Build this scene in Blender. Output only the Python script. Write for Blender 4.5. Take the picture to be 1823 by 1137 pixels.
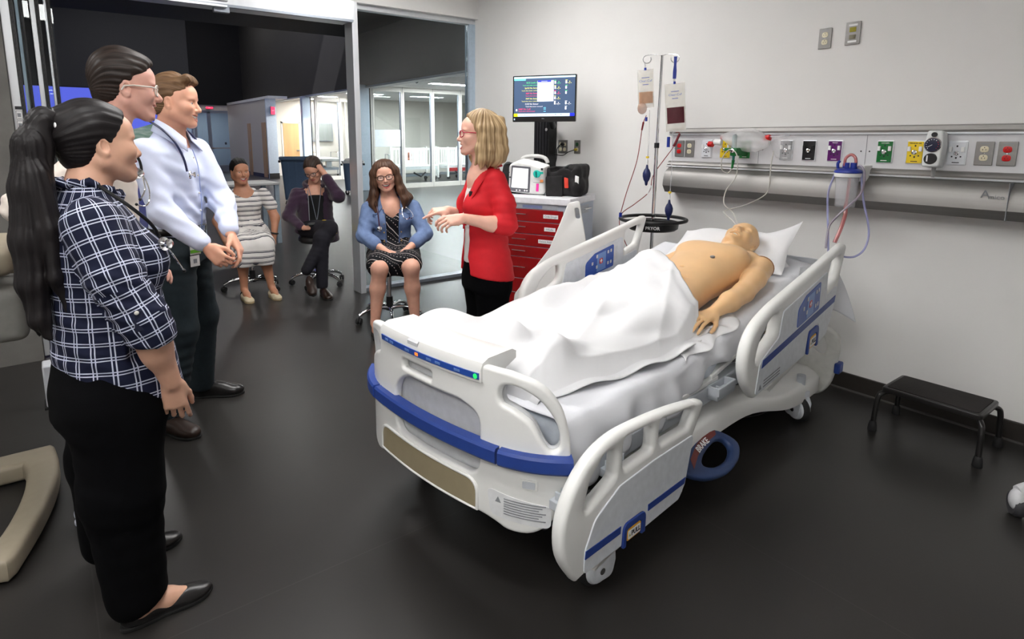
import bpy, bmesh, math, random
import numpy as np
from mathutils import Vector, Matrix, noise as mnoise

for o in list(bpy.data.objects):
 bpy.data.objects.remove(o)
scene = bpy.context.scene
C = scene.collection
R_ = math.radians

# ------------------------------------------------------------ camera
cam = bpy.data.cameras.new('camera')
cam_o = bpy.data.objects.new('camera', cam)
C.objects.link(cam_o)
cam.sensor_fit = 'HORIZONTAL'
cam.sensor_width = 36.0
cam.lens = 1062.0 * 36.0 / 1823.0
cam.shift_x = (911.5 - 850.0) / 1823.0
cam.shift_y = (431.0 - 568.5) / 1823.0
cam.clip_start = 0.05
cam.clip_end = 600
cam_o.location = (0, 0, 1.5)
cam_o.rotation_euler = (math.pi / 2 - math.atan(186 / 1062.0), 0, R_(-36.0))
scene.camera = cam_o

# ------------------------------------------------------------ world, exposure
world = bpy.data.worlds.new('sky')
scene.world = world
world.use_nodes = True
bg = world.node_tree.nodes['Background']
bg.inputs['Color'].default_value = (0.16, 0.19, 1.0, 1)
bg.inputs['Strength'].default_value = 0.8
scene.view_settings.view_transform = 'Standard'
scene.view_settings.look = 'None'
scene.view_settings.gamma = 1.0
scene.view_settings.use_curve_mapping = False
scene.view_settings.exposure = 0.18

TROFFER = 16.5
LAB = 120.0            # emission strength of the lights in the glazed rooms
ATR = 30.0            # emission strength of the lights added to the atrium
# unseen ceiling lights, camera-side ones added as frontal fill: (x, y, size_x, size_y)
ROOM_LIGHTS = [(2.5, 3.75, 0.6, 1.2), (1.25, 3.1, 0.6, 1.2), (0.3, 0.9, 0.6, 1.2), (-1.2, 0.3, 0.6, 1.2), (-1.3, -1.6, 0.6, 1.2), (-1.4, 3.0, 0.6, 1.2)]

# ------------------------------------------------------------ helpers
def srgb(r, g=None, b=None):
 if g is None:
  r, g, b = (int(r[i:i + 2], 16) for i in (0, 2, 4))
 f = lambda c: (c / 255 / 12.92) if c / 255 <= 0.04045 else ((c / 255 + 0.055) / 1.055) ** 2.4
 return (f(r), f(g), f(b))

MATS = {}
def mat(name, col, rough=0.5, metal=0.0, var=0.06, scale=30.0, bump=0.0, bscale=60.0, coat=0.0, spec=0.5,
  sss=0.0, trans=0.0, alpha=1.0, emit=None, estr=0.0, stretch=None, sheen=0.0, ior=1.45):
 """procedural principled material: colour with a little noise, optional noise bump"""
 if name in MATS:
  return MATS[name]
 if isinstance(col, str):
  col = srgb(col)
 m = bpy.data.materials.new(name)
 m.use_nodes = True
 nt = m.node_tree
 b = nt.nodes['Principled BSDF']
 b.inputs['Roughness'].default_value = rough
 b.inputs['Metallic'].default_value = metal
 b.inputs['Specular IOR Level'].default_value = spec
 b.inputs['IOR'].default_value = ior
 b.inputs['Coat Weight'].default_value = coat
 b.inputs['Coat Roughness'].default_value = 0.1
 b.inputs['Transmission Weight'].default_value = trans
 b.inputs['Alpha'].default_value = alpha
 b.inputs['Sheen Weight'].default_value = sheen
 if sss:
  b.inputs['Subsurface Weight'].default_value = sss
  b.inputs['Subsurface Radius'].default_value = (0.02, 0.008, 0.005)
 tc = nt.nodes.new('ShaderNodeTexCoord')
 src = tc.outputs['Object']
 if stretch:
  mp = nt.nodes.new('ShaderNodeMapping')
  mp.inputs['Scale'].default_value = stretch
  nt.links.new(src, mp.inputs['Vector'])
  src = mp.outputs['Vector']
 nz = nt.nodes.new('ShaderNodeTexNoise')
 nz.inputs['Scale'].default_value = scale
 nz.inputs['Detail'].default_value = 4
 nt.links.new(src, nz.inputs['Vector'])
 rp = nt.nodes.new('ShaderNodeValToRGB')
 lo = tuple(max(0, c * (1 - var)) for c in col) + (1,)
 hi = tuple(min(1, c * (1 + var)) for c in col) + (1,)
 rp.color_ramp.elements[0].color = lo
 rp.color_ramp.elements[1].color = hi
 rp.color_ramp.elements[0].position = 0.3
 rp.color_ramp.elements[1].position = 0.7
 nt.links.new(nz.outputs['Fac'], rp.inputs['Fac'])
 nt.links.new(rp.outputs['Color'], b.inputs['Base Color'])
 if bump:
  nb = nt.nodes.new('ShaderNodeTexNoise')
  nb.inputs['Scale'].default_value = bscale
  nb.inputs['Detail'].default_value = 5
  nt.links.new(src, nb.inputs['Vector'])
  bp = nt.nodes.new('ShaderNodeBump')
  bp.inputs['Strength'].default_value = bump
  bp.inputs['Distance'].default_value = 0.01
  nt.links.new(nb.outputs['Fac'], bp.inputs['Height'])
  nt.links.new(bp.outputs['Normal'], b.inputs['Normal'])
 if emit is not None:
  if isinstance(emit, str):
   emit = srgb(emit)
  b.inputs['Emission Color'].default_value = tuple(emit) + (1,)
  b.inputs['Emission Strength'].default_value = estr
 MATS[name] = m
 return m

def glass_mat(name, tint=(0.86, 0.93, 0.96), rough=0.0, mirror=0.06):
 """thin architectural glass: transparent with a fresnel mirror"""
 m = bpy.data.materials.new(name)
 m.use_nodes = True
 nt = m.node_tree
 nt.nodes.remove(nt.nodes['Principled BSDF'])
 out = nt.nodes['Material Output']
 tr = nt.nodes.new('ShaderNodeBsdfTransparent')
 tr.inputs['Color'].default_value = tint + (1,)
 gl = nt.nodes.new('ShaderNodeBsdfGlossy')
 gl.inputs['Roughness'].default_value = rough
 fr = nt.nodes.new('ShaderNodeFresnel')
 fr.inputs['IOR'].default_value = 1.45
 mx = nt.nodes.new('ShaderNodeMixShader')
 nt.links.new(fr.outputs['Fac'], mx.inputs['Fac'])
 nt.links.new(tr.outputs['BSDF'], mx.inputs[1])
 nt.links.new(gl.outputs['BSDF'], mx.inputs[2])
 nt.links.new(mx.outputs['Shader'], out.inputs['Surface'])
 MATS[name] = m
 return m

def tag(o, label=None, cat=None, group=None, kind=None):
 if label: o['label'] = label
 if cat: o['category'] = cat
 if group: o['group'] = group
 if kind: o['kind'] = kind
 return o

def empty(name, loc=(0, 0, 0), rz=0.0):
 o = bpy.data.objects.new(name, None)
 o.empty_display_size = 0.05
 o.location = loc
 o.rotation_euler = (0, 0, rz)
 C.objects.link(o)
 return o

def thing(name, label, cat, loc=(0, 0, 0), rz=0.0, group=None):
 return tag(empty(name, loc, rz), label, cat, group)

def obj(name, vf, m, parent=None, smooth=True, auto=40, loc=None, bevel=0, fmat=None, subsurf=0):
 v, f = vf
 me = bpy.data.meshes.new(name)
 me.from_pydata([tuple(map(float, p)) for p in v] if not isinstance(v, np.ndarray) else v.tolist(), [], [tuple(map(int, q)) for q in f] if not isinstance(f, np.ndarray) else f.tolist())
 for mm in (m if isinstance(m, (list, tuple)) else [m]):
  me.materials.append(mm)
 if fmat is not None:
  me.polygons.foreach_set('material_index', np.asarray(fmat, dtype=np.int32))
 me.update()
 if smooth:
  me.polygons.foreach_set('use_smooth', np.ones(len(me.polygons), dtype=bool))
  if auto:
   me.set_sharp_from_angle(angle=R_(auto))
 o = bpy.data.objects.new(name, me)
 C.objects.link(o)
 if parent is not None:
  o.parent = parent
 if loc is not None:
  o.location = loc
 if bevel:
  md = o.modifiers.new('bevel', 'BEVEL')
  md.width = bevel
  md.segments = 2
  md.limit_method = 'ANGLE'
  md.angle_limit = R_(35)
 if subsurf:
  md = o.modifiers.new('sub', 'SUBSURF')
  md.levels = md.render_levels = subsurf
 return o

def struct(name, vf, m, parent=None, bevel=0, smooth=False):
 o = obj(name, vf, m, parent, smooth=smooth, bevel=bevel)
 if parent is None:
  o['kind'] = 'structure'
 return o

def dup(o, parent=None, loc=None, rz=None):
 c = o.copy()
 C.objects.link(c)
 c.parent = parent
 if loc is not None: c.location = loc
 if rz is not None: c.rotation_euler = (0, 0, rz)
 for ch in list(o.children):
  if ch is not c:
   dup(ch, c)
 return c

class MB:
 """collects simple solids into one mesh"""
 def __init__(s):
  s.v = []; s.f = []
 def add(s, v, f):
  n = len(s.v)
  s.v += [tuple(p) for p in v]
  s.f += [tuple(i + n for i in q) for q in f]
  return s
 def box(s, c, d, rz=0.0, M=None):
  cx, cy, cz = c; a, b, h = d[0] / 2, d[1] / 2, d[2] / 2
  pts = [(-a, -b, -h), (a, -b, -h), (a, b, -h), (-a, b, -h), (-a, -b, h), (a, -b, h), (a, b, h), (-a, b, h)]
  if M is None:
   M = Matrix.Rotation(rz, 3, 'Z')
  pts = [Vector(c) + M @ Vector(p) for p in pts]
  return s.add(pts, [(0, 3, 2, 1), (4, 5, 6, 7), (0, 1, 5, 4), (1, 2, 6, 5), (2, 3, 7, 6), (3, 0, 4, 7)])
 def b2(s, lo, hi):
  return s.box([(lo[i] + hi[i]) / 2 for i in range(3)], [abs(hi[i] - lo[i]) for i in range(3)])
 def tube(s, path, r, n=8, closed=False, caps=True):
  path = [Vector(p) for p in path]
  rs = r if isinstance(r, (list, tuple)) else [r] * len(path)
  N = len(path)
  tang = []
  for i in range(N):
   if closed:
    t = path[(i + 1) % N] - path[i - 1]
   else:
    t = path[min(i + 1, N - 1)] - path[max(i - 1, 0)]
   tang.append(t.normalized())
  up = Vector((0, 0, 1)) if abs(tang[0].z) < 0.9 else Vector((1, 0, 0))
  nrm = (up - tang[0] * up.dot(tang[0])).normalized()
  V = []
  for i in range(N):
   t = tang[i]
   nrm = (nrm - t * nrm.dot(t))
   nrm = nrm.normalized() if nrm.length > 1e-6 else t.orthogonal().normalized()
   bi = t.cross(nrm)
   for k in range(n):
    a = 2 * math.pi * k / n
    V.append(path[i] + (nrm * math.cos(a) + bi * math.sin(a)) * rs[i])
  F = []
  for i in range(N if closed else N - 1):
   j = (i + 1) % N
   for k in range(n):
    k2 = (k + 1) % n
    F.append((i * n + k, i * n + k2, j * n + k2, j * n + k))
  if caps and not closed:
   F.append(tuple(range(n))[::-1])
   F.append(tuple((N - 1) * n + k for k in range(n)))
  return s.add(V, F)
 def cyl(s, a, b, r, r2=None, n=20):
  return s.tube([a, b], [r, r if r2 is None else r2], n)
 def lathe(s, prof, c=(0, 0, 0), n=28, M=None, caps=True):
  V = []; F = []
  M = M or Matrix.Identity(3)
  for (r, z) in prof:
   for k in range(n):
    a = 2 * math.pi * k / n
    V.append(Vector(c) + M @ Vector((r * math.cos(a), r * math.sin(a), z)))
  for i in range(len(prof) - 1):
   for k in range(n):
    k2 = (k + 1) % n
    F.append((i * n + k, i * n + k2, (i + 1) * n + k2, (i + 1) * n + k))
  if caps:
   F.append(tuple(range(n))[::-1])
   F.append(tuple((len(prof) - 1) * n + k for k in range(n)))
  return s.add(V, F)
 def ell(s, c, r, n=16, m=10, M=None):
  prof = [(math.sin(math.pi * (i + 0.02) / (m + 0.04)), -math.cos(math.pi * (i + 0.02) / (m + 0.04))) for i in range(m + 1)]
  S = Matrix.Diagonal(Vector(r))
  return s.lathe(prof, c, n, (M @ S) if M is not None else S)
 @property
 def vf(s):
  return s.v, s.f
 def build(s, name, m, parent=None, **k):
  return obj(name, s.vf, m, parent, **k)

def fillet(pts, r, n=5):
 """round the corners of a closed 2D polygon; pts may carry their own radius as third value"""
 out = []
 N = len(pts)
 for i in range(N):
  p = Vector(pts[i][:2]); a = Vector(pts[i - 1][:2]); b = Vector(pts[(i + 1) % N][:2])
  rr = pts[i][2] if len(pts[i]) > 2 else r
  da = (a - p); db = (b - p)
  la, lb = da.length, db.length
  da.normalize(); db.normalize()
  ang = da.angle(db)
  if rr <= 1e-5 or ang > 3.1:
   out.append(tuple(p)); continue
  t = min(rr / math.tan(ang / 2), la * 0.49, lb * 0.49)
  p0 = p + da * t; p1 = p + db * t
  for k in range(n + 1):
   s = k / n
   q = p0 * (1 - s) ** 2 + p * 2 * s * (1 - s) + p1 * s * s
   out.append(tuple(q))
 return out

def smooth2(pts, n=6, closed=True):
 """catmull-rom through 2D/3D points"""
 P = [Vector(p) for p in pts]; N = len(P); out = []
 for i in range(N if closed else N - 1):
  p0, p1, p2, p3 = (P[(i - 1) % N], P[i], P[(i + 1) % N], P[(i + 2) % N]) if closed else (P[max(i - 1, 0)], P[i], P[i + 1], P[min(i + 2, N - 1)])
  for k in range(n):
   t = k / n
   out.append(tuple(0.5 * ((2 * p1) + (-p0 + p2) * t + (2 * p0 - 5 * p1 + 4 * p2 - p3) * t * t + (-p0 + 3 * p1 - 3 * p2 + p3) * t ** 3)))
 if not closed:
  out.append(tuple(P[-1]))
 return out

def plate(outline, holes=(), depth=0.02, bevel=0.004, bres=2, fn=None, cuts=()):
 """flat plate with holes and rounded edges: 2D outline in (x, y), thickness along z.
 fn maps (x, y, z) to the final point; cuts are x stations where the mesh is divided first."""
 cu = bpy.data.curves.new('tmp', 'CURVE')
 cu.dimensions = '2D'; cu.fill_mode = 'BOTH'
 bevel = min(bevel, depth / 2 - 1e-4)
 cu.extrude = depth / 2 - bevel
 cu.bevel_depth = bevel; cu.bevel_resolution = bres
 cu.offset = -bevel
 for lp in [outline] + list(holes):
  sp = cu.splines.new('POLY')
  sp.points.add(len(lp) - 1)
  for q, p in zip(sp.points, lp):
   q.co = (p[0], p[1], 0, 1)
  sp.use_cyclic_u = True
 ob = bpy.data.objects.new('tmp', cu)
 me = bpy.data.meshes.new_from_object(ob)
 bpy.data.objects.remove(ob); bpy.data.curves.remove(cu)
 bm = bmesh.new(); bm.from_mesh(me); bpy.data.meshes.remove(me)
 bmesh.ops.remove_doubles(bm, verts=bm.verts, dist=1e-5)
 for x in cuts:
  bmesh.ops.bisect_plane(bm, geom=bm.verts[:] + bm.edges[:] + bm.faces[:], dist=1e-6, plane_co=(x, 0, 0), plane_no=(1, 0, 0))
 bmesh.ops.recalc_face_normals(bm, faces=bm.faces)
 bm.verts.index_update()
 v = [tuple(p.co) for p in bm.verts]
 f = [tuple(q.index for q in fc.verts) for fc in bm.faces]
 bm.free()
 if fn:
  v = [fn(*p) for p in v]
 return v, f

def text_vf(s, size, ext=0.0006, align='CENTER', bold=False):
 """lettering as a mesh in the xy plane"""
 cu = bpy.data.curves.new('tmp', 'FONT')
 cu.body = s; cu.size = size; cu.extrude = ext
 cu.align_x = align; cu.align_y = 'CENTER'
 cu.resolution_u = 2
 if bold: cu.offset = size * 0.02
 ob = bpy.data.objects.new('tmp', cu)
 me = bpy.data.meshes.new_from_object(ob)
 v = [tuple(p.co) for p in me.vertices]; f = [tuple(p.vertices) for p in me.polygons]
 bpy.data.objects.remove(ob); bpy.data.curves.remove(cu); bpy.data.meshes.remove(me)
 return v, f

def place(vf, o, ex, ey, ez=None):
 """map mesh coordinates (x, y, z) into the frame o + x*ex + y*ey + z*ez"""
 ex = Vector(ex); ey = Vector(ey); ez = Vector(ez) if ez is not None else ex.cross(ey); o = Vector(o)
 return [tuple(o + ex * p[0] + ey * p[1] + ez * p[2]) for p in vf[0]], vf[1]

def join(*vfs):
 m = MB()
 for v, f in vfs:
  m.add(v, f)
 return m.vf

def bez(pts, n=10):
 return smooth2(pts, n, closed=False)

# ------------------------------------------------------------ shared materials
def make_materials():
 M = mat
 M('wall_paint', (0.78, 0.77, 0.755), 0.6, var=0.015, scale=3, bump=0.03, bscale=220)
 M('white_paint', (0.80, 0.80, 0.79), 0.5, var=0.02, scale=4)
 M('alu', (0.72, 0.74, 0.77), 0.32, metal=0.55, var=0.03, stretch=(1, 1, 0.05))
 M('alu_dark', (0.30, 0.33, 0.38), 0.35, metal=0.5, var=0.05)
 M('steel', (0.30, 0.29, 0.28), 0.5, metal=0.8, var=0.05, scale=60, stretch=(1, 0.03, 1), bump=0.01)
 M('chrome', (0.82, 0.82, 0.84), 0.08, metal=1.0, var=0.02)
 M('black_plastic', (0.012, 0.012, 0.013), 0.4, var=0.2)
 M('black_gloss', (0.008, 0.008, 0.009), 0.15, var=0.1)
 M('rubber', (0.015, 0.015, 0.016), 0.65, var=0.2)
 M('black_fabric', (0.012, 0.011, 0.012), 0.85, var=0.3, bump=0.15, bscale=300)
 M('concrete', (0.13, 0.125, 0.115), 0.75, var=0.18, scale=5, bump=0.1, bscale=30)
 M('baseboard', (0.028, 0.024, 0.021), 0.45, var=0.08)
 M('black_wall', (0.004, 0.004, 0.0045), 0.8, var=0.1)
 M('dark_wall', (0.030, 0.028, 0.028), 0.75, var=0.06, scale=2)
 M('screen_fabric', (0.045, 0.046, 0.05), 0.8, var=0.04)
 M('cream_wall', (0.62, 0.58, 0.52), 0.6, var=0.02)
 M('wood', srgb('c09a6a'), 0.45, var=0.1, scale=6, stretch=(1, 1, 0.12))
 M('bed_white', (0.80, 0.80, 0.78), 0.33, var=0.012, scale=8, coat=0.1)
 M('bed_grey', (0.50, 0.53, 0.57), 0.4, var=0.03)
 M('bed_blue', srgb(40, 66, 140), 0.42, var=0.05, bump=0.03, bscale=400)
 M('bed_beige', srgb(150, 138, 112), 0.45, var=0.03)
 M('panel_blue', srgb(44, 82, 170), 0.3, var=0.03)
 M('panel_light', srgb(110, 145, 205), 0.3, var=0.03)
 M('label_white', (0.85, 0.85, 0.85), 0.5, var=0.02)
 M('label_grey', (0.62, 0.63, 0.65), 0.45, var=0.02)
 M('ink', (0.02, 0.02, 0.025), 0.6, var=0.1)
 M('ink_grey', (0.25, 0.26, 0.28), 0.6, var=0.1)
 M('yellow', srgb(238, 205, 40), 0.4, var=0.04)
 M('amber', srgb(235, 178, 60), 0.4, var=0.04)
 M('red', srgb(200, 20, 22), 0.4, var=0.05)
 M('drawer_red', srgb(150, 8, 14), 0.35, var=0.04, coat=0.2)
 M('green', srgb(20, 110, 50), 0.4, var=0.05)
 M('purple', srgb(95, 20, 105), 0.4, var=0.05)
 M('cart_grey', srgb(178, 186, 200), 0.4, var=0.02)
 M('ivory', srgb(226, 218, 190), 0.4, var=0.03)
 M('linen', (0.74, 0.75, 0.79), 0.8, var=0.012, scale=5, bump=0.03, bscale=500, sheen=0.1)
 M('linen_top', (0.77, 0.77, 0.785), 0.8, var=0.01, scale=5, bump=0.03, bscale=500, sheen=0.1)
 M('clear', (0.85, 0.86, 0.90), 0.10, alpha=0.24, var=0.0)
 M('clear_tube', (0.80, 0.80, 0.84), 0.15, trans=0.5, alpha=0.55, var=0.02)
 M('pink_tube', srgb(214, 130, 130), 0.2, trans=0.3, alpha=0.85, var=0.03)
 M('blood', srgb(110, 20, 30), 0.25, var=0.06)
 M('blood_pale', srgb(84, 30, 40), 0.3, var=0.12)
 M('tan_fluid', srgb(198, 150, 116), 0.35, var=0.10, alpha=0.7)
 M('bag_clear', (0.82, 0.79, 0.72), 0.2, alpha=0.34, var=0.04)
 M('tube_red', srgb(130, 40, 36), 0.35, var=0.1)
 M('navy_rubber', srgb(34, 44, 92), 0.45, var=0.06)
 M('blue_plastic', srgb(28, 52, 150), 0.35, var=0.05)
 M('grey_bin', srgb(78, 100, 130), 0.5, var=0.05)
 M('beige_device', srgb(150, 140, 122), 0.5, var=0.03)
 glass_mat('glass', (0.92, 0.96, 0.97))
 glass_mat('glass_far', (0.90, 0.94, 0.95))
make_materials()
G = MATS
# ============================================================ THE ROOM
WX = 3.82            # inner face of the headwall
GY = 5.34            # glazing line
CEIL = 3.05

def floor_mat():
 m = bpy.data.materials.new('floor_vinyl')
 m.use_nodes = True
 nt = m.node_tree; b = nt.nodes['Principled BSDF']
 tc = nt.nodes.new('ShaderNodeTexCoord')
 nz = nt.nodes.new('ShaderNodeTexNoise'); nz.inputs['Scale'].default_value = 1.3; nz.inputs['Detail'].default_value = 5
 nt.links.new(tc.outputs['Object'], nz.inputs['Vector'])
 rp = nt.nodes.new('ShaderNodeValToRGB')
 rp.color_ramp.elements[0].color = (0.021, 0.0195, 0.0185, 1); rp.color_ramp.elements[0].position = 0.3
 rp.color_ramp.elements[1].color = (0.028, 0.026, 0.0245, 1); rp.color_ramp.elements[1].position = 0.7
 nt.links.new(nz.outputs['Fac'], rp.inputs['Fac'])
 # fine pale specks of the sheet flooring
 sp = nt.nodes.new('ShaderNodeTexNoise'); sp.inputs['Scale'].default_value = 260; sp.inputs['Detail'].default_value = 2
 nt.links.new(tc.outputs['Object'], sp.inputs['Vector'])
 r2 = nt.nodes.new('ShaderNodeValToRGB')
 r2.color_ramp.elements[0].position = 0.68; r2.color_ramp.elements[1].position = 0.82
 nt.links.new(sp.outputs['Fac'], r2.inputs['Fac'])
 # welded seams between the sheets
 br = nt.nodes.new('ShaderNodeTexBrick')
 br.inputs['Scale'].default_value = 1.0
 br.offset = 0.0
 br.inputs['Brick Width'].default_value = 2.0; br.inputs['Row Height'].default_value = 1.83
 br.inputs['Mortar Size'].default_value = 0.0025
 br.inputs['Color1'].default_value = (0, 0, 0, 1); br.inputs['Color2'].default_value = (0, 0, 0, 1); br.inputs['Mortar'].default_value = (1, 1, 1, 1)
 nt.links.new(tc.outputs['Object'], br.inputs['Vector'])
 mx = nt.nodes.new('ShaderNodeMixRGB'); mx.inputs['Color2'].default_value = (0.075, 0.07, 0.066, 1)
 ad = nt.nodes.new('ShaderNodeMath'); ad.operation = 'MULTIPLY'; ad.inputs[1].default_value = 0.30
 nt.links.new(r2.outputs['Color'], ad.inputs[0])
 a2 = nt.nodes.new('ShaderNodeMath'); a2.operation = 'MULTIPLY_ADD'; a2.inputs[1].default_value = 0.22
 nt.links.new(br.outputs['Color'], a2.inputs[0]); nt.links.new(ad.outputs[0], a2.inputs[2])
 nt.links.new(a2.outputs[0], mx.inputs['Fac']); nt.links.new(rp.outputs['Color'], mx.inputs['Color1'])
 nt.links.new(mx.outputs['Color'], b.inputs['Base Color'])
 b.inputs['Roughness'].default_value = 0.33
 b.inputs['Specular IOR Level'].default_value = 0.36
 n3 = nt.nodes.new('ShaderNodeTexNoise'); n3.inputs['Scale'].default_value = 90; n3.inputs['Detail'].default_value = 3
 nt.links.new(tc.outputs['Object'], n3.inputs['Vector'])
 bp = nt.nodes.new('ShaderNodeBump'); bp.inputs['Strength'].default_value = 0.03; bp.inputs['Distance'].default_value = 0.004
 nt.links.new(n3.outputs['Fac'], bp.inputs['Height']); nt.links.new(bp.outputs['Normal'], b.inputs['Normal'])
 G['floor_vinyl'] = m
floor_mat()

struct('floor', MB().b2((-6, -3, -0.12), (17, 30, 0)).vf, G['floor_vinyl'])
struct('wall_right', MB().b2((WX, -3, 0), (WX + 0.15, GY + 0.1, CEIL)).vf, G['wall_paint'])
struct('wall_front', MB().b2((-3.2, -3.1, 0), (WX + 0.15, -3, CEIL)).vf, G['wall_paint'])
struct('wall_left', MB().b2((-3.3, -3.1, 0), (-3.2, GY + 0.1, CEIL)).vf, G['wall_paint'])
struct('ceiling', MB().b2((-3.3, -3.1, CEIL), (WX + 0.15, GY + 0.1, CEIL + 0.1)).vf, G['white_paint'])
struct('wall_back', MB().b2((-0.13, GY - 0.1, 2.705), (WX, GY + 0.1, CEIL)).vf, G['wall_paint'])
struct('wall_concrete', MB().b2((-3.2, 4.89, 0), (-0.115, GY + 0.1, CEIL)).vf, G['concrete'])
struct('baseboard_right', MB().b2((WX - 0.012, -3, 0), (WX + 0.01, GY - 0.1, 0.10)).vf, G['baseboard'], bevel=0.003)
struct('trim_1', MB().b2((WX - 0.03, -3, 0.0), (WX - 0.010, GY - 0.1, 0.006)).vf, mat('cove_bead', (0.09, 0.085, 0.08), 0.5))

def troffer(x, y, sx, sy, z, name='ceiling_light', strength=TROFFER, label=None, group=None, colr=(1, 0.985, 0.965)):
 t = thing(name, label or 'flat white recessed light panel in the ceiling above the hospital bed', 'ceiling light', (x, y, z), 0, group)
 fr = MB()
 for s in (-1, 1):
  fr.box((s * (sx / 2 + 0.012), 0, -0.006), (0.024, sy + 0.048, 0.016))
  fr.box((0, s * (sy / 2 + 0.012), -0.006), (sx, 0.024, 0.016))
 fr.build('frame', G['white_paint'], t, smooth=False)
 em = mat('lamp_%g' % strength, (0.9, 0.9, 0.9), 0.4, emit=colr, estr=strength, var=0.0)
 MB().box((0, 0, -0.004), (sx, sy, 0.006)).build('diffuser', em, t, smooth=False)
 return t
for (x, y, sx, sy) in ROOM_LIGHTS:
 troffer(x, y, sx, sy, CEIL, label='unseen flat white light panel in the bed room ceiling', group='unseen light panels of the bed room, some added as fill')

# ---------------- glazed front of the room: post, fixed pane, door header, stacked sliding panels
w = empty('window_1', (0, 0, 0)); w['kind'] = 'structure'
MB().b2((2.402, 5.232, 0), (2.458, GY + 0.06, 2.705)).build('post', G['alu'], w, smooth=False, bevel=0.003)
MB().b2((2.458, 5.30, 2.66), (WX, GY + 0.04, 2.705)).build('top_rail', G['alu'], w, smooth=False, bevel=0.003)
MB().b2((2.458, 5.28, 0), (WX, GY + 0.05, 0.035)).build('bottom_rail', G['alu_dark'], w, smooth=False, bevel=0.003)
MB().b2((3.745, 5.30, 0.035), (WX, GY + 0.04, 2.66)).build('jamb', mat('alu_blue', (0.46, 0.56, 0.66), 0.35, metal=0.2), w, smooth=False)
MB().b2((2.46, GY - 0.005, 0.035), (3.745, GY + 0.005, 2.66)).build('pane', G['glass'], w, smooth=False)

d = empty('door_1', (0, 0, 0)); d['kind'] = 'structure'
MB().b2((-0.10, 5.17, 2.53), (2.40, GY + 0.09, 2.70)).build('header_beam', G['alu'], d, smooth=False, bevel=0.004)
MB().b2((-0.10, 5.165, 2.515), (2.385, 5.20, 2.535)).build('header_lip', G['alu_dark'], d, smooth=False)
MB().b2((1.16, 5.145, 2.555), (1.32, 5.172, 2.605)).build('door_sensor', G['alu'], d, smooth=False, bevel=0.004)
MB().b2((1.21, 5.155, 2.468), (1.33, 5.20, 2.516)).build('door_sensor', G['alu_dark'], d, smooth=False, bevel=0.004)
MB().b2((0.30, 5.10, 2.50), (1.30, 5.168, 2.515)).build('track', G['alu'], d, smooth=False)
for i, (xa, xb, y, mname) in enumerate([(-0.11, -0.052, 4.95, 'alu'), (-0.035, -0.004, 5.14, 'alu_blue'), (0.045, 0.085, 5.20, 'alu'), (0.125, 0.152, 5.30, 'alu')]):
 MB().b2((xa, y, 0.01), (xb, y + 0.05, 2.56)).build('stile', G[mname], d, smooth=False, bevel=0.002)
 MB().b2((xb - 0.012, y - 0.004, 0.01), (xb - 0.002, y + 0.001, 2.56)).build('gasket', G['black_plastic'], d, smooth=False)
 MB().b2((xb, y - 0.012, 0.01), (xb + 0.012, y + 0.06, 2.56)).build('gasket', G['black_plastic'], d, smooth=False)
 MB().b2((xb + 0.012, y + 0.02, 0.05), (xb + 0.012 + (0.03 if i < 3 else 0.01), y + 0.028, 2.5)).build('pane', G['glass'], d, smooth=False)
st = tag(MB().b2((-0.098, 4.944, 1.41), (-0.062, 4.951, 1.70)).build('safety_sticker', G['label_white'], None, smooth=False),
         'narrow white safety sticker with pictograms on the sliding door frame', 'sticker')
MB().b2((-0.098, 4.9425, 1.68), (-0.062, 4.945, 1.70)).build('header_band', G['ink'], st, smooth=False)
MB().b2((-0.098, 4.9425, 1.41), (-0.062, 4.945, 1.42)).build('footer_band', G['ink'], st, smooth=False)
for k in range(4):
 z0 = 1.612 - k * 0.064
 m_ = MB()
 for q in range(2):
  m_.b2((-0.096, 4.9425, z0 + q * 0.058), (-0.064, 4.945, z0 + q * 0.058 + 0.002))
 m_.b2((-0.096, 4.9425, z0), (-0.0945, 4.945, z0 + 0.058)).b2((-0.0655, 4.9425, z0), (-0.064, 4.945, z0 + 0.058))
 m_.build('pictogram_frame', G['ink'], st, smooth=False)
 m_ = MB(); m_.b2((-0.090, 4.9425, z0 + 0.02), (-0.072, 4.945, z0 + 0.044)); m_.build('pictogram', G['ink_grey'], st, smooth=False)
 MB().b2((-0.091, 4.9425, z0 + 0.008), (-0.07, 4.945, z0 + 0.012)).build('print_line', G['ink_grey'], st, smooth=False)

# ============================================================ ATRIUM AND LABS BEHIND THE GLASS
RX = 7.6             # right side of the atrium, labs beyond it
FY = 28.4            # far wall
struct('wall_bulkhead', MB().b2((RX, GY + 0.1, 2.92), (RX + 0.3, FY, 7.2)).vf, G['dark_wall'])
struct('trim_2', MB().b2((RX - 0.01, GY + 0.1, 2.88), (RX + 0.31, FY, 2.93)).vf, G['alu_dark'])
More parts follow.
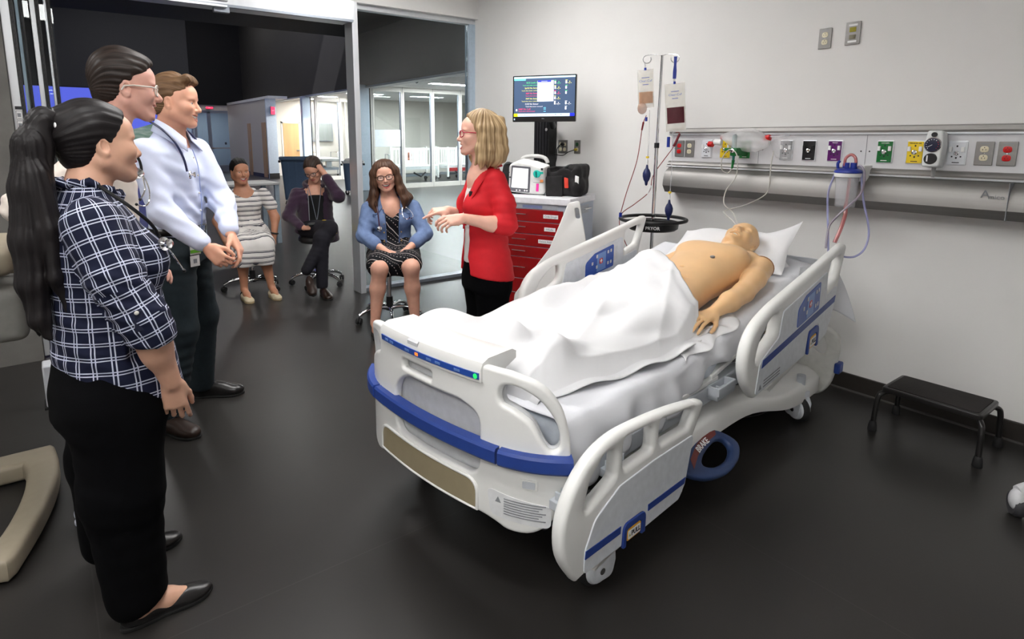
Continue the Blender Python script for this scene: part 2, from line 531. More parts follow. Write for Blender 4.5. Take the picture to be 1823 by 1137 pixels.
# low dark soffit in front, high ceiling behind
struct('ceiling_atrium_low', MB().b2((-6, GY + 0.1, 4.36), (RX, 16.8, 4.6)).vf, mat('soffit_paint', (0.03, 0.03, 0.031), 0.8))
struct('ceiling_atrium', MB().b2((-6, 16.8, 7.2), (RX + 0.3, FY + 0.3, 7.4)).vf, G['black_wall'])
struct('wall_atrium_upper', MB().b2((-6, FY - 0.1, 3.43), (RX, FY + 0.1, 7.2)).vf, G['black_wall'])
struct('wall_atrium_lintel', MB().b2((5.45, FY - 0.12, 2.90), (RX, FY + 0.1, 3.43)).vf, G['black_wall'])
struct('wall_atrium_left', MB().b2((-6.1, GY + 0.1, 0), (-6, FY, 7.2)).vf, G['dark_wall'])
struct('wall_atrium_front', MB().b2((-6, GY + 0.1, 3.05), (RX, GY + 0.2, 4.4)).vf, G['dark_wall'])
struct('wall_atrium_side', MB().b2((-6, GY + 0.1, 0), (-3.2, GY + 0.2, 3.1)).vf, G['dark_wall'])
struct('wall_lab_front', MB().b2((WX + 0.15, GY + 0.1, 0), (17, GY + 0.2, 3.0)).vf, G['cream_wall'])
scr = tag(MB().b2((0.80, FY - 0.16, 3.45), (5.46, FY - 0.115, 6.35)).build('projection_screen', G['screen_fabric'], None, smooth=False, bevel=0.01),
          'huge dark grey projection screen hung on the black atrium wall', 'screen')
MB().b2((0.78, FY - 0.17, 3.41), (5.48, FY - 0.11, 3.45)).build('bottom_bar', G['black_plastic'], scr, smooth=False)

# clerestory at the top of the bulkhead
cl = empty('window_2', (0, 0, 0)); cl['kind'] = 'structure'
MB().b2((RX - 0.03, 22.3, 5.75), (RX + 0.02, 24.4, 6.4)).build('frame', G['cream_wall'], cl, smooth=False)
MB().b2((RX - 0.04, 23.6, 5.85), (RX - 0.01, 23.75, 6.4)).build('mullion', G['alu_dark'], cl, smooth=False)

# the picture window towards the hills
w3 = empty('window_3', (0, 0, 0)); w3['kind'] = 'structure'
MB().b2((-1.5, FY - 0.02, 0.0), (5.45, FY, 3.43)).build('pane', G['glass_far'], w3, smooth=False)
struct('wall_atrium_end', MB().b2((-6, FY - 0.1, 0), (-1.5, FY + 0.1, 3.43)).vf, G['dark_wall'])
for x in (-1.5, 0.8, 3.1, 5.42):
 MB().b2((x, FY - 0.06, 0), (x + 0.07, FY + 0.06, 3.43)).build('mullion', G['alu_dark'], w3, smooth=False)
MB().b2((-6, FY - 0.06, 0), (5.45, FY + 0.06, 0.12)).build('bottom_rail', G['alu_dark'], w3, smooth=False)

# hills outside
def hills():
 rnd = random.Random(4)
 V = []; F = []; nx, ny = 90, 34
 for j in range(ny):
  for i in range(nx):
   x = -110 + 190 * i / (nx - 1); y = 60 + 110 * j / (ny - 1)
   rise = max(0.0, (j / (ny - 1))) ** 1.1
   h = -4 + rise * (7 + 5 * mnoise.noise(Vector((x * 0.02, 3.1, 0.2))) + 3 * mnoise.noise(Vector((x * 0.07, y * 0.05, 0.7))) + 1.2 * mnoise.noise(Vector((x * 0.25, y * 0.2, 1.7))))
   V.append((x, y, h))
 for j in range(ny - 1):
  for i in range(nx - 1):
   a = j * nx + i
   F.append((a, a + 1, a + nx + 1, a + nx))
 m = bpy.data.materials.new('hill_scrub'); m.use_nodes = True
 nt = m.node_tree; b = nt.nodes['Principled BSDF']; b.inputs['Roughness'].default_value = 0.9
 tc = nt.nodes.new('ShaderNodeTexCoord'); nz = nt.nodes.new('ShaderNodeTexNoise'); nz.inputs['Scale'].default_value = 0.35; nz.inputs['Detail'].default_value = 8
 nt.links.new(tc.outputs['Object'], nz.inputs['Vector'])
 rp = nt.nodes.new('ShaderNodeValToRGB')
 rp.color_ramp.elements[0].color = (0.05, 0.10, 0.035, 1); rp.color_ramp.elements[0].position = 0.35
 rp.color_ramp.elements[1].color = (0.22, 0.24, 0.13, 1); rp.color_ramp.elements[1].position = 0.65
 nt.links.new(nz.outputs['Fac'], rp.inputs['Fac']); nt.links.new(rp.outputs['Color'], b.inputs['Base Color'])
 o = obj('hillside', (V, F), m); o['kind'] = 'structure'
hills()
sun = bpy.data.lights.new('sun', 'SUN'); sun.energy = 5.0; sun.angle = R_(0.6)
so = bpy.data.objects.new('sun', sun); C.objects.link(so); so.rotation_euler = (R_(38), 0, R_(-20))

# far end of the corridor: glass double doors, cream walls, wooden doors, exit signs
dd = empty('door_2', (0, 0, 0)); dd['kind'] = 'structure'
for (xa, xb) in ((5.52, 5.62), (6.06, 6.20), (6.98, 7.16)):
 MB().b2((xa, FY - 0.06, 0), (xb, FY, 2.62)).build('stile', G['alu_dark'], dd, smooth=False)
for z, h in ((2.55, 0.12), (0.0, 0.30)):
 MB().b2((5.52, FY - 0.06, z), (7.1, FY, z + h)).build('rail', G['alu_dark'], dd, smooth=False)
MB().b2((5.5, FY - 0.10, 1.02), (7.05, FY - 0.06, 1.07)).build('push_bar', G['chrome'], dd, smooth=False)
MB().b2((5.62, FY - 0.035, 0.3), (6.06, FY - 0.025, 2.55)).build('pane', G['glass_far'], dd, smooth=False)
MB().b2((6.20, FY - 0.035, 0.3), (6.98, FY - 0.025, 2.55)).build('pane', G['glass_far'], dd, smooth=False)
MB().b2((6.72, FY - 0.05, 1.2), (6.8, FY - 0.035, 1.3)).build('sign', G['ink'], dd, smooth=False)
struct('wall_corridor_end', MB().b2((7.16, FY - 0.06, 0), (RX + 0.3, FY + 0.1, 2.9)).vf, G['cream_wall'])
struct('wall_corridor_head', MB().b2((5.45, FY - 0.06, 2.67), (7.16, FY + 0.1, 2.9)).vf, G['cream_wall'])
struct('wall_vestibule', MB().b2((5.0, FY + 3.2, 0), (8.4, FY + 3.3, 3.2)).vf, mat('vestibule_paint', (0.30, 0.38, 0.46), 0.6))
struct('wall_vestibule_side', MB().b2((8.3, FY + 0.1, 0), (8.4, FY + 3.3, 3.2)).vf, G['cream_wall'])
struct('floor_vestibule', MB().b2((4.5, 30, -0.12), (9, 33, 0)).vf, G['floor_vinyl'])
struct('wall_corridor', MB().b2((6.92, 22.5, 0), (7.17, FY - 0.06, 2.9)).vf, G['cream_wall'])
struct('wall_pillar', MB().b2((6.80, 22.42, 0), (7.17, 22.5, 2.9)).vf, mat('pillar_paint', (0.56, 0.63, 0.70), 0.5))
struct('baseboard_corridor', MB().b2((6.905, 22.42, 0), (6.92, FY - 0.06, 0.14)).vf, G['baseboard'])
struct('baseboard_pillar', MB().b2((6.80, 22.40, 0), (7.17, 22.42, 0.2)).vf, G['baseboard'])
for n, (ya, yb, zt) in enumerate(((22.95, 23.4, 2.06), (24.9, 25.3, 2.06))):
 dr = empty('door_%d' % (3 + n), (0, 0, 0)); dr['kind'] = 'structure'
 MB().b2((6.895, ya, 0.01), (6.93, yb, zt)).build('leaf', G['wood'], dr, smooth=False)
 MB().b2((6.86, ya + 0.06, 0.98), (6.90, ya + 0.12, 1.02)).build('handle', G['chrome'], dr, smooth=False)
struct('wall_lab_door', MB().b2((7.17, 24.0, 0), (13, 24.1, 3.0)).vf, G['cream_wall'])
dr = empty('door_5', (0, 0, 0)); dr['kind'] = 'structure'
MB().b2((7.90, 23.96, 0.01), (8.53, 24.0, 2.06)).build('leaf', G['wood'], dr, smooth=False)
MB().box((8.45, 23.93, 1.0), (0.12, 0.05, 0.04)).build('handle', G['chrome'], dr, smooth=False)
MB().b2((7.83, 23.97, 0.0), (7.90, 24.0, 2.13)).b2((8.53, 23.97, 0.0), (8.60, 24.0, 2.13)).b2((7.83, 23.97, 2.06), (8.60, 24.0, 2.13)).build('frame', G['cream_wall'], dr, smooth=False)
def exit_sign(loc, w_, h_, label):
 t = thing('exit_sign', label, 'exit sign', loc)
 MB().box((0, 0, 0), (w_ + 0.02, 0.05, h_ + 0.03)).build('housing', G['alu_dark'], t, smooth=False)
 MB().box((0, -0.03, 0), (w_, 0.012, h_)).build('lit_face', mat('exit_red', (0.8, 0.02, 0.03), 0.5, emit=(1, 0.02, 0.06), estr=3.0), t, smooth=False)
 obj('lettering', place(text_vf('EXIT', min(h_ * 0.62, w_ * 0.36)), (0, -0.0375, 0), (1, 0, 0), (0, 0, 1)), mat('exit_letter', (0.9, 0.5, 0.5), 0.5, emit=(1, 0.25, 0.25), estr=2.0), t, smooth=False)
 return t
exit_sign((6.17, FY - 0.085, 2.78), 0.28, 0.07, 'red lit exit sign above the far glass double doors')
exit_sign((7.03, 22.36, 2.47), 0.13, 0.26, 'small red lit exit sign on the pale blue pillar')

# lab ceiling, walls and lights
struct('ceiling_lab', MB().b2((RX + 0.3, GY + 0.1, 3.0), (17, 30, 3.1)).vf, G['white_paint'])
struct('ceiling_corridor', MB().b2((5.45, FY - 0.1, 2.9), (9, FY + 3.3, 3.0)).vf, G['white_paint'])
struct('ceiling_pass', MB().b2((6.9, 22.4, 2.9), (RX + 0.31, FY, 3.0)).vf, G['white_paint'])
struct('wall_lab_back', MB().b2((RX + 2.2, 22.2, 0), (17, 22.3, 3.0)).vf, G['cream_wall'])
struct('wall_lab_end', MB().b2((16.9, GY + 0.1, 0), (17, 24, 3.0)).vf, G['cream_wall'])
for (x, y, sx, sy) in [(10.2, 14.6, 2.4, 0.3), (9.2, 17.4, 1.2, 0.3), (11.6, 17.3, 1.5, 0.3), (9.3, 19.4, 1.3, 0.25), (11.9, 19.6, 1.3, 0.25), (8.6, 21.6, 1.2, 0.25), (9.4, 23.2, 1.2, 0.25), (12.6, 16.4, 1.2, 0.3), (10.2, 11.4, 1.2, 0.3), (10.2, 8.4, 1.2, 0.3)]:
 troffer(x, y, sx, sy, 3.0, strength=LAB, label='long white ceiling light glowing in the glazed lab', group='ceiling lights of the glazed lab')
for k, (x, y) in enumerate([(1.0, 7.6), (3.6, 7.6), (6.2, 7.6), (1.0, 11.2), (3.6, 11.2), (6.2, 11.2)]):  # unseen soffit lights, added to brighten the atrium
 troffer(x, y, 0.5, 0.5, 4.36, strength=ATR, label='added square light out of view in the dark soffit of the atrium', group='added square lights in the atrium soffit')
for k, (x, y) in enumerate([(-2.0, 20.0), (2.5, 20.0), (5.8, 20.0), (2.5, 25.0), (5.8, 25.0)]):  # added high up, out of view, to wash out the blue spill
 troffer(x, y, 0.6, 0.6, 7.2, strength=ATR * 1.6, label='added square light out of view in the high black atrium ceiling', group='added square lights in the high atrium ceiling')
dl = thing('downlight', 'small round downlight above the far double doors', 'ceiling light', (6.75, FY + 0.6, 2.9))
MB().cyl((0, 0, -0.012), (0, 0, 0.005), 0.09).build('trim_ring', G['white_paint'], dl)
MB().cyl((0, 0, -0.016), (0, 0, -0.011), 0.07).build('lens', mat('lamp_spot', (0.9, 0.9, 0.9), emit=(1, 0.95, 0.85), estr=14), dl)
troffer(6.4, FY + 1.7, 1.2, 0.6, 2.9, strength=16.0, label='added light panel in the vestibule behind the double doors')  # added to light the vestibule, otherwise lit blue by the sky

def glazed_bay(n, y, xs, zt, x_col=None):
 b = empty('window_%d' % n, (0, 0, 0)); b['kind'] = 'structure'
 fm = mat('bay_frame', (0.66, 0.65, 0.61), 0.45, metal=0.1)
 for i, x in enumerate(xs):
  MB().b2((x - 0.055, y - 0.04, 0), (x + 0.055, y + 0.04, zt)).build('stile', fm, b, smooth=False, bevel=0.004)
  MB().b2((x - 0.006, y - 0.045, 0), (x + 0.006, y - 0.038, zt)).build('joint', G['ink_grey'], b, smooth=False)
 for i in range(len(xs) - 1):
  a, c = xs[i] + 0.055, xs[i + 1] - 0.055
  MB().b2((a, y - 0.035, zt - 0.14), (c, y + 0.035, zt)).build('top_rail', fm, b, smooth=False)
  MB().b2((a, y - 0.035, 0.0), (c, y + 0.035, 0.14)).build('bottom_rail', fm, b, smooth=False)
  MB().b2((a, y - 0.004, 0.14), (c, y + 0.004, zt - 0.14)).build('pane', G['glass_far'], b, smooth=False)
  MB().b2((c - 0.03, y - 0.02, 0.14), (c, y + 0.02, zt - 0.14)).build('glazing_bead', G['alu_dark'], b, smooth=False)
 if x_col:
  MB().b2((x_col[0], y - 0.10, 0), (x_col[1], y + 0.10, zt)).build('column', G['alu_blue'], b, smooth=False, bevel=0.01)
  MB().b2((x_col[1], y - 0.06, 0), (x_col[1] + 0.05, y + 0.06, zt)).build('gasket', G['black_plastic'], b, smooth=False)
 return b
bA = glazed_bay(4, 15.9, (7.82, 8.80, 9.84, 10.86, 11.9, 12.95), 2.96, (7.40, 7.70))
MB().b2((7.88, 15.885, 1.24), (8.745, 15.895, 1.73)).build('frosted_band', mat('frost', (0.78, 0.84, 0.90), 0.6, alpha=0.95), bA, smooth=False)
bB = glazed_bay(5, 20.6, (7.98, 8.86, 9.75), 2.90, (7.46, 7.74))
# ============================================================ HOSPITAL BED  (local: x along the bed to the head, y to the far side)
bed = thing('hospital_bed', 'white hospital bed with blue bumpers and raised side rails', 'hospital bed', (1.075, 1.66, 0), R_(7.5))
CUTS = [i * 0.03 for i in range(-19, 20)]
def plan(s, off=0.0):
 """bowed footboard: arc parameter s -> (u, v); off = outward (towards the foot) offset"""
 a = abs(s); sg = 1 if s > 0 else -1
 if a < 0.27:
  u, v, nu, nv = -0.035 + 0.02 * (a / 0.27) ** 2, s, -1.0, 0.0
 else:
  k = 0.78 / 0.27
  an = (a - 0.27) * k + 0.10
  u = -0.015 + (math.cos(0.10) - math.cos(an)) / k
  v = sg * (0.27 + (math.sin(an) - math.sin(0.10)) / k)
  nu, nv = -math.cos(an), math.sin(an) * sg
 return u + nu * off, v + nv * off + 0.03
def fb(off):
 return lambda x, y, z: (lambda p: (p[0], p[1], y))(plan(x, off + z))
# outline of the footboard in (s, z)
half = [(x_ * 0.965, z_) for x_, z_ in [(0.0, 0.30), (0.28, 0.285), (0.36, 0.265), (0.44, 0.275), (0.50, 0.33), (0.53, 0.42), (0.545, 0.52), (0.54, 0.61), (0.515, 0.70), (0.46, 0.765), (0.38, 0.792), (0.30, 0.797), (0.0, 0.797)]]
out_r = smooth2(half, 4, closed=False)
outline = out_r + [(-x, y) for (x, y) in out_r[::-1][1:-1]]
hh = [(0.315, 0.725), (0.335, 0.752), (0.38, 0.75), (0.44, 0.715), (0.485, 0.645), (0.495, 0.575), (0.47, 0.555), (0.445, 0.585), (0.415, 0.64), (0.36, 0.675), (0.32, 0.69)]
holeR = smooth2(hh, 4)
holeL = [(-x, y) for (x, y) in holeR]
rec = fillet([(-0.20, 0.415, 0.06), (0.245, 0.415, 0.06), (0.245, 0.63, 0.10), (0.16, 0.655, 0.1), (-0.12, 0.655, 0.1), (-0.20, 0.60, 0.1)], 0.08, 6)
rec = [(-x, y) for (x, y) in rec]
slot = fillet([(-0.085, 0.69), (0.085, 0.69), (0.085, 0.725), (-0.085, 0.725)], 0.008, 3)
slot = [(x + 0.06, y - 0.012) for x, y in slot]
front = plate(outline, [holeR, holeL, rec, slot], 0.034, 0.012, 3, fb(0.017), CUTS)
board = obj('footboard', front, G['bed_white'], bed, auto=50)
bk = plate([(x * 0.97, 0.30 + (y - 0.30) * 0.97) for x, y in outline], [holeR, holeL], 0.022, 0.008, 2, fb(-0.010), CUTS)
obj('footboard_back', bk, mat('bed_recess', (0.55, 0.56, 0.575), 0.45), bed, auto=50)
# control housing along the top
def prism_u(prof, s0, s1, n, name, m, parent, off=0.0, auto=35):
 """sweep a closed (depth, z) profile along the bowed plan curve"""
 V = []; F = []; k = len(prof)
 for i in range(n + 1):
  s = s0 + (s1 - s0) * i / n
  for (dd, z) in prof:
   u, v = plan(s, -dd + off)
   V.append((u, v, z))
 for i in range(n):
  for j in range(k):
   j2 = (j + 1) % k
   F.append((i * k + j, i * k + j2, (i + 1) * k + j2, (i + 1) * k + j))
 F.append(tuple(range(k))[::-1]); F.append(tuple(n * k + j for j in range(k)))
 return obj(name, (V, F), m, parent, auto=auto)
Z_ = 0.008
prism_u([(-0.042, 0.742), (-0.044, 0.785), (-0.034, 0.806), (-0.01, 0.817), (0.10, 0.820), (0.118, 0.810), (0.118, 0.785), (0.02, 0.742)], -0.262, 0.285, 18, 'control_housing', G['bed_white'], bed)
cp = prism_u([(-0.0458, 0.752), (-0.0475, 0.773), (-0.040, 0.773), (-0.040, 0.752)], -0.255, 0.272, 18, 'control_strip', G['panel_blue'], bed)
for k, s in enumerate((0.235, 0.20, 0.095, -0.03, -0.075, -0.165)):
 prism_u([(-0.048, 0.758), (-0.0486, 0.766), (-0.045, 0.766), (-0.045, 0.758)], s - 0.012, s + 0.012, 2, 'button_mark', G['panel_light'], cp)
prism_u([(-0.048, 0.757), (-0.049, 0.767), (-0.045, 0.767), (-0.045, 0.757)], 0.030, 0.046, 2, 'indicator', mat('led_orange', srgb(240, 120, 40), emit=srgb(255, 120, 40), estr=1.0), cp)
uu, vv = plan(-0.243, 0.047)
MB().lathe([(0.0085, 0), (0.0085, 0.002)], (uu, vv, 0.762), 14, Matrix.Rotation(R_(-90), 3, 'Y')).build('indicator', mat('led_green', srgb(30, 190, 90), emit=srgb(40, 210, 100), estr=0.8), cp)
# serial label on top
prism_u([(0.03, 0.8185), (0.03, 0.8192), (0.055, 0.8202), (0.055, 0.8195)], -0.03, 0.10, 4, 'print_line', G['label_grey'], bed)
prism_u([(-0.0435, 0.785), (-0.0440, 0.799), (-0.036, 0.806), (-0.036, 0.785)], 0.035, 0.095, 4, 'serial_label', G['label_grey'], bed)
# bumpers
bp = [(-0.056, 0.495), (-0.062, 0.503), (-0.062, 0.540), (-0.056, 0.548), (-0.02, 0.548), (-0.02, 0.495)]
prism_u(bp, -0.318, 0.315, 20, 'bumper', G['bed_blue'], bed)
prism_u([(a - 0.002, z) for a, z in bp], 0.325, 0.528, 16, 'bumper', G['bed_blue'], bed)
prism_u([(a - 0.002, z) for a, z in bp], -0.528, -0.326, 16, 'bumper', G['bed_blue'], bed)
# beige lower insert with raised lip
ins = fillet([(-0.235, 0.30, 0.004), (0.30, 0.30, 0.004), (0.30, 0.395, 0.05), (-0.235, 0.395, 0.07)], 0.05, 6)
obj('insert_panel', plate(ins, [], 0.008, 0.003, 1, fb(0.034), CUTS), G['bed_beige'], bed, auto=50)
lip = fillet([(-0.245, 0.292, 0.004), (0.31, 0.292, 0.004), (0.31, 0.405, 0.055), (-0.245, 0.405, 0.075)], 0.05, 6)
obj('insert_lip', plate(lip, [ins], 0.012, 0.004, 2, fb(0.035), CUTS), G['bed_white'], bed, auto=50)
# latch window and warning print on the near corner
def on_corner(pts, off, name, m, parent, depth=0.0016):
 return obj(name, plate(pts, [], depth, 0.0004, 0, fb(off), CUTS), m, parent, smooth=False)
lb = empty('warning_label'); lb.parent = bed
on_corner(fillet([(-0.475, 0.30), (-0.29, 0.305), (-0.275, 0.395), (-0.475, 0.375)], 0.02, 4), 0.0345, 'label_field', mat('label_offwhite', (0.74, 0.75, 0.76), 0.45), lb)
for r in range(7):
 z = 0.372 - r * 0.0085
 on_corner([(-0.46 + 0.01 * (r % 3), z), (-0.335, z), (-0.335, z + 0.004), (-0.46 + 0.01 * (r % 3), z + 0.004)], 0.036, 'print_line', G['ink_grey'], lb)
on_corner([(-0.326, 0.355), (-0.306, 0.355), (-0.316, 0.375)], 0.036, 'warning_triangle', G['ink_grey'], lb)
on_corner(fillet([(-0.435, 0.425), (-0.385, 0.425), (-0.385, 0.458), (-0.435, 0.458)], 0.004, 2), 0.0355, 'latch_frame', G['bed_white'], lb, 0.006)
on_corner(fillet([(-0.428, 0.430), (-0.392, 0.430), (-0.392, 0.453), (-0.428, 0.453)], 0.003, 2), 0.039, 'latch_button', mat('latch_grey', (0.55, 0.58, 0.62), 0.4), lb, 0.003)

# ---------------- side rails
def warp_foot(a, y, b):
 sl = 0.03 + 0.09 * (b - 0.15) / 0.45
 return (a * 0.93 - 0.005, y, b + 0.025 - sl * (a - 0.05))
def warp_head(a, y, b):
 return (a, y, b + 0.04 * (a - 1.1) / 1.18 * min(1.0, max(0.0, (b - 0.45) / 0.3)))
W = warp_foot
def rail_plate(out, holes, y, th, name, m, parent, bevel=0.014):
 return obj(name, plate(out, holes, th, bevel, 3, lambda a, b, c: W(a, y + c, b)), m, parent, auto=50)
def flat(out, y, th, name, m, parent, bevel=0.002):
 return obj(name, plate(out, [], th, bevel, 1, lambda a, b, c: W(a, y + c, b)), m, parent, smooth=False)
RY = -0.535
fr_out = smooth2([(0.035, 0.155), (-0.035, 0.255), (-0.045, 0.36), (0.00, 0.455), (0.09, 0.535), (0.22, 0.585), (0.40, 0.603), (0.60, 0.608), (0.78, 0.602)], 5, closed=False) + \
 fillet([(0.80, 0.600), (0.875, 0.592, 0.04), (0.845, 0.535), (0.790, 0.44, 0.02), (0.735, 0.20, 0.02), (0.70, 0.168, 0.02), (0.43, 0.158, 0.012), (0.425, 0.235, 0.03), (0.30, 0.232, 0.03), (0.285, 0.155, 0.012), (0.1, 0.150)], 0.01, 4)
fr_h = [fillet([(0.055, 0.365), (0.24, 0.437, 0.03), (0.24, 0.545, 0.03), (0.17, 0.535, 0.06), (0.10, 0.475, 0.06)], 0.02, 5),
  fillet([(0.285, 0.447), (0.475, 0.470), (0.475, 0.575), (0.285, 0.565)], 0.025, 5),
  fillet([(0.52, 0.475), (0.745, 0.490), (0.80, 0.575), (0.52, 0.578)], 0.025, 5)]
rail_f = rail_plate(fr_out, fr_h, RY, 0.048, 'foot_rail', G['bed_white'], bed, bevel=0.018)
face = fillet([(0.065, 0.17), (0.285, 0.172, 0.006), (0.29, 0.25, 0.03), (0.43, 0.253, 0.03), (0.437, 0.175, 0.006), (0.69, 0.185, 0.03), (0.735, 0.24, 0.02), (0.785, 0.455, 0.02), (0.48, 0.432, 0.02), (0.26, 0.405, 0.05), (0.12, 0.335, 0.07), (0.07, 0.25, 0.04)], 0.02, 5)
flat(face, RY - 0.024, 0.008, 'rail_face', mat('bed_face', (0.70, 0.73, 0.77), 0.4), rail_f, 0.003)
flat([(0.068, 0.222), (0.272, 0.225), (0.274, 0.252), (0.071, 0.249)], RY - 0.0285, 0.003, 'blue_stripe', G['bed_blue'], rail_f, 0.0005)
flat([(0.452, 0.237), (0.725, 0.245), (0.733, 0.272), (0.452, 0.263)], RY - 0.0285, 0.003, 'blue_stripe', G['bed_blue'], rail_f, 0.0005)
lat = fillet([(0.288, 0.160), (0.306, 0.160), (0.310, 0.225, 0.015), (0.408, 0.228, 0.015), (0.408, 0.165), (0.432, 0.166), (0.435, 0.253, 0.03), (0.288, 0.250, 0.03)], 0.004, 4)
def pull_latch(parent, M4, y):
 def P(pts): return [tuple((M4 @ Vector((a, b, 0, 1)))[:2]) for a, b in pts]
 flat(P(lat), y - 0.0275, 0.012, 'latch_frame', G['bed_blue'], parent, 0.003)
 flat(P(fillet([(0.312, 0.176), (0.404, 0.178), (0.404, 0.222), (0.312, 0.220)], 0.01, 4)), y - 0.026, 0.010, 'pull_handle', G['amber'], parent, 0.002)
 flat(P(fillet([(0.319, 0.182), (0.397, 0.184), (0.397, 0.216), (0.319, 0.214)], 0.004, 3)), y - 0.0315, 0.002, 'pull_label', G['label_white'], parent, 0.0004)
 tx = text_vf('PULL', 0.026, bold=True)
 pts = [tuple((M4 @ Vector((x + 0.366, yy + 0.1995, 0, 1)))[:2]) for x, yy, zz in tx[0]]
 obj('lettering', ([W(p[0], y - 0.0328 - q[2], p[1]) for p, q in zip(pts, tx[0])], tx[1]), G['ink'], parent, smooth=False)
 flat(P([(0.323, 0.193), (0.333, 0.193), (0.328, 0.203)]), y - 0.0328, 0.0008, 'warning_mark', mat('olive', srgb(150, 150, 30)), parent, 0.0002)
pull_latch(rail_f, Matrix.Identity(4), RY)
# hinge arm under the foot rail
MB().tube([(0.36, RY + 0.02, 0.20), (0.37, RY + 0.04, 0.15), (0.36, RY + 0.10, 0.12), (0.34, -0.36, 0.25)], 0.022, 10).build('hinge_arm', G['bed_grey'], bed)

# head rail, raised with the backrest
HY = -0.575
W = warp_head
def tilt(a0, h0, ang):
 c_, s_ = math.cos(ang), math.sin(ang)
 return lambda a, b: (a0 + (a - a0) * c_ - (b - h0) * s_, h0 + (a - a0) * s_ + (b - h0) * c_)
hr_out = smooth2([(1.185, 0.418), (1.10, 0.50), (1.065, 0.59), (1.085, 0.68), (1.16, 0.745), (1.30, 0.785), (1.46, 0.808), (1.80, 0.852), (2.10, 0.893)], 5, closed=False) + \
 fillet([(2.18, 0.905), (2.285, 0.917, 0.05), (2.225, 0.79), (2.155, 0.60, 0.03), (2.08, 0.505, 0.04), (2.00, 0.472, 0.03), (1.92, 0.465, 0.01), (1.905, 0.56, 0.02), (1.79, 0.555, 0.02), (1.77, 0.455, 0.01), (1.55, 0.42, 0.02), (1.30, 0.405)], 0.01, 4)
hr_h = [smooth2([(1.165, 0.585), (1.195, 0.665), (1.275, 0.725), (1.355, 0.742), (1.375, 0.72), (1.368, 0.67), (1.335, 0.645), (1.23, 0.608)], 4),
  fillet([(2.02, 0.715, 0.02), (2.155, 0.745, 0.03), (2.23, 0.868, 0.03), (2.02, 0.845, 0.03)], 0.02, 5)]
def head_rail(parent, y, sgn, with_print=True):
 r = rail_plate(hr_out, hr_h, y, 0.050, 'head_rail', G['bed_white'], parent, bevel=0.02)
 f_ = y + sgn * 0.025
 flat(fillet([(1.17, 0.435), (1.75, 0.465, 0.02), (1.775, 0.575, 0.03), (1.92, 0.58, 0.03), (1.935, 0.48, 0.02), (2.05, 0.50, 0.03), (2.13, 0.61, 0.03), (2.165, 0.715, 0.02), (2.0, 0.69, 0.02), (1.985, 0.815, 0.02), (1.42, 0.742, 0.02), (1.39, 0.635, 0.03), (1.20, 0.575, 0.03)], 0.02, 4), f_, 0.008, 'rail_face', G['bed_face'], r, 0.003)
 flat(fillet([(1.60, 0.625), (1.885, 0.655), (1.885, 0.783), (1.69, 0.755, 0.05), (1.60, 0.71, 0.03)], 0.012, 4), f_ + sgn * 0.0045, 0.004, 'control_panel', G['panel_blue'], r, 0.001)
 cpan = r
 flat([(1.71, 0.645), (1.80, 0.655), (1.80, 0.755), (1.71, 0.745)], f_ + sgn * 0.0072, 0.0015, 'button_field', G['panel_light'], r, 0.0003)
 flat(fillet([(1.735, 0.688), (1.765, 0.691), (1.765, 0.721), (1.735, 0.718)], 0.004, 2), f_ + sgn * 0.0085, 0.0015, 'call_button', G['red'], r, 0.0003)
 flat([(1.746, 0.694), (1.754, 0.695), (1.754, 0.716), (1.746, 0.715)], f_ + sgn * 0.0095, 0.001, 'cross_mark', G['label_white'], r, 0.0002)
 flat([(1.740, 0.7015), (1.760, 0.703), (1.760, 0.710), (1.740, 0.7085)], f_ + sgn * 0.0095, 0.001, 'cross_mark', G['label_white'], r, 0.0002)
 for (a, b) in ((1.815, 0.672), (1.845, 0.675), (1.815, 0.735), (1.845, 0.739), (1.70, 0.665), (1.70, 0.725), (1.655, 0.69)):
  flat(fillet([(a, b), (a + 0.016, b + 0.002), (a + 0.016, b + 0.020), (a, b + 0.018)], 0.003, 2), f_ + sgn * 0.0085, 0.0012, 'button_mark', G['label_grey'], r, 0.0002)
 if with_print: flat([(1.215, 0.545), (2.13, 0.638), (2.14, 0.668), (1.225, 0.578)], f_ + sgn * 0.0045, 0.003, 'blue_stripe', G['bed_blue'], r, 0.0005)
 if with_print:
  M4 = Matrix.Translation((1.844, 0.505, 0)) @ Matrix.Rotation(R_(6), 4, 'Z') @ Matrix.Translation((-0.360, -0.20, 0))
  M4 = Matrix.Translation((1.845, 0.515, 0)) @ Matrix.Rotation(R_(4), 4, 'Z') @ Matrix.Diagonal((1.0, 1.15, 1, 1)) @ Matrix.Translation((-0.360, -0.203, 0))
  pull_latch(r, M4, y)
  for k in range(3):
   flat([(1.25, 0.452 + k * 0.013), (1.43, 0.463 + k * 0.013), (1.43, 0.469 + k * 0.013), (1.25, 0.458 + k * 0.013)], f_ + sgn * 0.0045, 0.001, 'print_line', G['ink_grey'], r, 0.0002)
  flat([(1.20, 0.45), (1.23, 0.452), (1.215, 0.475)], f_ + sgn * 0.0045, 0.001, 'warning_triangle', G['ink_grey'], r, 0.0002)
 else:
  for k in range(5):
   flat([(1.87 + k * 0.012, 0.68 + k * 0.002), (1.875 + k * 0.012, 0.68 + k * 0.002), (1.875 + k * 0.012, 0.76 + k * 0.002), (1.87 + k * 0.012, 0.76 + k * 0.002)], f_ + sgn * 0.0045, 0.003, 'speaker_slot', G['label_grey'], r, 0.0005)
 return r
head_rail(bed, HY, -1)
rail_far = head_rail(bed, 0.575, -1, with_print=False)
rail_far.location.z = 0.045; rail_far.location.x = -0.06
MB().tube([(1.85, HY + 0.03, 0.52), (1.87, HY + 0.05, 0.44), (1.87, -0.42, 0.38)], 0.03, 10).build('hinge_arm', G['bed_grey'], bed)
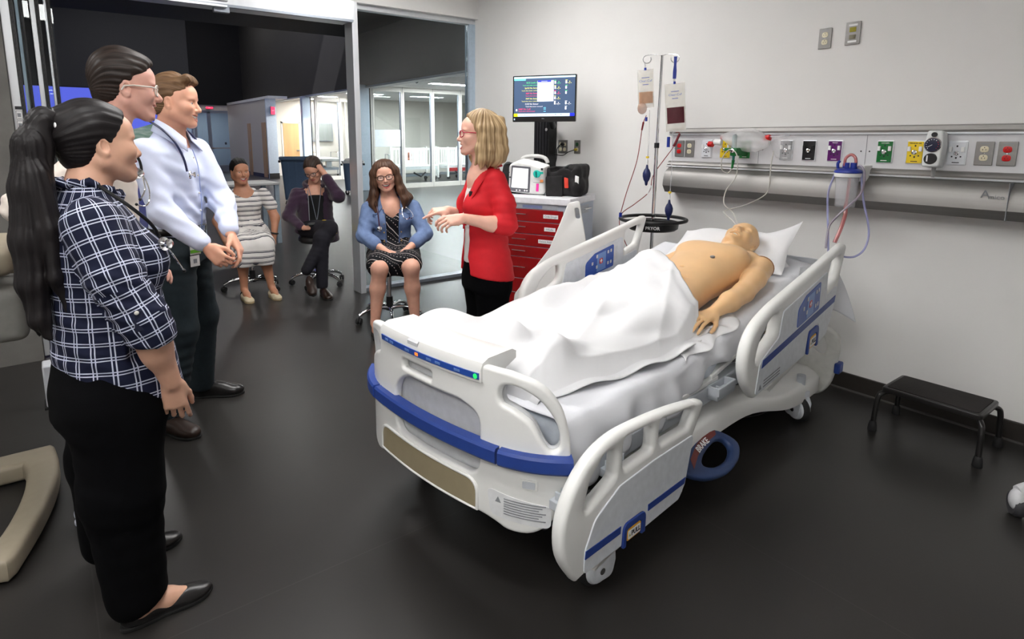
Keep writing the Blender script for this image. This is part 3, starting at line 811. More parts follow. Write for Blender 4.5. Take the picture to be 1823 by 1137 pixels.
# far foot rail (lowered)
frf = dup(rail_f, bed); frf.location = (0.14, 1.05, 0.0)
for ch in list(frf.children): bpy.data.objects.remove(ch)

# ---------------- litter frame, base, casters, headboard
fm = MB()
fm.b2((0.06, -0.46, 0.395), (1.95, -0.41, 0.47)); fm.b2((0.06, 0.41, 0.395), (1.95, 0.46, 0.47))
for u in (0.10, 0.7, 1.3, 1.9): fm.b2((u, -0.42, 0.40), (u + 0.06, 0.42, 0.46))
fm.build('litter_frame', G['bed_grey'], bed, smooth=False, bevel=0.006)
MB().b2((0.05, -0.455, 0.47), (1.15, 0.455, 0.492)).build('deck', G['bed_white'], bed, smooth=False, bevel=0.005)
dk = MB().box((1.62, 0, 0.585), (1.08, 0.91, 0.022), M=Matrix.Rotation(R_(-9.5), 3, 'Y')); dk.build('backrest_deck', G['bed_white'], bed, smooth=False, bevel=0.005)
for u in (0.02, 0.28):   # accessory brackets by the foot end
 m_ = MB().box((u + 0.05, -0.470, 0.40), (0.11, 0.03, 0.03))
 for k in range(4): m_.box((u + 0.01 + 0.027 * k, -0.478, 0.427), (0.008, 0.02, 0.03))
 m_.build('bracket', G['bed_grey'], bed, smooth=False, bevel=0.002)
m_ = MB().b2((1.04, -0.505, 0.42), (1.20, -0.46, 0.44)).b2((1.04, -0.51, 0.44), (1.20, -0.50, 0.475)).b2((1.195, -0.505, 0.42), (1.205, -0.46, 0.475)).b2((1.04, -0.505, 0.42), (1.05, -0.46, 0.475)).b2((1.09, -0.505, 0.44), (1.10, -0.47, 0.465))
m_.build('bracket', G['bed_grey'], bed, smooth=False, bevel=0.002)
# curved side cover of the base, runs from the foot up to the head wheel
def side_cover(v0, v1, name):
 V = []; F = []; N = 26
 for i in range(N + 1):
  t = i / N; u = 0.50 + 1.80 * t
  zt = 0.335 - 0.115 * (1 / (1 + math.exp(-(u - 1.55) * 9)))
  zb = zt - 0.10 + 0.03 * math.exp(-((u - 1.6) / 0.25) ** 2)
  rnd = 0.0 if t < 0.97 else (t - 0.97) * 2.2
  w0 = v0 + 0.07 * (1 - 1 / (1 + math.exp(-(u - 1.6) * 9))) + rnd
  for (dv, z) in ((0, zb), (0, zt - 0.02), (0.02, zt), (v1 - w0 - 0.0, zt + 0.005), (v1 - w0, zb)):
   V.append((u, w0 + dv, z))
 k = 5
 for i in range(N):
  for j in range(k):
   j2 = (j + 1) % k
   F.append((i * k + j, i * k + j2, (i + 1) * k + j2, (i + 1) * k + j))
 F.append(tuple(range(k))[::-1]); F.append(tuple(N * k + j for j in range(k)))
 return obj(name, (V, F), G['bed_white'], bed, auto=50)
side_cover(-0.545, -0.20, 'base_cover')
V_, F_ = bpy.data.objects['base_cover'].data, None
bc2 = bpy.data.objects['base_cover'].copy(); bc2.scale = (1, -1, 1); C.objects.link(bc2); bc2.parent = bed; bc2.name = 'base_cover'
MB().b2((0.15, -0.33, 0.17), (2.25, 0.33, 0.27)).build('base_frame', mat('bed_dark', (0.06, 0.06, 0.065), 0.5), bed, smooth=False, bevel=0.01)
for v in (-0.25, 0.25):
 MB().tube([(0.35, v, 0.24), (0.75, v, 0.42)], 0.03, 8).build('lift_arm', G['bed_grey'], bed); MB().tube([(1.9, v, 0.24), (1.5, v, 0.42)], 0.03, 8).build('lift_arm', G['bed_grey'], bed)
def caster(u, v, ang):
 c = empty('caster', (u, v, 0), ang); c.parent = bed
 prof = [(0.012, -0.021), (0.045, -0.023), (0.062, -0.019), (0.070, -0.010), (0.071, 0.0), (0.070, 0.010), (0.062, 0.019), (0.045, 0.023), (0.012, 0.021)]
 MB().lathe(prof, (0, 0, 0.071), 28, Matrix.Rotation(R_(90), 3, 'X')).build('tyre', G['rubber'], c)
 MB().lathe([(0.052, -0.030), (0.058, -0.022), (0.058, 0.022), (0.052, 0.030), (0.03, 0.034), (0.01, 0.035)], (0, 0, 0.074), 28, Matrix.Rotation(R_(90), 3, 'X')).build('hub_cover', G['bed_face'], c)
 m2 = MB()
 for s in (-1, 1):
  m2.add(*plate(fillet([(-0.045, 0.02), (0.04, 0.02), (0.055, 0.075), (0.05, 0.135), (-0.03, 0.15), (-0.06, 0.10)], 0.03, 4), [], 0.008, 0.002, 1, lambda a, b, q: (a + 0.012, s * 0.034 + q, b + 0.012)))
 m2.box((0, 0, 0.16), (0.06, 0.07, 0.03))
 m2.build('fork', G['bed_face'], c)
 MB().cyl((0, -0.042, 0.071), (0, 0.042, 0.071), 0.012).build('axle', G['chrome'], c)
 MB().cyl((0, 0, 0.16), (0, 0, 0.26), 0.022).build('stem', G['bed_grey'], c)
 return c
caster(0.25, -0.465, R_(-8)); caster(0.26, 0.45, R_(20)); caster(2.03, -0.515, R_(62)); caster(2.02, 0.47, R_(30))
# brake pedal ring
def ring_pedal():
 y = -0.525
 def PD(a, b, q):
  return (a + 0.025, y + (b - 0.2) * 0.85 + q * 0.66, 0.215 + (b - 0.2) * 0.55 + q * -0.75)
 out = smooth2([(0.735, 0.20), (0.80, 0.145), (0.92, 0.115), (1.05, 0.125), (1.13, 0.165), (1.13, 0.215), (1.075, 0.272), (1.0, 0.285), (0.9, 0.272), (0.8, 0.24)], 5)
 hole = smooth2([(0.845, 0.190), (0.90, 0.160), (1.00, 0.155), (1.07, 0.180), (1.075, 0.215), (1.03, 0.232), (0.95, 0.228), (0.88, 0.213)], 5)
 p = obj('brake_pedal', plate(out, [hole], 0.036, 0.014, 3, lambda a, b, q: PD(a, b, q)), mat('pedal_blue', srgb(44, 62, 100), 0.45), bed, auto=50)
 lab = [(0.775, 0.200), (0.85, 0.228), (0.93, 0.246), (1.05, 0.252), (1.068, 0.268), (1.0, 0.278), (0.9, 0.266), (0.80, 0.235)]
 obj('pedal_label', plate(lab, [], 0.002, 0.0005, 1, lambda a, b, q: PD(a, b, q - 0.0185)), mat('label_maroon', srgb(112, 56, 52), 0.5), p, smooth=False)
 tx = text_vf('BRAKE', 0.036, bold=True)
 def arc(p_):
  a = 0.925 + p_[0]; return PD(a, 0.2545 + p_[1] * 0.9 - 0.8 * (a - 0.99) ** 2, -0.0205 - p_[2])
 obj('lettering', ([arc(q) for q in tx[0]], tx[1]), G['label_white'], p, smooth=False)
 MB().tube([(1.0, y + 0.05, 0.24), (1.0, y + 0.12, 0.25), (1.0, y + 0.28, 0.25)], 0.02, 8).build('pedal_arm', G['bed_dark'], p)
ring_pedal()
# headboard stands on the base by the wall
hb_out = smooth2([(0.0, 0.035), (0.30, 0.03), (0.44, 0.045), (0.505, 0.12), (0.53, 0.26), (0.535, 0.36), (0.515, 0.42), (0.45, 0.455), (0.40, 0.47), (0.30, 0.485), (0.0, 0.485)], 5, closed=False)
hb_out = [(x * 1.12, z * 1.02) for x, z in hb_out]
hb_o = hb_out + [(-x, y) for (x, y) in hb_out[::-1][1:-1]]
hh2 = smooth2([(x * 1.12, z * 1.02) for x, z in [(0.345, 0.415), (0.40, 0.42), (0.455, 0.39), (0.475, 0.33), (0.46, 0.285), (0.42, 0.30), (0.395, 0.34), (0.355, 0.375)]], 4)
obj('headboard', plate(hb_o, [hh2, [(-x, y) for x, y in hh2]], 0.045, 0.016, 3, lambda a, b, q: (2.36 + q, a, b)), mat('headboard_white', (0.66, 0.655, 0.62), 0.4), bed, auto=50)
obj('headboard_insert', plate(fillet([(-0.33, 0.14), (0.33, 0.14), (0.33, 0.36), (-0.33, 0.36)], 0.05, 5), [], 0.012, 0.004, 2, lambda a, b, q: (2.333 + q, a, b)), G['bed_beige'], bed)
for s in (-1, 1):
 MB().box((2.36, s * 0.60, 0.235), (0.07, 0.03, 0.06)).build('bumper', G['bed_blue'], bed, bevel=0.008)
cord = tag(MB().tube(bez([(3.15, 1.60, 0.36), (3.20, 1.56, 0.30), (3.16, 1.50, 0.14), (3.05, 1.55, 0.02), (2.9, 1.62, 0.008), (2.7, 1.68, 0.007)], 8), 0.005, 6).build('bed_power_cord', G['black_plastic'], None),
           'thin black power cord hanging below the head of the bed', 'cord')
# ============================================================ SIGNED-DISTANCE MODELLING (bodies, clothes, cushions)
def vec(p): return np.asarray(p, dtype=np.float64)
def rotm(yaw=0.0, pitch=0.0, roll=0.0):
 """columns: forward, left, up.  yaw about z, pitch>0 looks down, roll>0 tips the head to its right"""
 cy_, sy_ = math.cos(yaw), math.sin(yaw); cp_, sp_ = math.cos(pitch), math.sin(pitch); cr_, sr_ = math.cos(roll), math.sin(roll)
 Rz = np.array([[cy_, -sy_, 0], [sy_, cy_, 0], [0, 0, 1]])
 Ry = np.array([[cp_, 0, sp_], [0, 1, 0], [-sp_, 0, cp_]])
 Rx = np.array([[1, 0, 0], [0, cr_, -sr_], [0, sr_, cr_]])
 return Rz @ Ry @ Rx

class Sdf:
 """list of primitives, each with its bounds, blended by polynomial smooth min / max"""
 def __init__(s):
  s.pr = []
  s.T = (np.eye(3), np.zeros(3))
 def frame(s, Rm, o):
  s.T = (np.asarray(Rm), vec(o)); return s
 def _w(s, p): return s.T[0] @ vec(p) + s.T[1]
 def ell(s, c, r, k=0.02, M=None, op='u'):
  c = s._w(c); r = vec(r); Rm = s.T[0] if M is None else s.T[0] @ M
  def fn(P):
   q = (P - c) @ Rm
   a = np.sqrt(((q / r) ** 2).sum(-1)); b = np.sqrt(((q / r ** 2) ** 2).sum(-1))
   return a * (a - 1) / np.maximum(b, 1e-9)
  e = np.sqrt(((Rm * r) ** 2).sum(1))
  s.pr.append((fn, c - e, c + e, k, op)); return s
 def cone(s, a, b, ra, rb=None, k=0.02, op='u', flat=None, fdir=None):
  """round cone a->b; flat<1 squeezes it along fdir"""
  a = s._w(a); b = s._w(b); rb = ra if rb is None else rb
  ba = b - a; L2 = ba @ ba
  fd = None
  if flat:
   fd = s.T[0] @ vec(fdir); fd = fd / np.linalg.norm(fd)
  def fn(P):
   pa = P - a
   h = np.clip((pa @ ba) / max(L2, 1e-12), 0, 1)
   dv = pa - h[..., None] * ba
   if fd is not None:
    comp = dv @ fd
    dv = dv + (comp * (1 / flat - 1))[..., None] * fd
    return (np.sqrt((dv ** 2).sum(-1)) - (ra + (rb - ra) * h)) * (flat ** 0.5)
   return np.sqrt((dv ** 2).sum(-1)) - (ra + (rb - ra) * h)
  lo = np.minimum(a - ra, b - rb); hi = np.maximum(a + ra, b + rb)
  s.pr.append((fn, lo, hi, k, op)); return s
 def chain(s, pts, rs, k=0.02, op='u', **kw):
  if not hasattr(rs, '__len__'): rs = [rs] * len(pts)
  for i in range(len(pts) - 1):
   s.cone(pts[i], pts[i + 1], rs[i], rs[i + 1], k, op, **kw)
  return s
 def box(s, c, h, rnd=0.01, k=0.01, M=None, op='u'):
  c = s._w(c); h = vec(h); Rm = s.T[0] if M is None else s.T[0] @ M
  def fn(P):
   q = np.abs((P - c) @ Rm) - (h - rnd)
   return np.sqrt((np.maximum(q, 0) ** 2).sum(-1)) + np.minimum(q.max(-1), 0) - rnd
  e = (np.abs(Rm) * h).sum(1)
  s.pr.append((fn, c - e, c + e, k, op)); return s
 def loft(s, st, k=0.03, op='u', pw=2.0, endr=0.02):
  """stations (z, cx, cy, halfx, halfy) stacked along local z, elliptic sections"""
  st = np.array(sorted(st), dtype=float); Rm, o = s.T
  zz = st[:, 0]
  xs = np.linspace(zz[0], zz[-1], 60)
  def sm(col):
   y = np.interp(xs, zz, st[:, col])
   n = max(3, int(60 * 0.05)) | 1
   ker = np.ones(n) / n
   return np.convolve(np.pad(y, n // 2, mode='edge'), ker, 'valid')
  tab = [sm(c_) for c_ in (1, 2, 3, 4)]
  def fn(P):
   q = (P - o) @ Rm
   z = q[..., 2]
   cx_, cy_, a, b = (np.interp(z, xs, t) for t in tab)
   X = np.abs(q[..., 0] - cx_) / a; Y = np.abs(q[..., 1] - cy_) / b
   rr = (X ** pw + Y ** pw) ** (1 / pw)
   d1 = (rr - 1) * np.minimum(a, b)
   d2 = np.maximum(zz[0] - z, z - zz[-1])
   h = np.maximum(endr - np.abs(d1 - d2), 0) / endr
   return np.maximum(d1, d2) + h * h * endr * 0.25
  cs = []
  for r_ in st:
   for sx in (-1, 1):
    for sy in (-1, 1):
     cs.append(Rm @ np.array([r_[1] + sx * r_[3], r_[2] + sy * r_[4], r_[0]]) + o)
  cs = np.array(cs)
  s.pr.append((fn, cs.min(0), cs.max(0), k, op)); return s
 def plane(s, p, n, k=0.006):
  """keep only the side the normal points away from (cut)"""
  p = s._w(p); n = s.T[0] @ vec(n); n = n / np.linalg.norm(n)
  s.pr.append((lambda P: -((P - p) @ n), None, None, k, 'p')); return s
 def bounds(s):
  lo = np.min([q[1] for q in s.pr if q[4] == 'u'], axis=0); hi = np.max([q[2] for q in s.pr if q[4] == 'u'], axis=0)
  return lo, hi
 def mesh(s, h=0.006, lo=None, hi=None, warp=None, smooth=0, fine=()):
  """one mesh; inside the boxes (lo, hi, h) of fine the grid lines stand closer"""
  b0, b1 = s.bounds()
  lo = b0 - 3 * h if lo is None else np.maximum(vec(lo), b0 - 3 * h)
  hi = b1 + 3 * h if hi is None else np.minimum(vec(hi), b1 + 3 * h)
  ax = []
  for i in range(3):
   c = [lo[i]]
   while c[-1] < hi[i]:
    st = h
    for l, u, hf in fine:
     if l[i] - hf <= c[-1] <= u[i]: st = min(st, hf)
     elif c[-1] < l[i]: st = min(st, max(hf, (l[i] - c[-1]) * 0.999 if l[i] - c[-1] < st else st))
    c.append(c[-1] + st)
   ax.append(np.array(c))
  n = np.array([len(c) for c in ax])
  Fd = np.full(n, 0.2)
  for fn, l, u, k, op in s.pr:
   mg = k + 2.5 * h
   if l is None:
    i0 = np.zeros(3, int); i1 = n
   else:
    i0 = np.array([np.searchsorted(ax[i], l[i] - mg) for i in range(3)]); i1 = np.array([np.searchsorted(ax[i], u[i] + mg) for i in range(3)])
   if np.any(i1 <= i0): continue
   sl = tuple(slice(i0[i], i1[i]) for i in range(3))
   P = np.stack(np.meshgrid(*[ax[i][i0[i]:i1[i]] for i in range(3)], indexing='ij'), -1)
   d = fn(P); f = Fd[sl]
   if op == 'u':
    hh_ = np.maximum(k - np.abs(f - d), 0) / k
    Fd[sl] = np.minimum(f, d) - hh_ * hh_ * k * 0.25
   else:
    dd_ = -d
    hh_ = np.maximum(k - np.abs(f - dd_), 0) / k
    Fd[sl] = np.maximum(f, dd_) + hh_ * hh_ * k * 0.25
  if warp is not None:
   m = np.abs(Fd) < 0.03
   idx = np.argwhere(m)
   Fd[m] += warp(np.stack([ax[i][idx[:, i]] for i in range(3)], 1))
  v, f = surface_nets(Fd)
  v = np.stack([np.interp(v[:, i], np.arange(n[i]), ax[i]) for i in range(3)], 1)
  if smooth: v = lap(v, f, smooth)
  return v, f

def surface_nets(Fd):
 ins = Fd < 0
 nx, ny, nz = Fd.shape
 cnt = np.zeros((nx - 1, ny - 1, nz - 1), np.int8)
 for dx in (0, 1):
  for dy in (0, 1):
   for dz in (0, 1):
    cnt += ins[dx:nx - 1 + dx, dy:ny - 1 + dy, dz:nz - 1 + dz]
 cells = np.argwhere((cnt > 0) & (cnt < 8))
 idm = -np.ones(cnt.shape, np.int64)
 idm[tuple(cells.T)] = np.arange(len(cells))
 acc = np.zeros((len(cells), 3)); num = np.zeros(len(cells))
 i, j, k = cells.T
 cs = [(a, b, c) for a in (0, 1) for b in (0, 1) for c in (0, 1)]
 val = {c: Fd[i + c[0], j + c[1], k + c[2]] for c in cs}
 for c in cs:
  for axx in range(3):
   if c[axx] == 0:
    e = list(c); e[axx] = 1; e = tuple(e)
    a, b = val[c], val[e]
    m = (a < 0) != (b < 0)
    t = np.where(m, a / np.where(m, a - b, 1), 0)
    p = np.tile(np.array(c, float), (len(cells), 1)); p[:, axx] = t
    acc += p * m[:, None]; num += m
 v = cells + acc / num[:, None]
 faces = []
 for axx in range(3):
  sl0 = [slice(None)] * 3; sl1 = [slice(None)] * 3
  sl0[axx] = slice(0, -1); sl1[axx] = slice(1, None)
  A = ins[tuple(sl0)]; B = ins[tuple(sl1)]
  ed = np.argwhere(A != B)
  o1, o2 = [q for q in range(3) if q != axx]
  ok = (ed[:, o1] > 0) & (ed[:, o2] > 0) & (ed[:, o1] < Fd.shape[o1] - 1) & (ed[:, o2] < Fd.shape[o2] - 1)
  ed = ed[ok]
  fl = A[tuple(ed.T)]
  q = []
  for (d1, d2) in ((0, 0), (-1, 0), (-1, -1), (0, -1)):
   c = ed.copy(); c[:, o1] += d1; c[:, o2] += d2
   q.append(idm[tuple(c.T)])
  q = np.stack(q, 1)
  flip = fl if axx != 1 else ~fl
  q[~flip] = q[~flip][:, ::-1]
  faces.append(q)
 return v, np.concatenate(faces)

def lap(v, f, it=1, lam=0.5):
 n = len(v)
 e = np.concatenate([f[:, [0, 1]], f[:, [1, 2]], f[:, [2, 3]], f[:, [3, 0]]])
 deg = np.bincount(e[:, 0], minlength=n) + np.bincount(e[:, 1], minlength=n)
 for _ in range(it):
  s_ = np.zeros_like(v)
  for c_ in range(3):
   s_[:, c_] = np.bincount(e[:, 0], v[e[:, 1], c_], n) + np.bincount(e[:, 1], v[e[:, 0], c_], n)
  v = v + lam * (s_ / np.maximum(deg, 1)[:, None] - v)
 return v

def vnormals(v, f):
 n = np.cross(v[f[:, 2]] - v[f[:, 0]], v[f[:, 3]] - v[f[:, 1]])
 o = np.zeros_like(v)
 for c_ in range(4):
  for d_ in range(3):
   o[:, d_] += np.bincount(f[:, c_], n[:, d_], len(v))
 return o / np.maximum(np.linalg.norm(o, axis=1), 1e-12)[:, None]

def vnoise(P, scale=10.0, seed=0.0):
 """cheap smooth pseudo-noise from sines, -1..1, vectorised"""
 x, y, z = P[..., 0] * scale + seed, P[..., 1] * scale + seed * 1.7, P[..., 2] * scale + seed * 2.3
 return (np.sin(x * 1.0 + 1.3 * np.sin(y * 0.9 + z * 0.6)) * np.cos(y * 1.1 + 1.1 * np.sin(z * 0.8 + x * 0.5)) + np.sin(z * 1.2 + 1.2 * np.sin(x * 0.7 - y * 0.9)) * 0.7) / 1.7

def merge(*vfs):
 V = []; F = []; n = 0
 for v, f in vfs:
  V.append(np.asarray(v, dtype=float)); F.append(np.asarray(f) + n); n += len(v)
 return np.concatenate(V), np.concatenate(F)

def set_uv(o, uv):
 """per-corner uv from an array (n_loops, 2)"""
 l = o.data.uv_layers.new(name='pattern')
 l.data.foreach_set('uv', np.asarray(uv, dtype=np.float32).ravel())
# ============================================================ PEOPLE TOOLKIT
def skin_mat(name, col, rough=0.48, sss=0.12):
 return mat(name, col, rough, var=0.05, scale=25, bump=0.03, bscale=350, sss=sss)
def hair_mat(name, dark, light, scale=1.0):
 """streaky hair: noise along the strands, which follow the pattern coordinates"""
 m = bpy.data.materials.new(name); m.use_nodes = True
 nt = m.node_tree; b = nt.nodes['Principled BSDF']
 b.inputs['Roughness'].default_value = 0.48; b.inputs['Specular IOR Level'].default_value = 0.25
 tc = nt.nodes.new('ShaderNodeUVMap'); tc.uv_map = 'pattern'; mp = nt.nodes.new('ShaderNodeMapping')
 mp.inputs['Scale'].default_value = (330 * scale, 7 * scale, 1)
 nt.links.new(tc.outputs['UV'], mp.inputs['Vector'])
 nz = nt.nodes.new('ShaderNodeTexNoise'); nz.inputs['Scale'].default_value = 1.0; nz.inputs['Detail'].default_value = 3
 nt.links.new(mp.outputs['Vector'], nz.inputs['Vector'])
 rp = nt.nodes.new('ShaderNodeValToRGB')
 rp.color_ramp.elements[0].color = tuple(dark) + (1,); rp.color_ramp.elements[0].position = 0.32
 rp.color_ramp.elements[1].color = tuple(light) + (1,); rp.color_ramp.elements[1].position = 0.70
 nt.links.new(nz.outputs['Fac'], rp.inputs['Fac']); nt.links.new(rp.outputs['Color'], b.inputs['Base Color'])
 bp_ = nt.nodes.new('ShaderNodeBump'); bp_.inputs['Strength'].default_value = 0.25; bp_.inputs['Distance'].default_value = 0.002
 nt.links.new(nz.outputs['Fac'], bp_.inputs['Height']); nt.links.new(bp_.outputs['Normal'], b.inputs['Normal'])
 MATS[name] = m
 return m
def hair_uv(o, v, f, H, comb=False, axis=None):
 """strands run from the crown downwards, or from the forehead backwards when combed"""
 q = (v - H.o) @ H.R if axis is None else v - vec(axis)
 if comb: an = np.arctan2(q[:, 1], q[:, 2] + 0.02); w = q[:, 0]
 else: an = np.arctan2(q[:, 1] , q[:, 0] + 0.015); w = q[:, 2]
 c4 = an[f]; ref = c4[:, :1]; c4 = ref + (c4 - ref + np.pi) % (2 * np.pi) - np.pi
 uv = np.zeros((len(f), 4, 2)); uv[:, :, 0] = c4 * 0.09; uv[:, :, 1] = w[f]; set_uv(o, uv.reshape(-1, 2))

class Head:
 """adds a head to an Sdf.  Rm columns = forward, left, up;  o = point between the ears"""
 def __init__(h, Rm, o, sc=1.0, female=True, smile=0.5, openm=0.0, nose=1.0, jaw=1.0, fat=0.0, closed=False, ears=True):
  h.R = np.asarray(Rm); h.o = vec(o); h.sc = sc; h.female = female; h.smile = smile; h.openm = openm
  h.nose = nose; h.jaw = jaw; h.fat = fat; h.closed = closed; h.ears = ears
 def w(h, p): return h.R @ (vec(p) * h.sc) + h.o
 def add(h, S):
  s = h.sc; old = S.T
  S.frame(h.R * 1.0, h.o)
  def E(c, r, k=0.012, M=None, op='u'): S.ell(vec(c) * s, vec(r) * s, k * s, M, op)
  def K(a, b, ra, rb, k=0.012, op='u'): S.cone(vec(a) * s, vec(b) * s, ra * s, rb * s, k * s, op)
  f = h.fat; j = h.jaw
  E((-0.016, 0, 0.036), (0.099, 0.077, 0.086), 0.03)                # skull
  E((0.018, 0, -0.022), (0.076, 0.066 + f * 0.6, 0.082), 0.035)      # face block
  E((0.052, 0, 0.045), (0.044, 0.060, 0.045), 0.03)                  # forehead
  for y in (1, -1):
   K((-0.002, y * 0.054 * j, -0.050), (0.066, y * 0.018, -0.096), 0.020 + f, 0.017 + f * 0.6, 0.03)   # jaw line
   E((0.058, y * 0.039, -0.026 + 0.004 * h.smile), (0.030 + f * 0.5, 0.025 + f, 0.026 + f), 0.022)     # cheek
   E((0.077, y * 0.030, 0.021), (0.016, 0.024, 0.008), 0.014)     # brow
  E((0.077, 0, -0.100), (0.017 * j, 0.020 * j, 0.014), 0.016)         # chin
  E((0.081, 0, -0.061), (0.017, 0.030, 0.024), 0.02)                  # mouth mound
  # nose
  n = h.nose
  K((0.086, 0, 0.010), (0.086 + 0.024 * n, 0, -0.030), 0.0085, 0.0105, 0.010)
  E((0.104 + 0.006 * (n - 1), 0, -0.034), (0.0125, 0.012, 0.0095), 0.008)
  for y in (1, -1):
   E((0.096, y * 0.0125, -0.036), (0.010, 0.0068, 0.0075), 0.006)
   E((0.1015, y * 0.0065, -0.0435), (0.005, 0.0035, 0.003), 0.003, None, 's')
  # sockets and lids
  for y in (1, -1):
   E((0.097, y * 0.032, 0.001), (0.017, 0.017, 0.011), 0.012, None, 's')
   E((0.0745, y * 0.032, 0.0), (0.0150, 0.0158, 0.0140), 0.006)
   if not h.closed:
    E((0.094, y * 0.0325, -0.0005), (0.018, 0.0130, 0.0042 - 0.0010 * h.smile), 0.002, None, 's')
   else:
    E((0.0905, y * 0.0325, -0.004), (0.004, 0.0135, 0.0016), 0.002, None, 's')
  # lips: corners lifted by the smile, gap by openm
  sm = h.smile * 0.012; op_ = h.openm; wl = 0.022 + 0.009 * h.smile
  LX = lambda t: 0.0970 - (0.012 + 0.004 * h.smile) * t * t
  T_ = (0, 0.45, 0.8, 1.0)
  for y in (1, -1):
   for t0, t1 in zip(T_[:-1], T_[1:]):
    ra, rb = 0.0046 - 0.0018 * t0, 0.0046 - 0.0018 * t1
    K((LX(t0), y * wl * t0, -0.0612 + op_ * 0.30 * (1 - t0) + sm * t0 * t0), (LX(t1), y * wl * t1, -0.0612 - 0.004 * t1 + op_ * 0.30 * (1 - t1) + sm * t1 * t1), ra, rb, 0.003)
    K((LX(t0) - 0.002, y * wl * t0, -0.0715 + 0.005 * t0 - op_ * 0.75 * (1 - t0 ** 2) + sm * t0 * t0), (LX(t1) - 0.002, y * wl * t1, -0.0715 + 0.005 * t1 - op_ * 0.75 * (1 - t1 ** 2) + sm * t1 * t1), ra * 1.15, rb, 0.003)
  if op_ > 0.002:
   for q in range(-4, 5):
    t_ = q / 4.6
    E((0.096 - 0.008 * t_ * t_, wl * t_, -0.0655 - op_ * 0.22 + sm * t_ * t_ + op_ * 0.15 * t_ * t_), (0.022, 0.0065, op_ * 0.60 * (1 - t_ * t_) ** 0.6), 0.002, None, 's')
  else:
   E((0.102, 0, -0.066), (0.010, wl * 0.9, 0.0014), 0.0025, None, 's')
  if h.ears:
   for y in (1, -1):
    Me = rotm(y * 0.35, 0, 0) @ rotm(0, -0.18, 0)
    E((-0.008, y * 0.079, -0.006), (0.018, 0.0075, 0.031), 0.006, Me)
    E((-0.004, y * 0.084, -0.002), (0.010, 0.006, 0.018), 0.004, Me, 's')
    E((-0.001, y * 0.077, -0.028), (0.009, 0.006, 0.010), 0.006, Me)
  S.T = old
 def extras(h, iris=(0.10, 0.06, 0.03), brow=(0.04, 0.025, 0.02), lip=None, browm=1.0):
  """list of (vf, material) pieces that belong to the face: eyes, brows, teeth"""
  out = []
  s = h.sc
  ex, ey, ez = h.R[:, 0], h.R[:, 1], h.R[:, 2]
  if not h.closed:
   for y in (1, -1):
    c = h.w((0.0755, y * 0.032, 0.0))
    M3 = Matrix([list(r) for r in h.R])
    b = MB().ell(c, (0.0128 * s,) * 3, 16, 10, M3)
    out.append((b.vf, mat('eye_white', (0.75, 0.73, 0.71), 0.2, var=0.01)))
    c2 = h.w((0.0755 + 0.0095, y * 0.032, -0.0002))
    b = MB().ell(c2, (0.0040 * s, 0.0062 * s, 0.0062 * s), 14, 8, M3)
    out.append((b.vf, mat('iris_%02d%02d' % (int(iris[0] * 99), int(iris[2] * 99)), iris, 0.15, var=0.1)))
  if browm > 0:
   for y in (1, -1):
    P = [h.w(p) for p in ((0.0925, y * 0.012, 0.0175), (0.0935, y * 0.024, 0.0225), (0.0885, y * 0.036, 0.0245), (0.076, y * 0.049, 0.0185))]
    b = MB().tube(bez(P, 4), [0.0032 * s * browm * q for q in (0.7, 0.9, 1, 1.1, 1.15, 1.1, 1.05, 1, 0.9, 0.75, 0.6, 0.45, 0.3)], 6)
    out.append((b.vf, mat('brow_%02d%02d' % (int(brow[0] * 99), int(brow[1] * 99)), brow, 0.7, var=0.2)))
  if h.openm > 0.002:
   sm = h.smile * 0.012; wl = (0.022 + 0.009 * h.smile) * 0.90
   V = []; N = 14
   for i in range(N + 1):
    a = -1 + 2 * i / N
    x = 0.0915 - 0.013 * a * a
    zc = -0.0625 + sm * 0.95 * a * a + h.openm * 0.15
    V.append(h.w((x, a * wl, zc + 0.003))); V.append(h.w((x, a * wl, zc - min(0.0105, h.openm * 0.9) * (1 - 0.5 * a * a))))
   F = [(2 * i, 2 * i + 1, 2 * i + 3, 2 * i + 2) for i in range(N)]
   out.append(((V, F), mat('teeth', (0.80, 0.77, 0.70), 0.25, var=0.02)))
   b = MB().ell(h.w((0.070, 0, -0.069)), (0.014 * s, 0.022 * s, 0.012 * s), 12, 8, Matrix([list(r) for r in h.R]))
   out.append((b.vf, mat('mouth_dark', (0.10, 0.02, 0.02), 0.5)))
  return out
 def lip_mask(h, P):
  """1 where a point lies on the lips"""
  q = ((P - h.o) @ h.R) / h.sc
  sm = h.smile * 0.012; wl = 0.024 + 0.009 * h.smile
  zc = -0.066 + sm * (q[:, 1] / wl) ** 2
  up = 0.0085 + h.openm * 0.25; dn = 0.0105 + h.openm * 0.85
  e = np.where(q[:, 2] > zc, (q[:, 2] - zc) / up, (zc - q[:, 2]) / dn)
  t = 1 - (q[:, 1] / wl) ** 2
  return (q[:, 0] > 0.076) & (t > 0) & (e < np.sqrt(np.maximum(t, 0)) * 0.95)

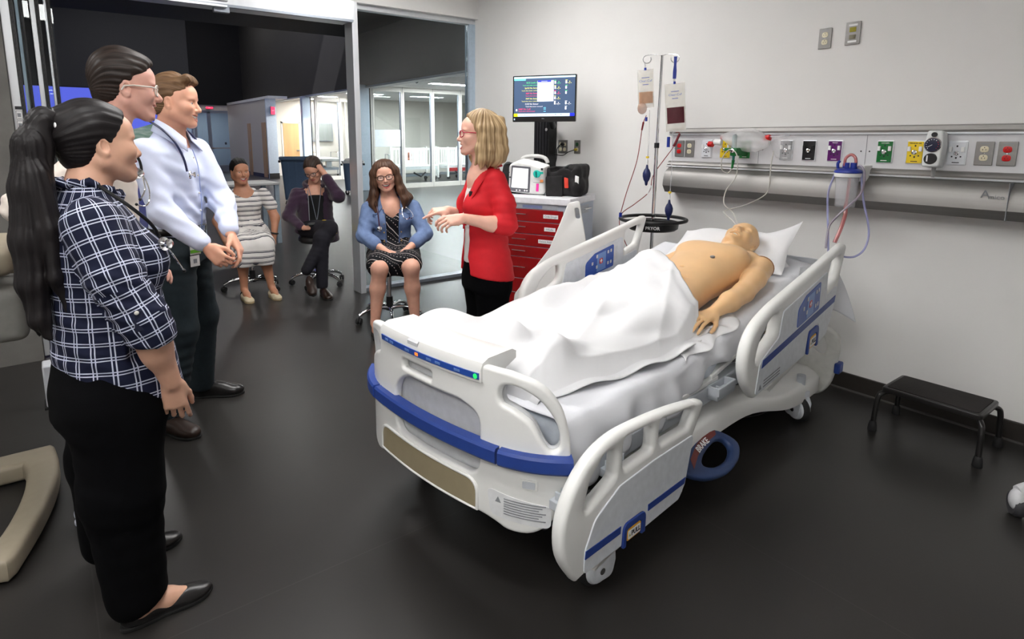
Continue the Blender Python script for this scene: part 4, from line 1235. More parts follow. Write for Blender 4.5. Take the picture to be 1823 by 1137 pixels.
def hand(S, wrist, fdir, back, side, curl=(20, 25, 15), spread=4, thumb=(30, 25), sc=1.0, curls=None):
 """five-fingered hand. wrist point, finger direction, back-of-hand direction; side=+1 when the thumb is on the left of the
 finger direction seen from the back of the hand.  curls: per finger (mcp, pip, dip) in degrees"""
 x = vec(fdir); x = x / np.linalg.norm(x)
 z = vec(back); z = z - x * (z @ x); z = z / np.linalg.norm(z)
 y = np.cross(z, x) * side
 B = np.stack([x, y, z], 1); o = vec(wrist)
 W_ = lambda p: B @ (vec(p) * sc) + o
 def Ry(v, a):   # flex towards the palm (-z)
  c_, s_ = math.cos(a), math.sin(a); return np.array([v[0] * c_ + v[2] * s_, v[1], -v[0] * s_ + v[2] * c_])
 # palm
 for (ya, yb) in ((0.026, 0.016), (0.010, 0.006), (-0.008, -0.006), (-0.026, -0.014)):
  S.cone(W_((0.012, yb, 0)), W_((0.088 - abs(ya + 0.004) * 0.25, ya, 0.001)), 0.0150 * sc, 0.0112 * sc, 0.012 * sc)
 S.ell(W_((0.035, 0.024, -0.008)), vec((0.030, 0.015, 0.014)) * sc, 0.012 * sc, B)
 S.ell(W_((0.040, -0.024, -0.006)), vec((0.034, 0.012, 0.013)) * sc, 0.012 * sc, B)
 tips = []
 specs = [(0.029, 0.091, (0.040, 0.025, 0.020), 0.0088), (0.0095, 0.095, (0.044, 0.029, 0.021), 0.0090), (-0.0105, 0.091, (0.040, 0.027, 0.020), 0.0086), (-0.0285, 0.083, (0.032, 0.020, 0.018), 0.0076)]
 for i, (fy, fx, ls, r) in enumerate(specs):
  cu_ = curls[i] if curls else curl
  sp = R_(spread) * (1.5 - i)
  p = np.array([fx, fy, 0.001]); d0 = np.array([math.cos(sp), math.sin(sp), 0.0]); a = 0.0
  for sgm in range(3):
   a += R_(cu_[sgm])
   d = Ry(np.array([1.0, 0, 0]), a); d = np.array([d[0] * math.cos(sp), d[0] * math.sin(sp), d[2]])
   q = p + d * ls[sgm]
   S.cone(W_(p), W_(q), (r - 0.0006 * sgm) * sc, (r - 0.0006 * (sgm + 1)) * sc, 0.004 * sc)
   p = q
  tips.append(W_(p))
 # thumb leaves the side of the palm near its base
 ta, tb = R_(thumb[0]), R_(thumb[1])
 p = np.array([0.022, 0.026, -0.006]); d = np.array([math.cos(ta), math.sin(ta), -0.35]); d /= np.linalg.norm(d)
 q = p + d * 0.044; S.cone(W_(p), W_(q), 0.0145 * sc, 0.0105 * sc, 0.010 * sc)
 d2 = np.array([math.cos(ta - tb), math.sin(ta - tb), -0.30]); d2 /= np.linalg.norm(d2)
 q2 = q + d2 * 0.030; S.cone(W_(q), W_(q2), 0.0100 * sc, 0.0092 * sc, 0.005 * sc)
 d3 = np.array([math.cos(ta - 1.6 * tb), math.sin(ta - 1.6 * tb), -0.28]); d3 /= np.linalg.norm(d3)
 q3 = q2 + d3 * 0.023; S.cone(W_(q2), W_(q3), 0.0092 * sc, 0.0078 * sc, 0.005 * sc)
 return W_((0.05, 0, 0)), tips

class Person:
 def __init__(p, name, label, base, skin, group=None):
  p.base = vec(base); p.S = Sdf(); p.skin = skin; p.label = label; p.boxes = []; p.extra = []; p.kids = []
  p.split_head = True; p.lod = 1.0; p.head = None; p.name = name
 def build(p, coarse=0.014, lip=None):
  """body = one mesh; fine voxels inside the boxes (lo, hi, h), coarse outside"""
  q_ = p.lod; fine = [(vec(lo), vec(hi), max(h, 0.0045) * q_) for lo, hi, h in p.boxes[1:] if h < 0.009]
  if p.head is not None:
   o_ = p.head.o; fine.append((o_ - 0.125, o_ + 0.125, 0.0033 * (q_ ** 0.4))); lo, hi, h = p.boxes[0]
   if p.split_head: fine.append((np.array([9, 9, lo[2]]), np.array([9, 9, o_[2]]), 0.007))
  v, f = p.S.mesh(coarse, smooth=1, fine=fine)
  # keep the body that hangs together
  lab_ = np.arange(len(v))
  for _ in range(400):
   m_ = lab_[f].min(1); l2 = lab_.copy()
   for c_ in range(4): np.minimum.at(l2, f[:, c_], m_)
   l2 = l2[l2]
   if (l2 == lab_).all(): break
   lab_ = l2
  big = np.bincount(lab_).argmax(); f = f[lab_[f[:, 0]] == big]
  use = np.unique(f); inv = -np.ones(len(v), int); inv[use] = np.arange(len(use)); v = v[use]; f = inv[f]
  v = v - p.base
  mats = [p.skin]; fm_ = np.zeros(len(f), int)
  if lip is not None and p.head is not None:
   cen = v[f].mean(1) + p.base
   fm_[p.head.lip_mask(cen)] = 1
   mats.append(lip)
  elif p.extra: mats.append(p.skin)
  V = [v]; F = [list(map(tuple, f.tolist()))]; n = len(v); FM = list(fm_)
  faces = F[0]
  for (vf, mm) in p.extra:
   if mm not in mats: mats.append(mm)
   V.append(vec([tuple(q) for q in vf[0]]) - p.base)
   faces += [tuple(i + n for i in q) for q in vf[1]]
   FM += [mats.index(mm)] * len(vf[1])
   n += len(vf[0])
  o = obj(p.name, ([tuple(q) for q in np.concatenate(V).tolist()], faces), mats, None, auto=0, loc=tuple(p.base), fmat=FM)
  tag(o, p.label, 'person')
  p.o = o
  return o
 def cloth(p, name, S, m, h=0.007, warp=None, smooth=1, lo=None, hi=None, auto=0):
  v, f = S.mesh(h, lo, hi, warp=warp, smooth=smooth)
  o = obj(name, (v - p.base, f), m, p.o, auto=auto)
  return o, v, f
 def kid(p, name, vf, m, parent=None, **k):
  v = [tuple(vec(q) - p.base) for q in vf[0]]
  return obj(name, (v, vf[1]), m, parent or p.o, **k)

def folds(amp, dirs, freq, seed=0.0, center=None, rad=None):
 """wrinkles across the direction given, strongest near center"""
 d = vec(dirs); d = d / np.linalg.norm(d)
 def fn(P):
  ph = (P @ d) * freq * 2.2 + 2.2 * vnoise(P, 9.0, seed) + 1.2 * vnoise(P, 21.0, seed + 3)
  a = amp * 0.8 * (0.5 + 0.5 * vnoise(P, 7.0, seed + 5))
  r = -a * np.sin(ph)
  if center is not None:
   dd = ((P - vec(center)) ** 2).sum(-1)
   r = r * np.exp(-dd / (2 * rad * rad))
  return r
 return fn
def fsum(*fs):
 return lambda P: sum(f(P) for f in fs)
# ============================================================ MATTRESS, SHEETS, PILLOW, MANIKIN
BO = np.array([1.075, 1.66, 0.0]); BYAW = R_(7.5)
BR = rotm(BYAW)
def on_bed(o):
 o.location = tuple(BO); o.rotation_euler = (0, 0, BYAW); return o
def zm(u):
 u = np.asarray(u, float)
 return 0.625 + 0.165 * np.maximum(0, np.sqrt((u - 1.02) ** 2 + 0.012) * 0.5 + (u - 1.02) * 0.5 - 0.003)
S = Sdf()
S.box((0.615, 0, 0.555), (0.515, 0.44, 0.062), 0.03, 0.03)
S.frame(rotm(0, -math.atan(0.165), 0), (1.62, 0, 0.650)); S.box((0, 0, 0), (0.60, 0.44, 0.062), 0.03, 0.05)
mt = on_bed(obj('mattress', S.mesh(0.02, smooth=2), mat('mattress_cover', (0.62, 0.67, 0.74), 0.5), None, auto=0))
tag(mt, 'pale grey mattress under the white fitted sheet on the bed', 'mattress')

def grid_obj(name, X, Y, Z, m, solid=0.0, sub=0):
 nu, nv = X.shape
 V = np.stack([X.ravel(), Y.ravel(), Z.ravel()], 1)
 i, j = np.meshgrid(np.arange(nu - 1), np.arange(nv - 1), indexing='ij')
 a = (i * nv + j).ravel()
 F = np.stack([a, a + nv, a + nv + 1, a + 1], 1)
 o = obj(name, (V, F), m, None, auto=0)
 if solid:
  md = o.modifiers.new('thick', 'SOLIDIFY'); md.thickness = solid; md.offset = 1
 if sub:
  md = o.modifiers.new('sub', 'SUBSURF'); md.levels = md.render_levels = sub
 return o

# fitted sheet: hangs over both long sides, wrinkled
NU, NT = 140, 100
u = np.linspace(0.085, 2.235, NU)[:, None] * np.ones((1, NT))
t = np.linspace(0, 1, NT)[None, :] * np.ones((NU, 1))
drop = 0.175 + 0.035 * np.sin(u * 4.1 + 0.6) + 0.02 * np.sin(u * 11) - 0.06 * np.clip((u - 0.95) / 0.5, 0, 1) - 0.045 * np.exp(-((u - 1.12) / 0.13) ** 2)
Ltot = 2 * 0.19 + 0.91
sarc = t * Ltot - 0.19
top = zm(u) + 0.008
v = np.where(sarc < 0, -0.452 - 0.012 * np.sin(np.clip(-sarc / 0.19, 0, 1) * 2.5), np.where(sarc > 0.91, 0.452, -0.452 + sarc))
dz = np.where(sarc < 0, -(-sarc / 0.19) * drop, np.where(sarc > 0.91, -((sarc - 0.91) / 0.19) * drop, 0))
edge = np.minimum(np.abs(v + 0.455), np.abs(v - 0.455))
rnd_ = np.where((sarc >= 0) & (sarc <= 0.91), -0.022 * np.clip(1 - edge / 0.035, 0, 1) ** 2, -0.022)
z = top + dz + rnd_
PP = np.stack([u, v, z], -1)
side = np.clip(-sarc / 0.05, 0, 1)
z = z + (1 - side) * (0.006 * vnoise(PP, 9, 1.0) * np.clip(1.4 - edge * 2.2, 0.2, 1) + 0.0045 * np.sin((u * 26 + v * 34) + 2.0 * vnoise(PP, 6, 4.0)) * np.clip(1 - (v + 0.45) / 0.30, 0, 1))
z = z + (1 - side) * 0.010 * (1 - np.abs(np.sin(u * 11 + v * 7 + 2 * vnoise(PP, 5, 3)))) ** 5 * np.clip(1 - (v + 0.45) / 0.3, 0, 1)
v = v - side * (0.012 * np.sin(u * 31 + 2.2 * vnoise(PP, 7, 2.0) + z * 18) * np.clip(-sarc / 0.12, 0, 1) + 0.010 * vnoise(PP, 11, 6.0) + 0.012 * np.exp(-((u - 0.42) / 0.05) ** 2))
fs = on_bed(grid_obj('fitted_sheet', u, v, z, G['linen'], 0.003))
tag(fs, 'crumpled white bottom sheet hanging over the side of the mattress', 'sheet')
# its loose head corner hangs past the rail
def corner_cloth():
 n, m_ = 60, 26
 a = np.linspace(0, 1, n)[:, None] * np.ones((1, m_)); b = np.linspace(0, 1, m_)[None, :] * np.ones((n, 1))
 pu = np.interp(a, [0, 0.35, 0.55, 0.75, 1], [2.04, 2.22, 2.31, 2.335, 2.33]); pv = np.interp(a, [0, 0.35, 0.55, 0.75, 1], [-0.455, -0.475, -0.45, -0.33, 0.05])
 rip = 0.018 * np.sin(a * 30 + 3 * b) * b
 fl_ = (0.05 + 0.16 * b ** 0.6) * np.exp(-((a - 0.5) / 0.20) ** 2)
 U = pu + rip * 0.7 + fl_ * 0.5; Vv = pv - fl_ * 0.9 + rip * 0.5
 drop_ = 0.12 + 0.20 * np.exp(-((a - 0.48) / 0.25) ** 2)
 Z = 0.835 - drop_ * b - 0.02 * (1 - b) * 0 + 0.01 * np.sin(a * 21) * b
 o = grid_obj('sheet_corner', U, Vv, Z, G['linen'], 0.003)
 o.parent = fs
corner_cloth()

# top sheet over the legs
NS, NT = 130, 110
vt = np.linspace(0, 1, NT)[None, :] * np.ones((NS, 1))
ss = np.linspace(0, 1, NS)[:, None] * np.ones((1, NT))
ctrl_v = np.array([-0.44, -0.33, -0.25, -0.05, 0.13, 0.35, 0.60]); ctrl_e = np.array([1.18, 1.13, 1.17, 1.37, 1.49, 1.53, 1.50])
v0 = np.interp(ss[:, :1] * 1.3, [0, 0.1, 0.4, 0.75, 1.0, 1.3], [-0.30, -0.33, -0.385, -0.42, -0.43, -0.40])
v = v0 + (0.60 - v0) * vt
ue = np.interp(v, ctrl_v, ctrl_e)
u = 0.115 + (ue - 0.115) * ss
base_z = zm(u) + 0.018
def legz(u_, v_):
 h = np.zeros_like(u_)
 for vc, sg in ((-0.25, 0.0), (-0.06, 0.012)):
  prof = np.interp(u_, [0.16, 0.22, 0.27, 0.34, 0.45, 0.62, 0.72, 0.95, 1.15, 1.4, 1.6], [0.06, 0.17, 0.195, 0.135, 0.115, 0.105, 0.125, 0.145, 0.165, 0.185, 0.2]) + sg
  wid = np.interp(u_, [0.16, 0.35, 0.6, 1.0, 1.2], [0.075, 0.075, 0.075, 0.11, 0.15])
  vc2 = vc + np.interp(u_, [0.2, 1.2], [0.0, 0.0 if vc < -0.1 else -0.02])
  h = np.maximum(h, prof * np.exp(-np.abs((v_ - vc2) / wid) ** 2.6 * 0.75))
 h = np.maximum(h, np.interp(u_, [0.92, 1.05, 1.15, 1.3, 1.5], [0.12, 0.20, 0.222, 0.226, 0.226]) * np.exp(-np.abs((v_ + 0.085) / 0.31) ** 4))
 # cloth left bunched on the far side, by the rail
 h = np.maximum(h, 0.13 * np.exp(-((v_ - 0.40) / 0.12) ** 2) * np.exp(-((u_ - 0.30) / 0.22) ** 2))
 h = np.maximum(h, 0.10 * np.exp(-((v_ - 0.36) / 0.12) ** 2) * np.exp(-((u_ - 0.95) / 0.35) ** 2))
 return h
hz = legz(u, v)
for _ in range(5):     # let the cloth bridge between the ridges
 p_ = np.pad(hz, 1, mode='edge')
 av = (p_[:-2, 1:-1] + p_[2:, 1:-1] + p_[1:-1, :-2] + p_[1:-1, 2:]) / 4
 hz = np.maximum(hz * 0.55 + av * 0.45, hz * 0.985)
z = base_z + hz
PP = np.stack([u, v, z], -1)
z += 0.012 * np.sin(u * 9 - v * 26 + 2.5 * vnoise(PP, 4, 1)) * np.clip(0.35 + vnoise(PP, 3, 8), 0, 1) + 0.006 * np.sin(u * 20 + v * 21 + 2 * vnoise(PP, 5, 4)) * np.clip(vnoise(PP, 4, 2), 0, 1) + 0.005 * vnoise(PP, 8, 3)
z += 0.016 * (1 - np.abs(np.sin(u * 4.5 - v * 9 + 1.8 * vnoise(PP, 3.5, 5)))) ** 4 * np.clip(0.5 + vnoise(PP, 3, 1), 0, 1) + 0.011 * (1 - np.abs(np.sin(u * 8 + v * 10 + 2 * vnoise(PP, 4, 9)))) ** 4 * np.clip(0.3 + vnoise(PP, 4, 6), 0, 1)
z += 0.010 * np.exp(-((ss - 0.945) / 0.03) ** 2) + 0.006 * np.sin(ss * 60 + v * 9) * np.clip((ss - 0.86) / 0.1, 0, 1)
near = np.clip(1 - vt / 0.05, 0, 1)
z = np.where(vt < 0.05, np.minimum(z, base_z + 0.012 + 0.008 * np.sin(u * 22)), z)
z = base_z + (z - base_z) * np.clip(ss / 0.06, 0.0, 1) ** 0.5 - 0.05 * np.clip(1 - ss / 0.02, 0, 1)
far = np.clip((v - 0.44) / 0.16, 0, 1)
z -= far * 0.17
v = np.where(v > 0.44, 0.44 + (v - 0.44) * 0.25, v)
ts = on_bed(grid_obj('top_sheet', u, v, z, G['linen_top'], 0.004))
tag(ts, 'smooth white top sheet covering the legs of the manikin', 'sheet')
# flap of the sheet beside the hand
n, m_ = 30, 22
a = np.linspace(0, 1, n)[:, None] * np.ones((1, m_)); b = np.linspace(0, 1, m_)[None, :] * np.ones((n, 1))
U = 0.84 + 0.50 * a + 0.02 * b + 0.02 * np.sin(b * 5); Vv = -0.455 + 0.11 * b + 0.016 * np.sin(a * 13) * (1 - b)
Z = zm(U) + 0.016 + 0.020 * np.sin(a * 15 + b * 3) ** 2 * (0.3 + a) * np.sin(np.pi * np.clip(b, 0, 1)) + 0.012 * vnoise(np.stack([U, Vv, U * 0], -1), 30, 2.0) ** 2 - 0.008 * (1 - np.sin(np.pi * b))
fl = grid_obj('folded_flap', U, Vv, Z, G['linen_top'], 0.003); fl.parent = ts

# pillow
def pillow():
 n, m_ = 50, 40
 V = []; F = []
 A = np.linspace(-1, 1, n); B_ = np.linspace(-1, 1, m_)
 def pt(a, b, sgn):
  w = (1 - abs(a) ** 3.2) ** 0.75 * (1 - abs(b) ** 3.2) ** 0.75
  pin = 1 - 0.07 * (1 - abs(a * b)) * max(abs(a), abs(b)) ** 4
  dent = math.exp(-((a + 0.15) ** 2 * 2.2 + (b + 0.22) ** 2 * 3.5))
  h = 0.085 * w * (1 - 0.5 * dent) if sgn > 0 else -0.05 * w
  x = 0.20 * b * pin; y = 0.335 * a * pin
  return x, y, h + 0.006 * math.sin(a * 9 + b * 5) * w
 for sgn in (1, -1):
  k0 = len(V)
  for a in A:
   for b in B_:
    x, y, hgt = pt(a, b, sgn)
    lift = 0.0
    if a < 0: lift = 0.16 * max(0.0, -a - 0.45) ** 1.3 * max(0, b + 0.6)   # near head corner stands up against the board
    V.append((x, y, hgt + lift))
  for i in range(n - 1):
   for j in range(m_ - 1):
    q = (k0 + i * m_ + j, k0 + (i + 1) * m_ + j, k0 + (i + 1) * m_ + j + 1, k0 + i * m_ + j + 1)
    F.append(q[::-1] if sgn > 0 else q)
 Mx = Matrix.Translation((2.085, -0.06, 0.862)) @ Matrix.Rotation(R_(-20), 4, 'Y') @ Matrix.Rotation(R_(4), 4, 'Z')
 V = [tuple(Mx @ Vector(p)) for p in V]
 o = on_bed(obj('pillow', (V, F), G['linen_top'], None, auto=0))
 tag(o, 'plump white pillow under the head of the manikin', 'pillow')
 # open pillowcase end, hanging on the near side
 n2, m2 = 26, 16
 a = np.linspace(0, 1, n2)[:, None] * np.ones((1, m2)); b = np.linspace(0, 1, m2)[None, :] * np.ones((n2, 1))
 U = 1.90 + 0.16 * a + 0.05 * b; Vv = -0.33 - 0.05 * b + 0.01 * np.sin(a * 11); Z = 0.835 + 0.05 * a - 0.085 * b + 0.008 * np.sin(a * 14 + 1)
 c = grid_obj('pillowcase_hem', U, Vv, Z, G['linen_top'], 0.003); c.parent = o
pillow()

# ---------------- training manikin lying on its back (bed coordinates)
man_skin = mat('manikin_vinyl', srgb(228, 186, 138), 0.38, var=0.035, scale=9, sss=0.06, bump=0.015, bscale=120)
P = Person('training_manikin', 'bald peach vinyl training manikin lying under a white sheet', (0, 0, 0), man_skin)
S = P.S
slope = math.atan(0.165)
ax = np.array([math.cos(slope), 0, math.sin(slope)]); nrm = np.array([-math.sin(slope), 0, math.cos(slope)])
FR = np.stack([np.array([0, 1.0, 0]), nrm, ax], 1)         # local x = across, y = up, z = along to the head
o0 = np.array([1.15, -0.155, 0.757])
S.frame(FR, o0)
S.loft([(-0.10, 0, 0, 0.165, 0.095), (0.0, 0, 0, 0.168, 0.098), (0.12, 0, 0.002, 0.152, 0.094), (0.25, 0, 0.006, 0.150, 0.098), (0.40, 0, 0.012, 0.172, 0.110), (0.52, 0, 0.014, 0.185, 0.108), (0.62, 0, 0.006, 0.172, 0.088), (0.685, 0, 0.0, 0.10, 0.062)], 0.05, pw=2.3, endr=0.05)
for sx in (-1, 1):
 S.ell((sx * 0.085, 0.085, 0.52), (0.085, 0.035, 0.07), 0.06)             # pectorals
 S.ell((sx * 0.155, 0.0, 0.635), (0.062, 0.055, 0.062), 0.05)              # shoulders
 S.cone((sx * 0.03, 0.03, 0.69), (sx * 0.14, 0.035, 0.655), 0.020, 0.018, 0.04)   # collar bones
S.ell((0, 0.098, 0.225), (0.010, 0.012, 0.006), 0.008, None, 's')
# navel crease and port
S.ell((-0.045, 0.098, 0.13), (0.030, 0.010, 0.004), 0.006, rotm(0.5), 's')
S.frame(np.eye(3), (0, 0, 0))
arm_n = [(1.775, -0.355, 0.852), (1.635, -0.385, 0.825), (1.49, -0.395, 0.785), (1.36, -0.39, 0.765), (1.235, -0.375, 0.738)]
S.chain(arm_n[:3], [0.060, 0.053, 0.046], 0.012)
S.chain(arm_n[2:], [0.047, 0.045, 0.027], 0.02)
hand(S, (1.235, -0.375, 0.737), (-1, 0.12, -0.13), (0.0, -0.25, 1), +1, curl=(12, 18, 12), thumb=(38, 20), sc=0.97)
arm_f = [(1.775, 0.045, 0.848), (1.63, 0.09, 0.81), (1.49, 0.12, 0.77), (1.24, 0.10, 0.73)]
S.chain(arm_f, [0.060, 0.053, 0.047, 0.028], 0.03)
hand(S, (1.24, 0.10, 0.73), (-1, -0.1, -0.1), (0, 0.2, 1), -1, sc=0.97)
# head: face turned a little to the far side
hf = np.array([-0.32, -0.13, 0.94]); hf /= np.linalg.norm(hf)
hu = np.array([0.93, -0.12, 0.33]); hu = hu - hf * (hu @ hf); hu /= np.linalg.norm(hu)
HR = np.stack([hf, np.cross(hu, hf), hu], 1)
hc = np.array([2.005, -0.150, 0.925])
H = Head(HR, hc, 1.02, female=False, smile=0.15, openm=0.015, nose=0.95, jaw=1.05, closed=True)
H.add(S); P.head = H; P.split_head = False
S.chain([(1.80, -0.155, 0.862), (1.90, -0.152, 0.885), tuple(hc + HR @ vec((-0.018, 0, -0.055)))], [0.066, 0.058, 0.058], 0.03)
# legs under the sheet
for vc in (-0.25, -0.06):
 S.chain([(1.12, vc, 0.735), (0.72, vc, 0.69), (0.32, vc, 0.685)], [0.082, 0.056, 0.036], 0.04)
 S.chain([(0.30, vc, 0.68), (0.275, vc, 0.80)], [0.034, 0.028], 0.02)
P.boxes = [((1.86, -0.40, 0.72), (2.3, 0.3, 1.3), 0.0026), ((0.95, -0.5, 0.6), (1.30, -0.305, 1.0), 0.0032),
           ((1.12, -0.6, 0.5), (1.875, 0.3, 1.1), 0.0085), ((0.1, -0.5, 0.5), (1.16, 0.3, 1.1), 0.012)]
P.extra = [e for e in H.extras(browm=0.0)]
for q in (2,):
 pass
mo = P.build(); on_bed(mo); mo['category'] = 'manikin'
bz = lambda z_, x_, y_: tuple(o0 + FR @ vec((x_, y_, z_)))
# skull cap seam, shoulder joint, chest port
ring = []
for k in range(33):
 a = math.pi * (k / 32.0) - math.pi / 2
 ring.append(tuple(hc + HR @ (vec((0.030 + 0.028 * math.cos(a) - 0.02, 0.0785 * math.sin(a), 0.062 + 0.05 * math.cos(a))) * 1.02)))
pc = bz(0.375, -0.075, 0.116)
MB().lathe([(0.010, -0.008), (0.0115, 0.001), (0.008, 0.003)], pc, 16, Matrix([list(r) for r in np.stack([FR[:, 0], FR[:, 2], FR[:, 1]], 1)])).build('chest_port', mat('port_grey', (0.25, 0.25, 0.26), 0.3, metal=0.5), mo)
sr = []
for k in range(28):
 a = 2 * math.pi * k / 28
 d_ = vec(arm_n[1]) - vec(arm_n[0]); d_ = d_ / np.linalg.norm(d_)
 e1 = np.cross(d_, (0, 0, 1)); e1 /= np.linalg.norm(e1); e2 = np.cross(d_, e1)
 sr.append(tuple(vec(arm_n[0]) - d_ * 0.012 + (e1 * math.cos(a) + e2 * math.sin(a)) * 0.0605))
MB().tube(sr, 0.0028, 6, closed=True).build('shoulder_seam', mat('seam_brown', srgb(150, 100, 60), 0.6), mo)
# ============================================================ HEADWALL UNIT
def sweep_y(prof, y0, y1, name, m, parent, caps=True):
 """closed (x, z) profile swept along y"""
 n = len(prof)
 V = [(x, y0, z) for x, z in prof] + [(x, y1, z) for x, z in prof]
 F = [(i, (i + 1) % n, n + (i + 1) % n, n + i) for i in range(n)]
 F += [tuple(range(n))[::-1], tuple(range(n, 2 * n))]
 return obj(name, (V, F), m, parent, auto=35)
HXF = 3.735
hw = thing('headwall_unit', 'long stainless steel and white medical gas panel on the wall behind the bed', 'medical panel', (0, 0, 0))
YL, YR = 2.745, -1.2
MB().b2((HXF, YR, 1.325), (WX, YL - 0.01, 1.535)).build('face_board', mat('board_white', (0.66, 0.66, 0.68), 0.4, var=0.015), hw, smooth=False)
sweep_y([(HXF - 0.012, 1.528), (HXF - 0.016, 1.540), (HXF - 0.010, 1.560), (HXF + 0.02, 1.567), (WX, 1.567), (WX, 1.528)], YR, YL, 'top_rail', G['steel'], hw)
sweep_y([(HXF - 0.004, 1.515), (HXF - 0.018, 1.520), (HXF - 0.018, 1.528), (WX, 1.528), (WX, 1.515)], YR, YL, 'top_bead', G['alu'], hw)
sweep_y([(HXF - 0.020, 1.296), (HXF - 0.024, 1.310), (HXF - 0.016, 1.326), (HXF - 0.004, 1.334), (WX, 1.334), (WX, 1.296)], YR, YL, 'lower_rail', G['steel'], hw)
sweep_y([(HXF - 0.026, 1.290), (HXF - 0.034, 1.294), (HXF - 0.026, 1.302), (WX, 1.302), (WX, 1.290)], YR, YL, 'lower_bead', G['alu'], hw)
prof = [(HXF - 0.020, 1.292)] + [(HXF - 0.035 - 0.055 * math.sin(a), 1.275 - 0.135 * (1 - math.cos(a)) / 1.0) for a in [i * 0.13 for i in range(1, 12)]] + [(HXF - 0.06, 1.112), (WX, 1.105), (WX, 1.292)]
sweep_y(prof, YR, YL - 0.02, 'service_cover', G['steel'], hw)
# rounded end of the service cover
ep = [(x, z) for x, z in prof]
V = [(x + (0.02 if x < WX - 0.01 else 0), YL - 0.02 + 0.018, z) for x, z in ep] + [(x, YL - 0.02, z) for x, z in ep]
n = len(ep)
obj('end_cap', (V, [(i, (i + 1) % n, n + (i + 1) % n, n + i) for i in range(n)] + [tuple(range(n))[::-1]]), G['steel'], hw, auto=35)
for y in (2.07, 1.45, 0.30):
 MB().b2((HXF - 0.0015, y - 0.001, 1.336), (HXF + 0.002, y + 0.001, 1.514)).build('panel_joint', G['ink_grey'], hw, smooth=False)
for y in (2.70, 2.10, 2.045, 1.475, 1.432, 0.775):
 MB().cyl((HXF - 0.002, y, 1.425), (HXF + 0.002, y, 1.425), 0.004, n=10).build('screw', G['ink'], hw)
MB().b2((HXF - 0.0925, 0.792, 1.112), (HXF - 0.03, 0.795, 1.29)).build('cover_joint', G['ink_grey'], hw, smooth=False)
obj('maker_lettering', place(text_vf('A', 0.055), (HXF - 0.0865, 0.880, 1.232), (0, -1, 0), (-0.25, 0, 1), (-1, 0, -0.25)), G['ink_grey'], hw, smooth=False)
obj('maker_lettering', place(text_vf('mico', 0.032), (HXF - 0.0905, 0.836, 1.222), (0, -1, 0), (-0.2, 0, 1), (-1, 0, -0.2)), G['ink_grey'], hw, smooth=False)

def plate_x(y, z, w_, h_, x, th, m, name, parent, r=0.004, bev=0.002):
 """rounded plate standing on a wall that faces -x"""
 return obj(name, plate(fillet([(-w_ / 2, -h_ / 2), (w_ / 2, -h_ / 2), (w_ / 2, h_ / 2), (-w_ / 2, h_ / 2)], r, 3), [], th, bev, 1, lambda a, b, c: (x - th / 2 - c, y - a, z + b)), m, parent, auto=40)
def duplex(parent, y, z, x, mcol, pm='steel'):
 e = empty('outlet'); e.parent = parent
 plate_x(y, z, 0.072, 0.116, x, 0.008, G[pm], 'plate', e, 0.004, 0.003)
 for s in (1, -1):
  plate_x(y, z + s * 0.0205, 0.034, 0.030, x - 0.008, 0.003, G[mcol], 'receptacle', e, 0.013, 0.001)
  for (a, b, ww, hh_) in ((-0.006, 0.002, 0.002, 0.008), (0.006, 0.002, 0.002, 0.007), (0.0, -0.008, 0.004, 0.004)):
   plate_x(y - a, z + s * 0.0205 - b, ww, hh_, x - 0.011, 0.0008, G['ink'], 'slot', e, 0.0005, 0.0002)
 plate_x(y, z, 0.005, 0.005, x - 0.008, 0.001, G['chrome'], 'screw', e, 0.002, 0.0003)
 plate_x(y, z + 0.048, 0.035, 0.004, x - 0.008, 0.0006, G['ink_grey'], 'print_line', e, 0.0005, 0.0002)
 return e
def gas(parent, y, z, x, mcol, latch='label_white', port='chrome', title=None, ink='label_white'):
 e = empty('gas_outlet'); e.parent = parent
 plate_x(y, z, 0.080, 0.122, x, 0.006, G['alu'], 'back_plate', e, 0.006, 0.002)
 plate_x(y, z, 0.070, 0.112, x - 0.006, 0.005, G[mcol], 'plate', e, 0.002, 0.001)
 for s in (1, -1):
  plate_x(y + s * 0.025, z + 0.018, 0.013, 0.025, x - 0.011, 0.010, G[latch], 'latch', e, 0.002, 0.001)
 MB().lathe([(0.011, 0), (0.012, 0.010), (0.008, 0.012), (0.006, 0.004)], (x - 0.011, y, z), 18, Matrix.Rotation(R_(-90), 3, 'Y')).build('port', G[port], e)
 for (a, b) in ((0.018, -0.018), (-0.018, -0.018), (0, -0.024), (0, 0.034)):
  plate_x(y - a, z + b, 0.007, 0.007 if a else 0.009, x - 0.011, 0.001, G['ink'], 'pin_hole', e, 0.002, 0.0003)
 if title:
  obj('lettering', place(text_vf(title, 0.009), (x - 0.0115, y, z + 0.047), (0, -1, 0), (0, 0, 1)), G[ink], e, smooth=False)
 plate_x(y, z - 0.047, 0.030, 0.004, x - 0.011, 0.0008, G[ink], 'print_line', e, 0.0005, 0.0002)
 return e
mat('plate_white', (0.74, 0.76, 0.80), 0.4); mat('plate_grey', (0.30, 0.31, 0.32), 0.4, metal=0.3); mat('plate_black', (0.01, 0.01, 0.011), 0.35)
Zr = 1.424
duplex(hw, 2.661, Zr, HXF, 'red'); duplex(hw, 2.577, Zr, HXF, 'ivory')
gas(hw, 2.44, Zr, HXF, 'plate_white', ink='ink'); gas(hw, 2.300, Zr, HXF, 'yellow', ink='ink'); gas(hw, 2.160, Zr, HXF, 'green', title='OXYGEN')
gas(hw, 1.893, Zr, HXF, 'plate_grey'); gas(hw, 1.756, Zr, HXF, 'plate_black', latch='plate_black'); gas(hw, 1.611, Zr, HXF, 'purple', title='WAGD')
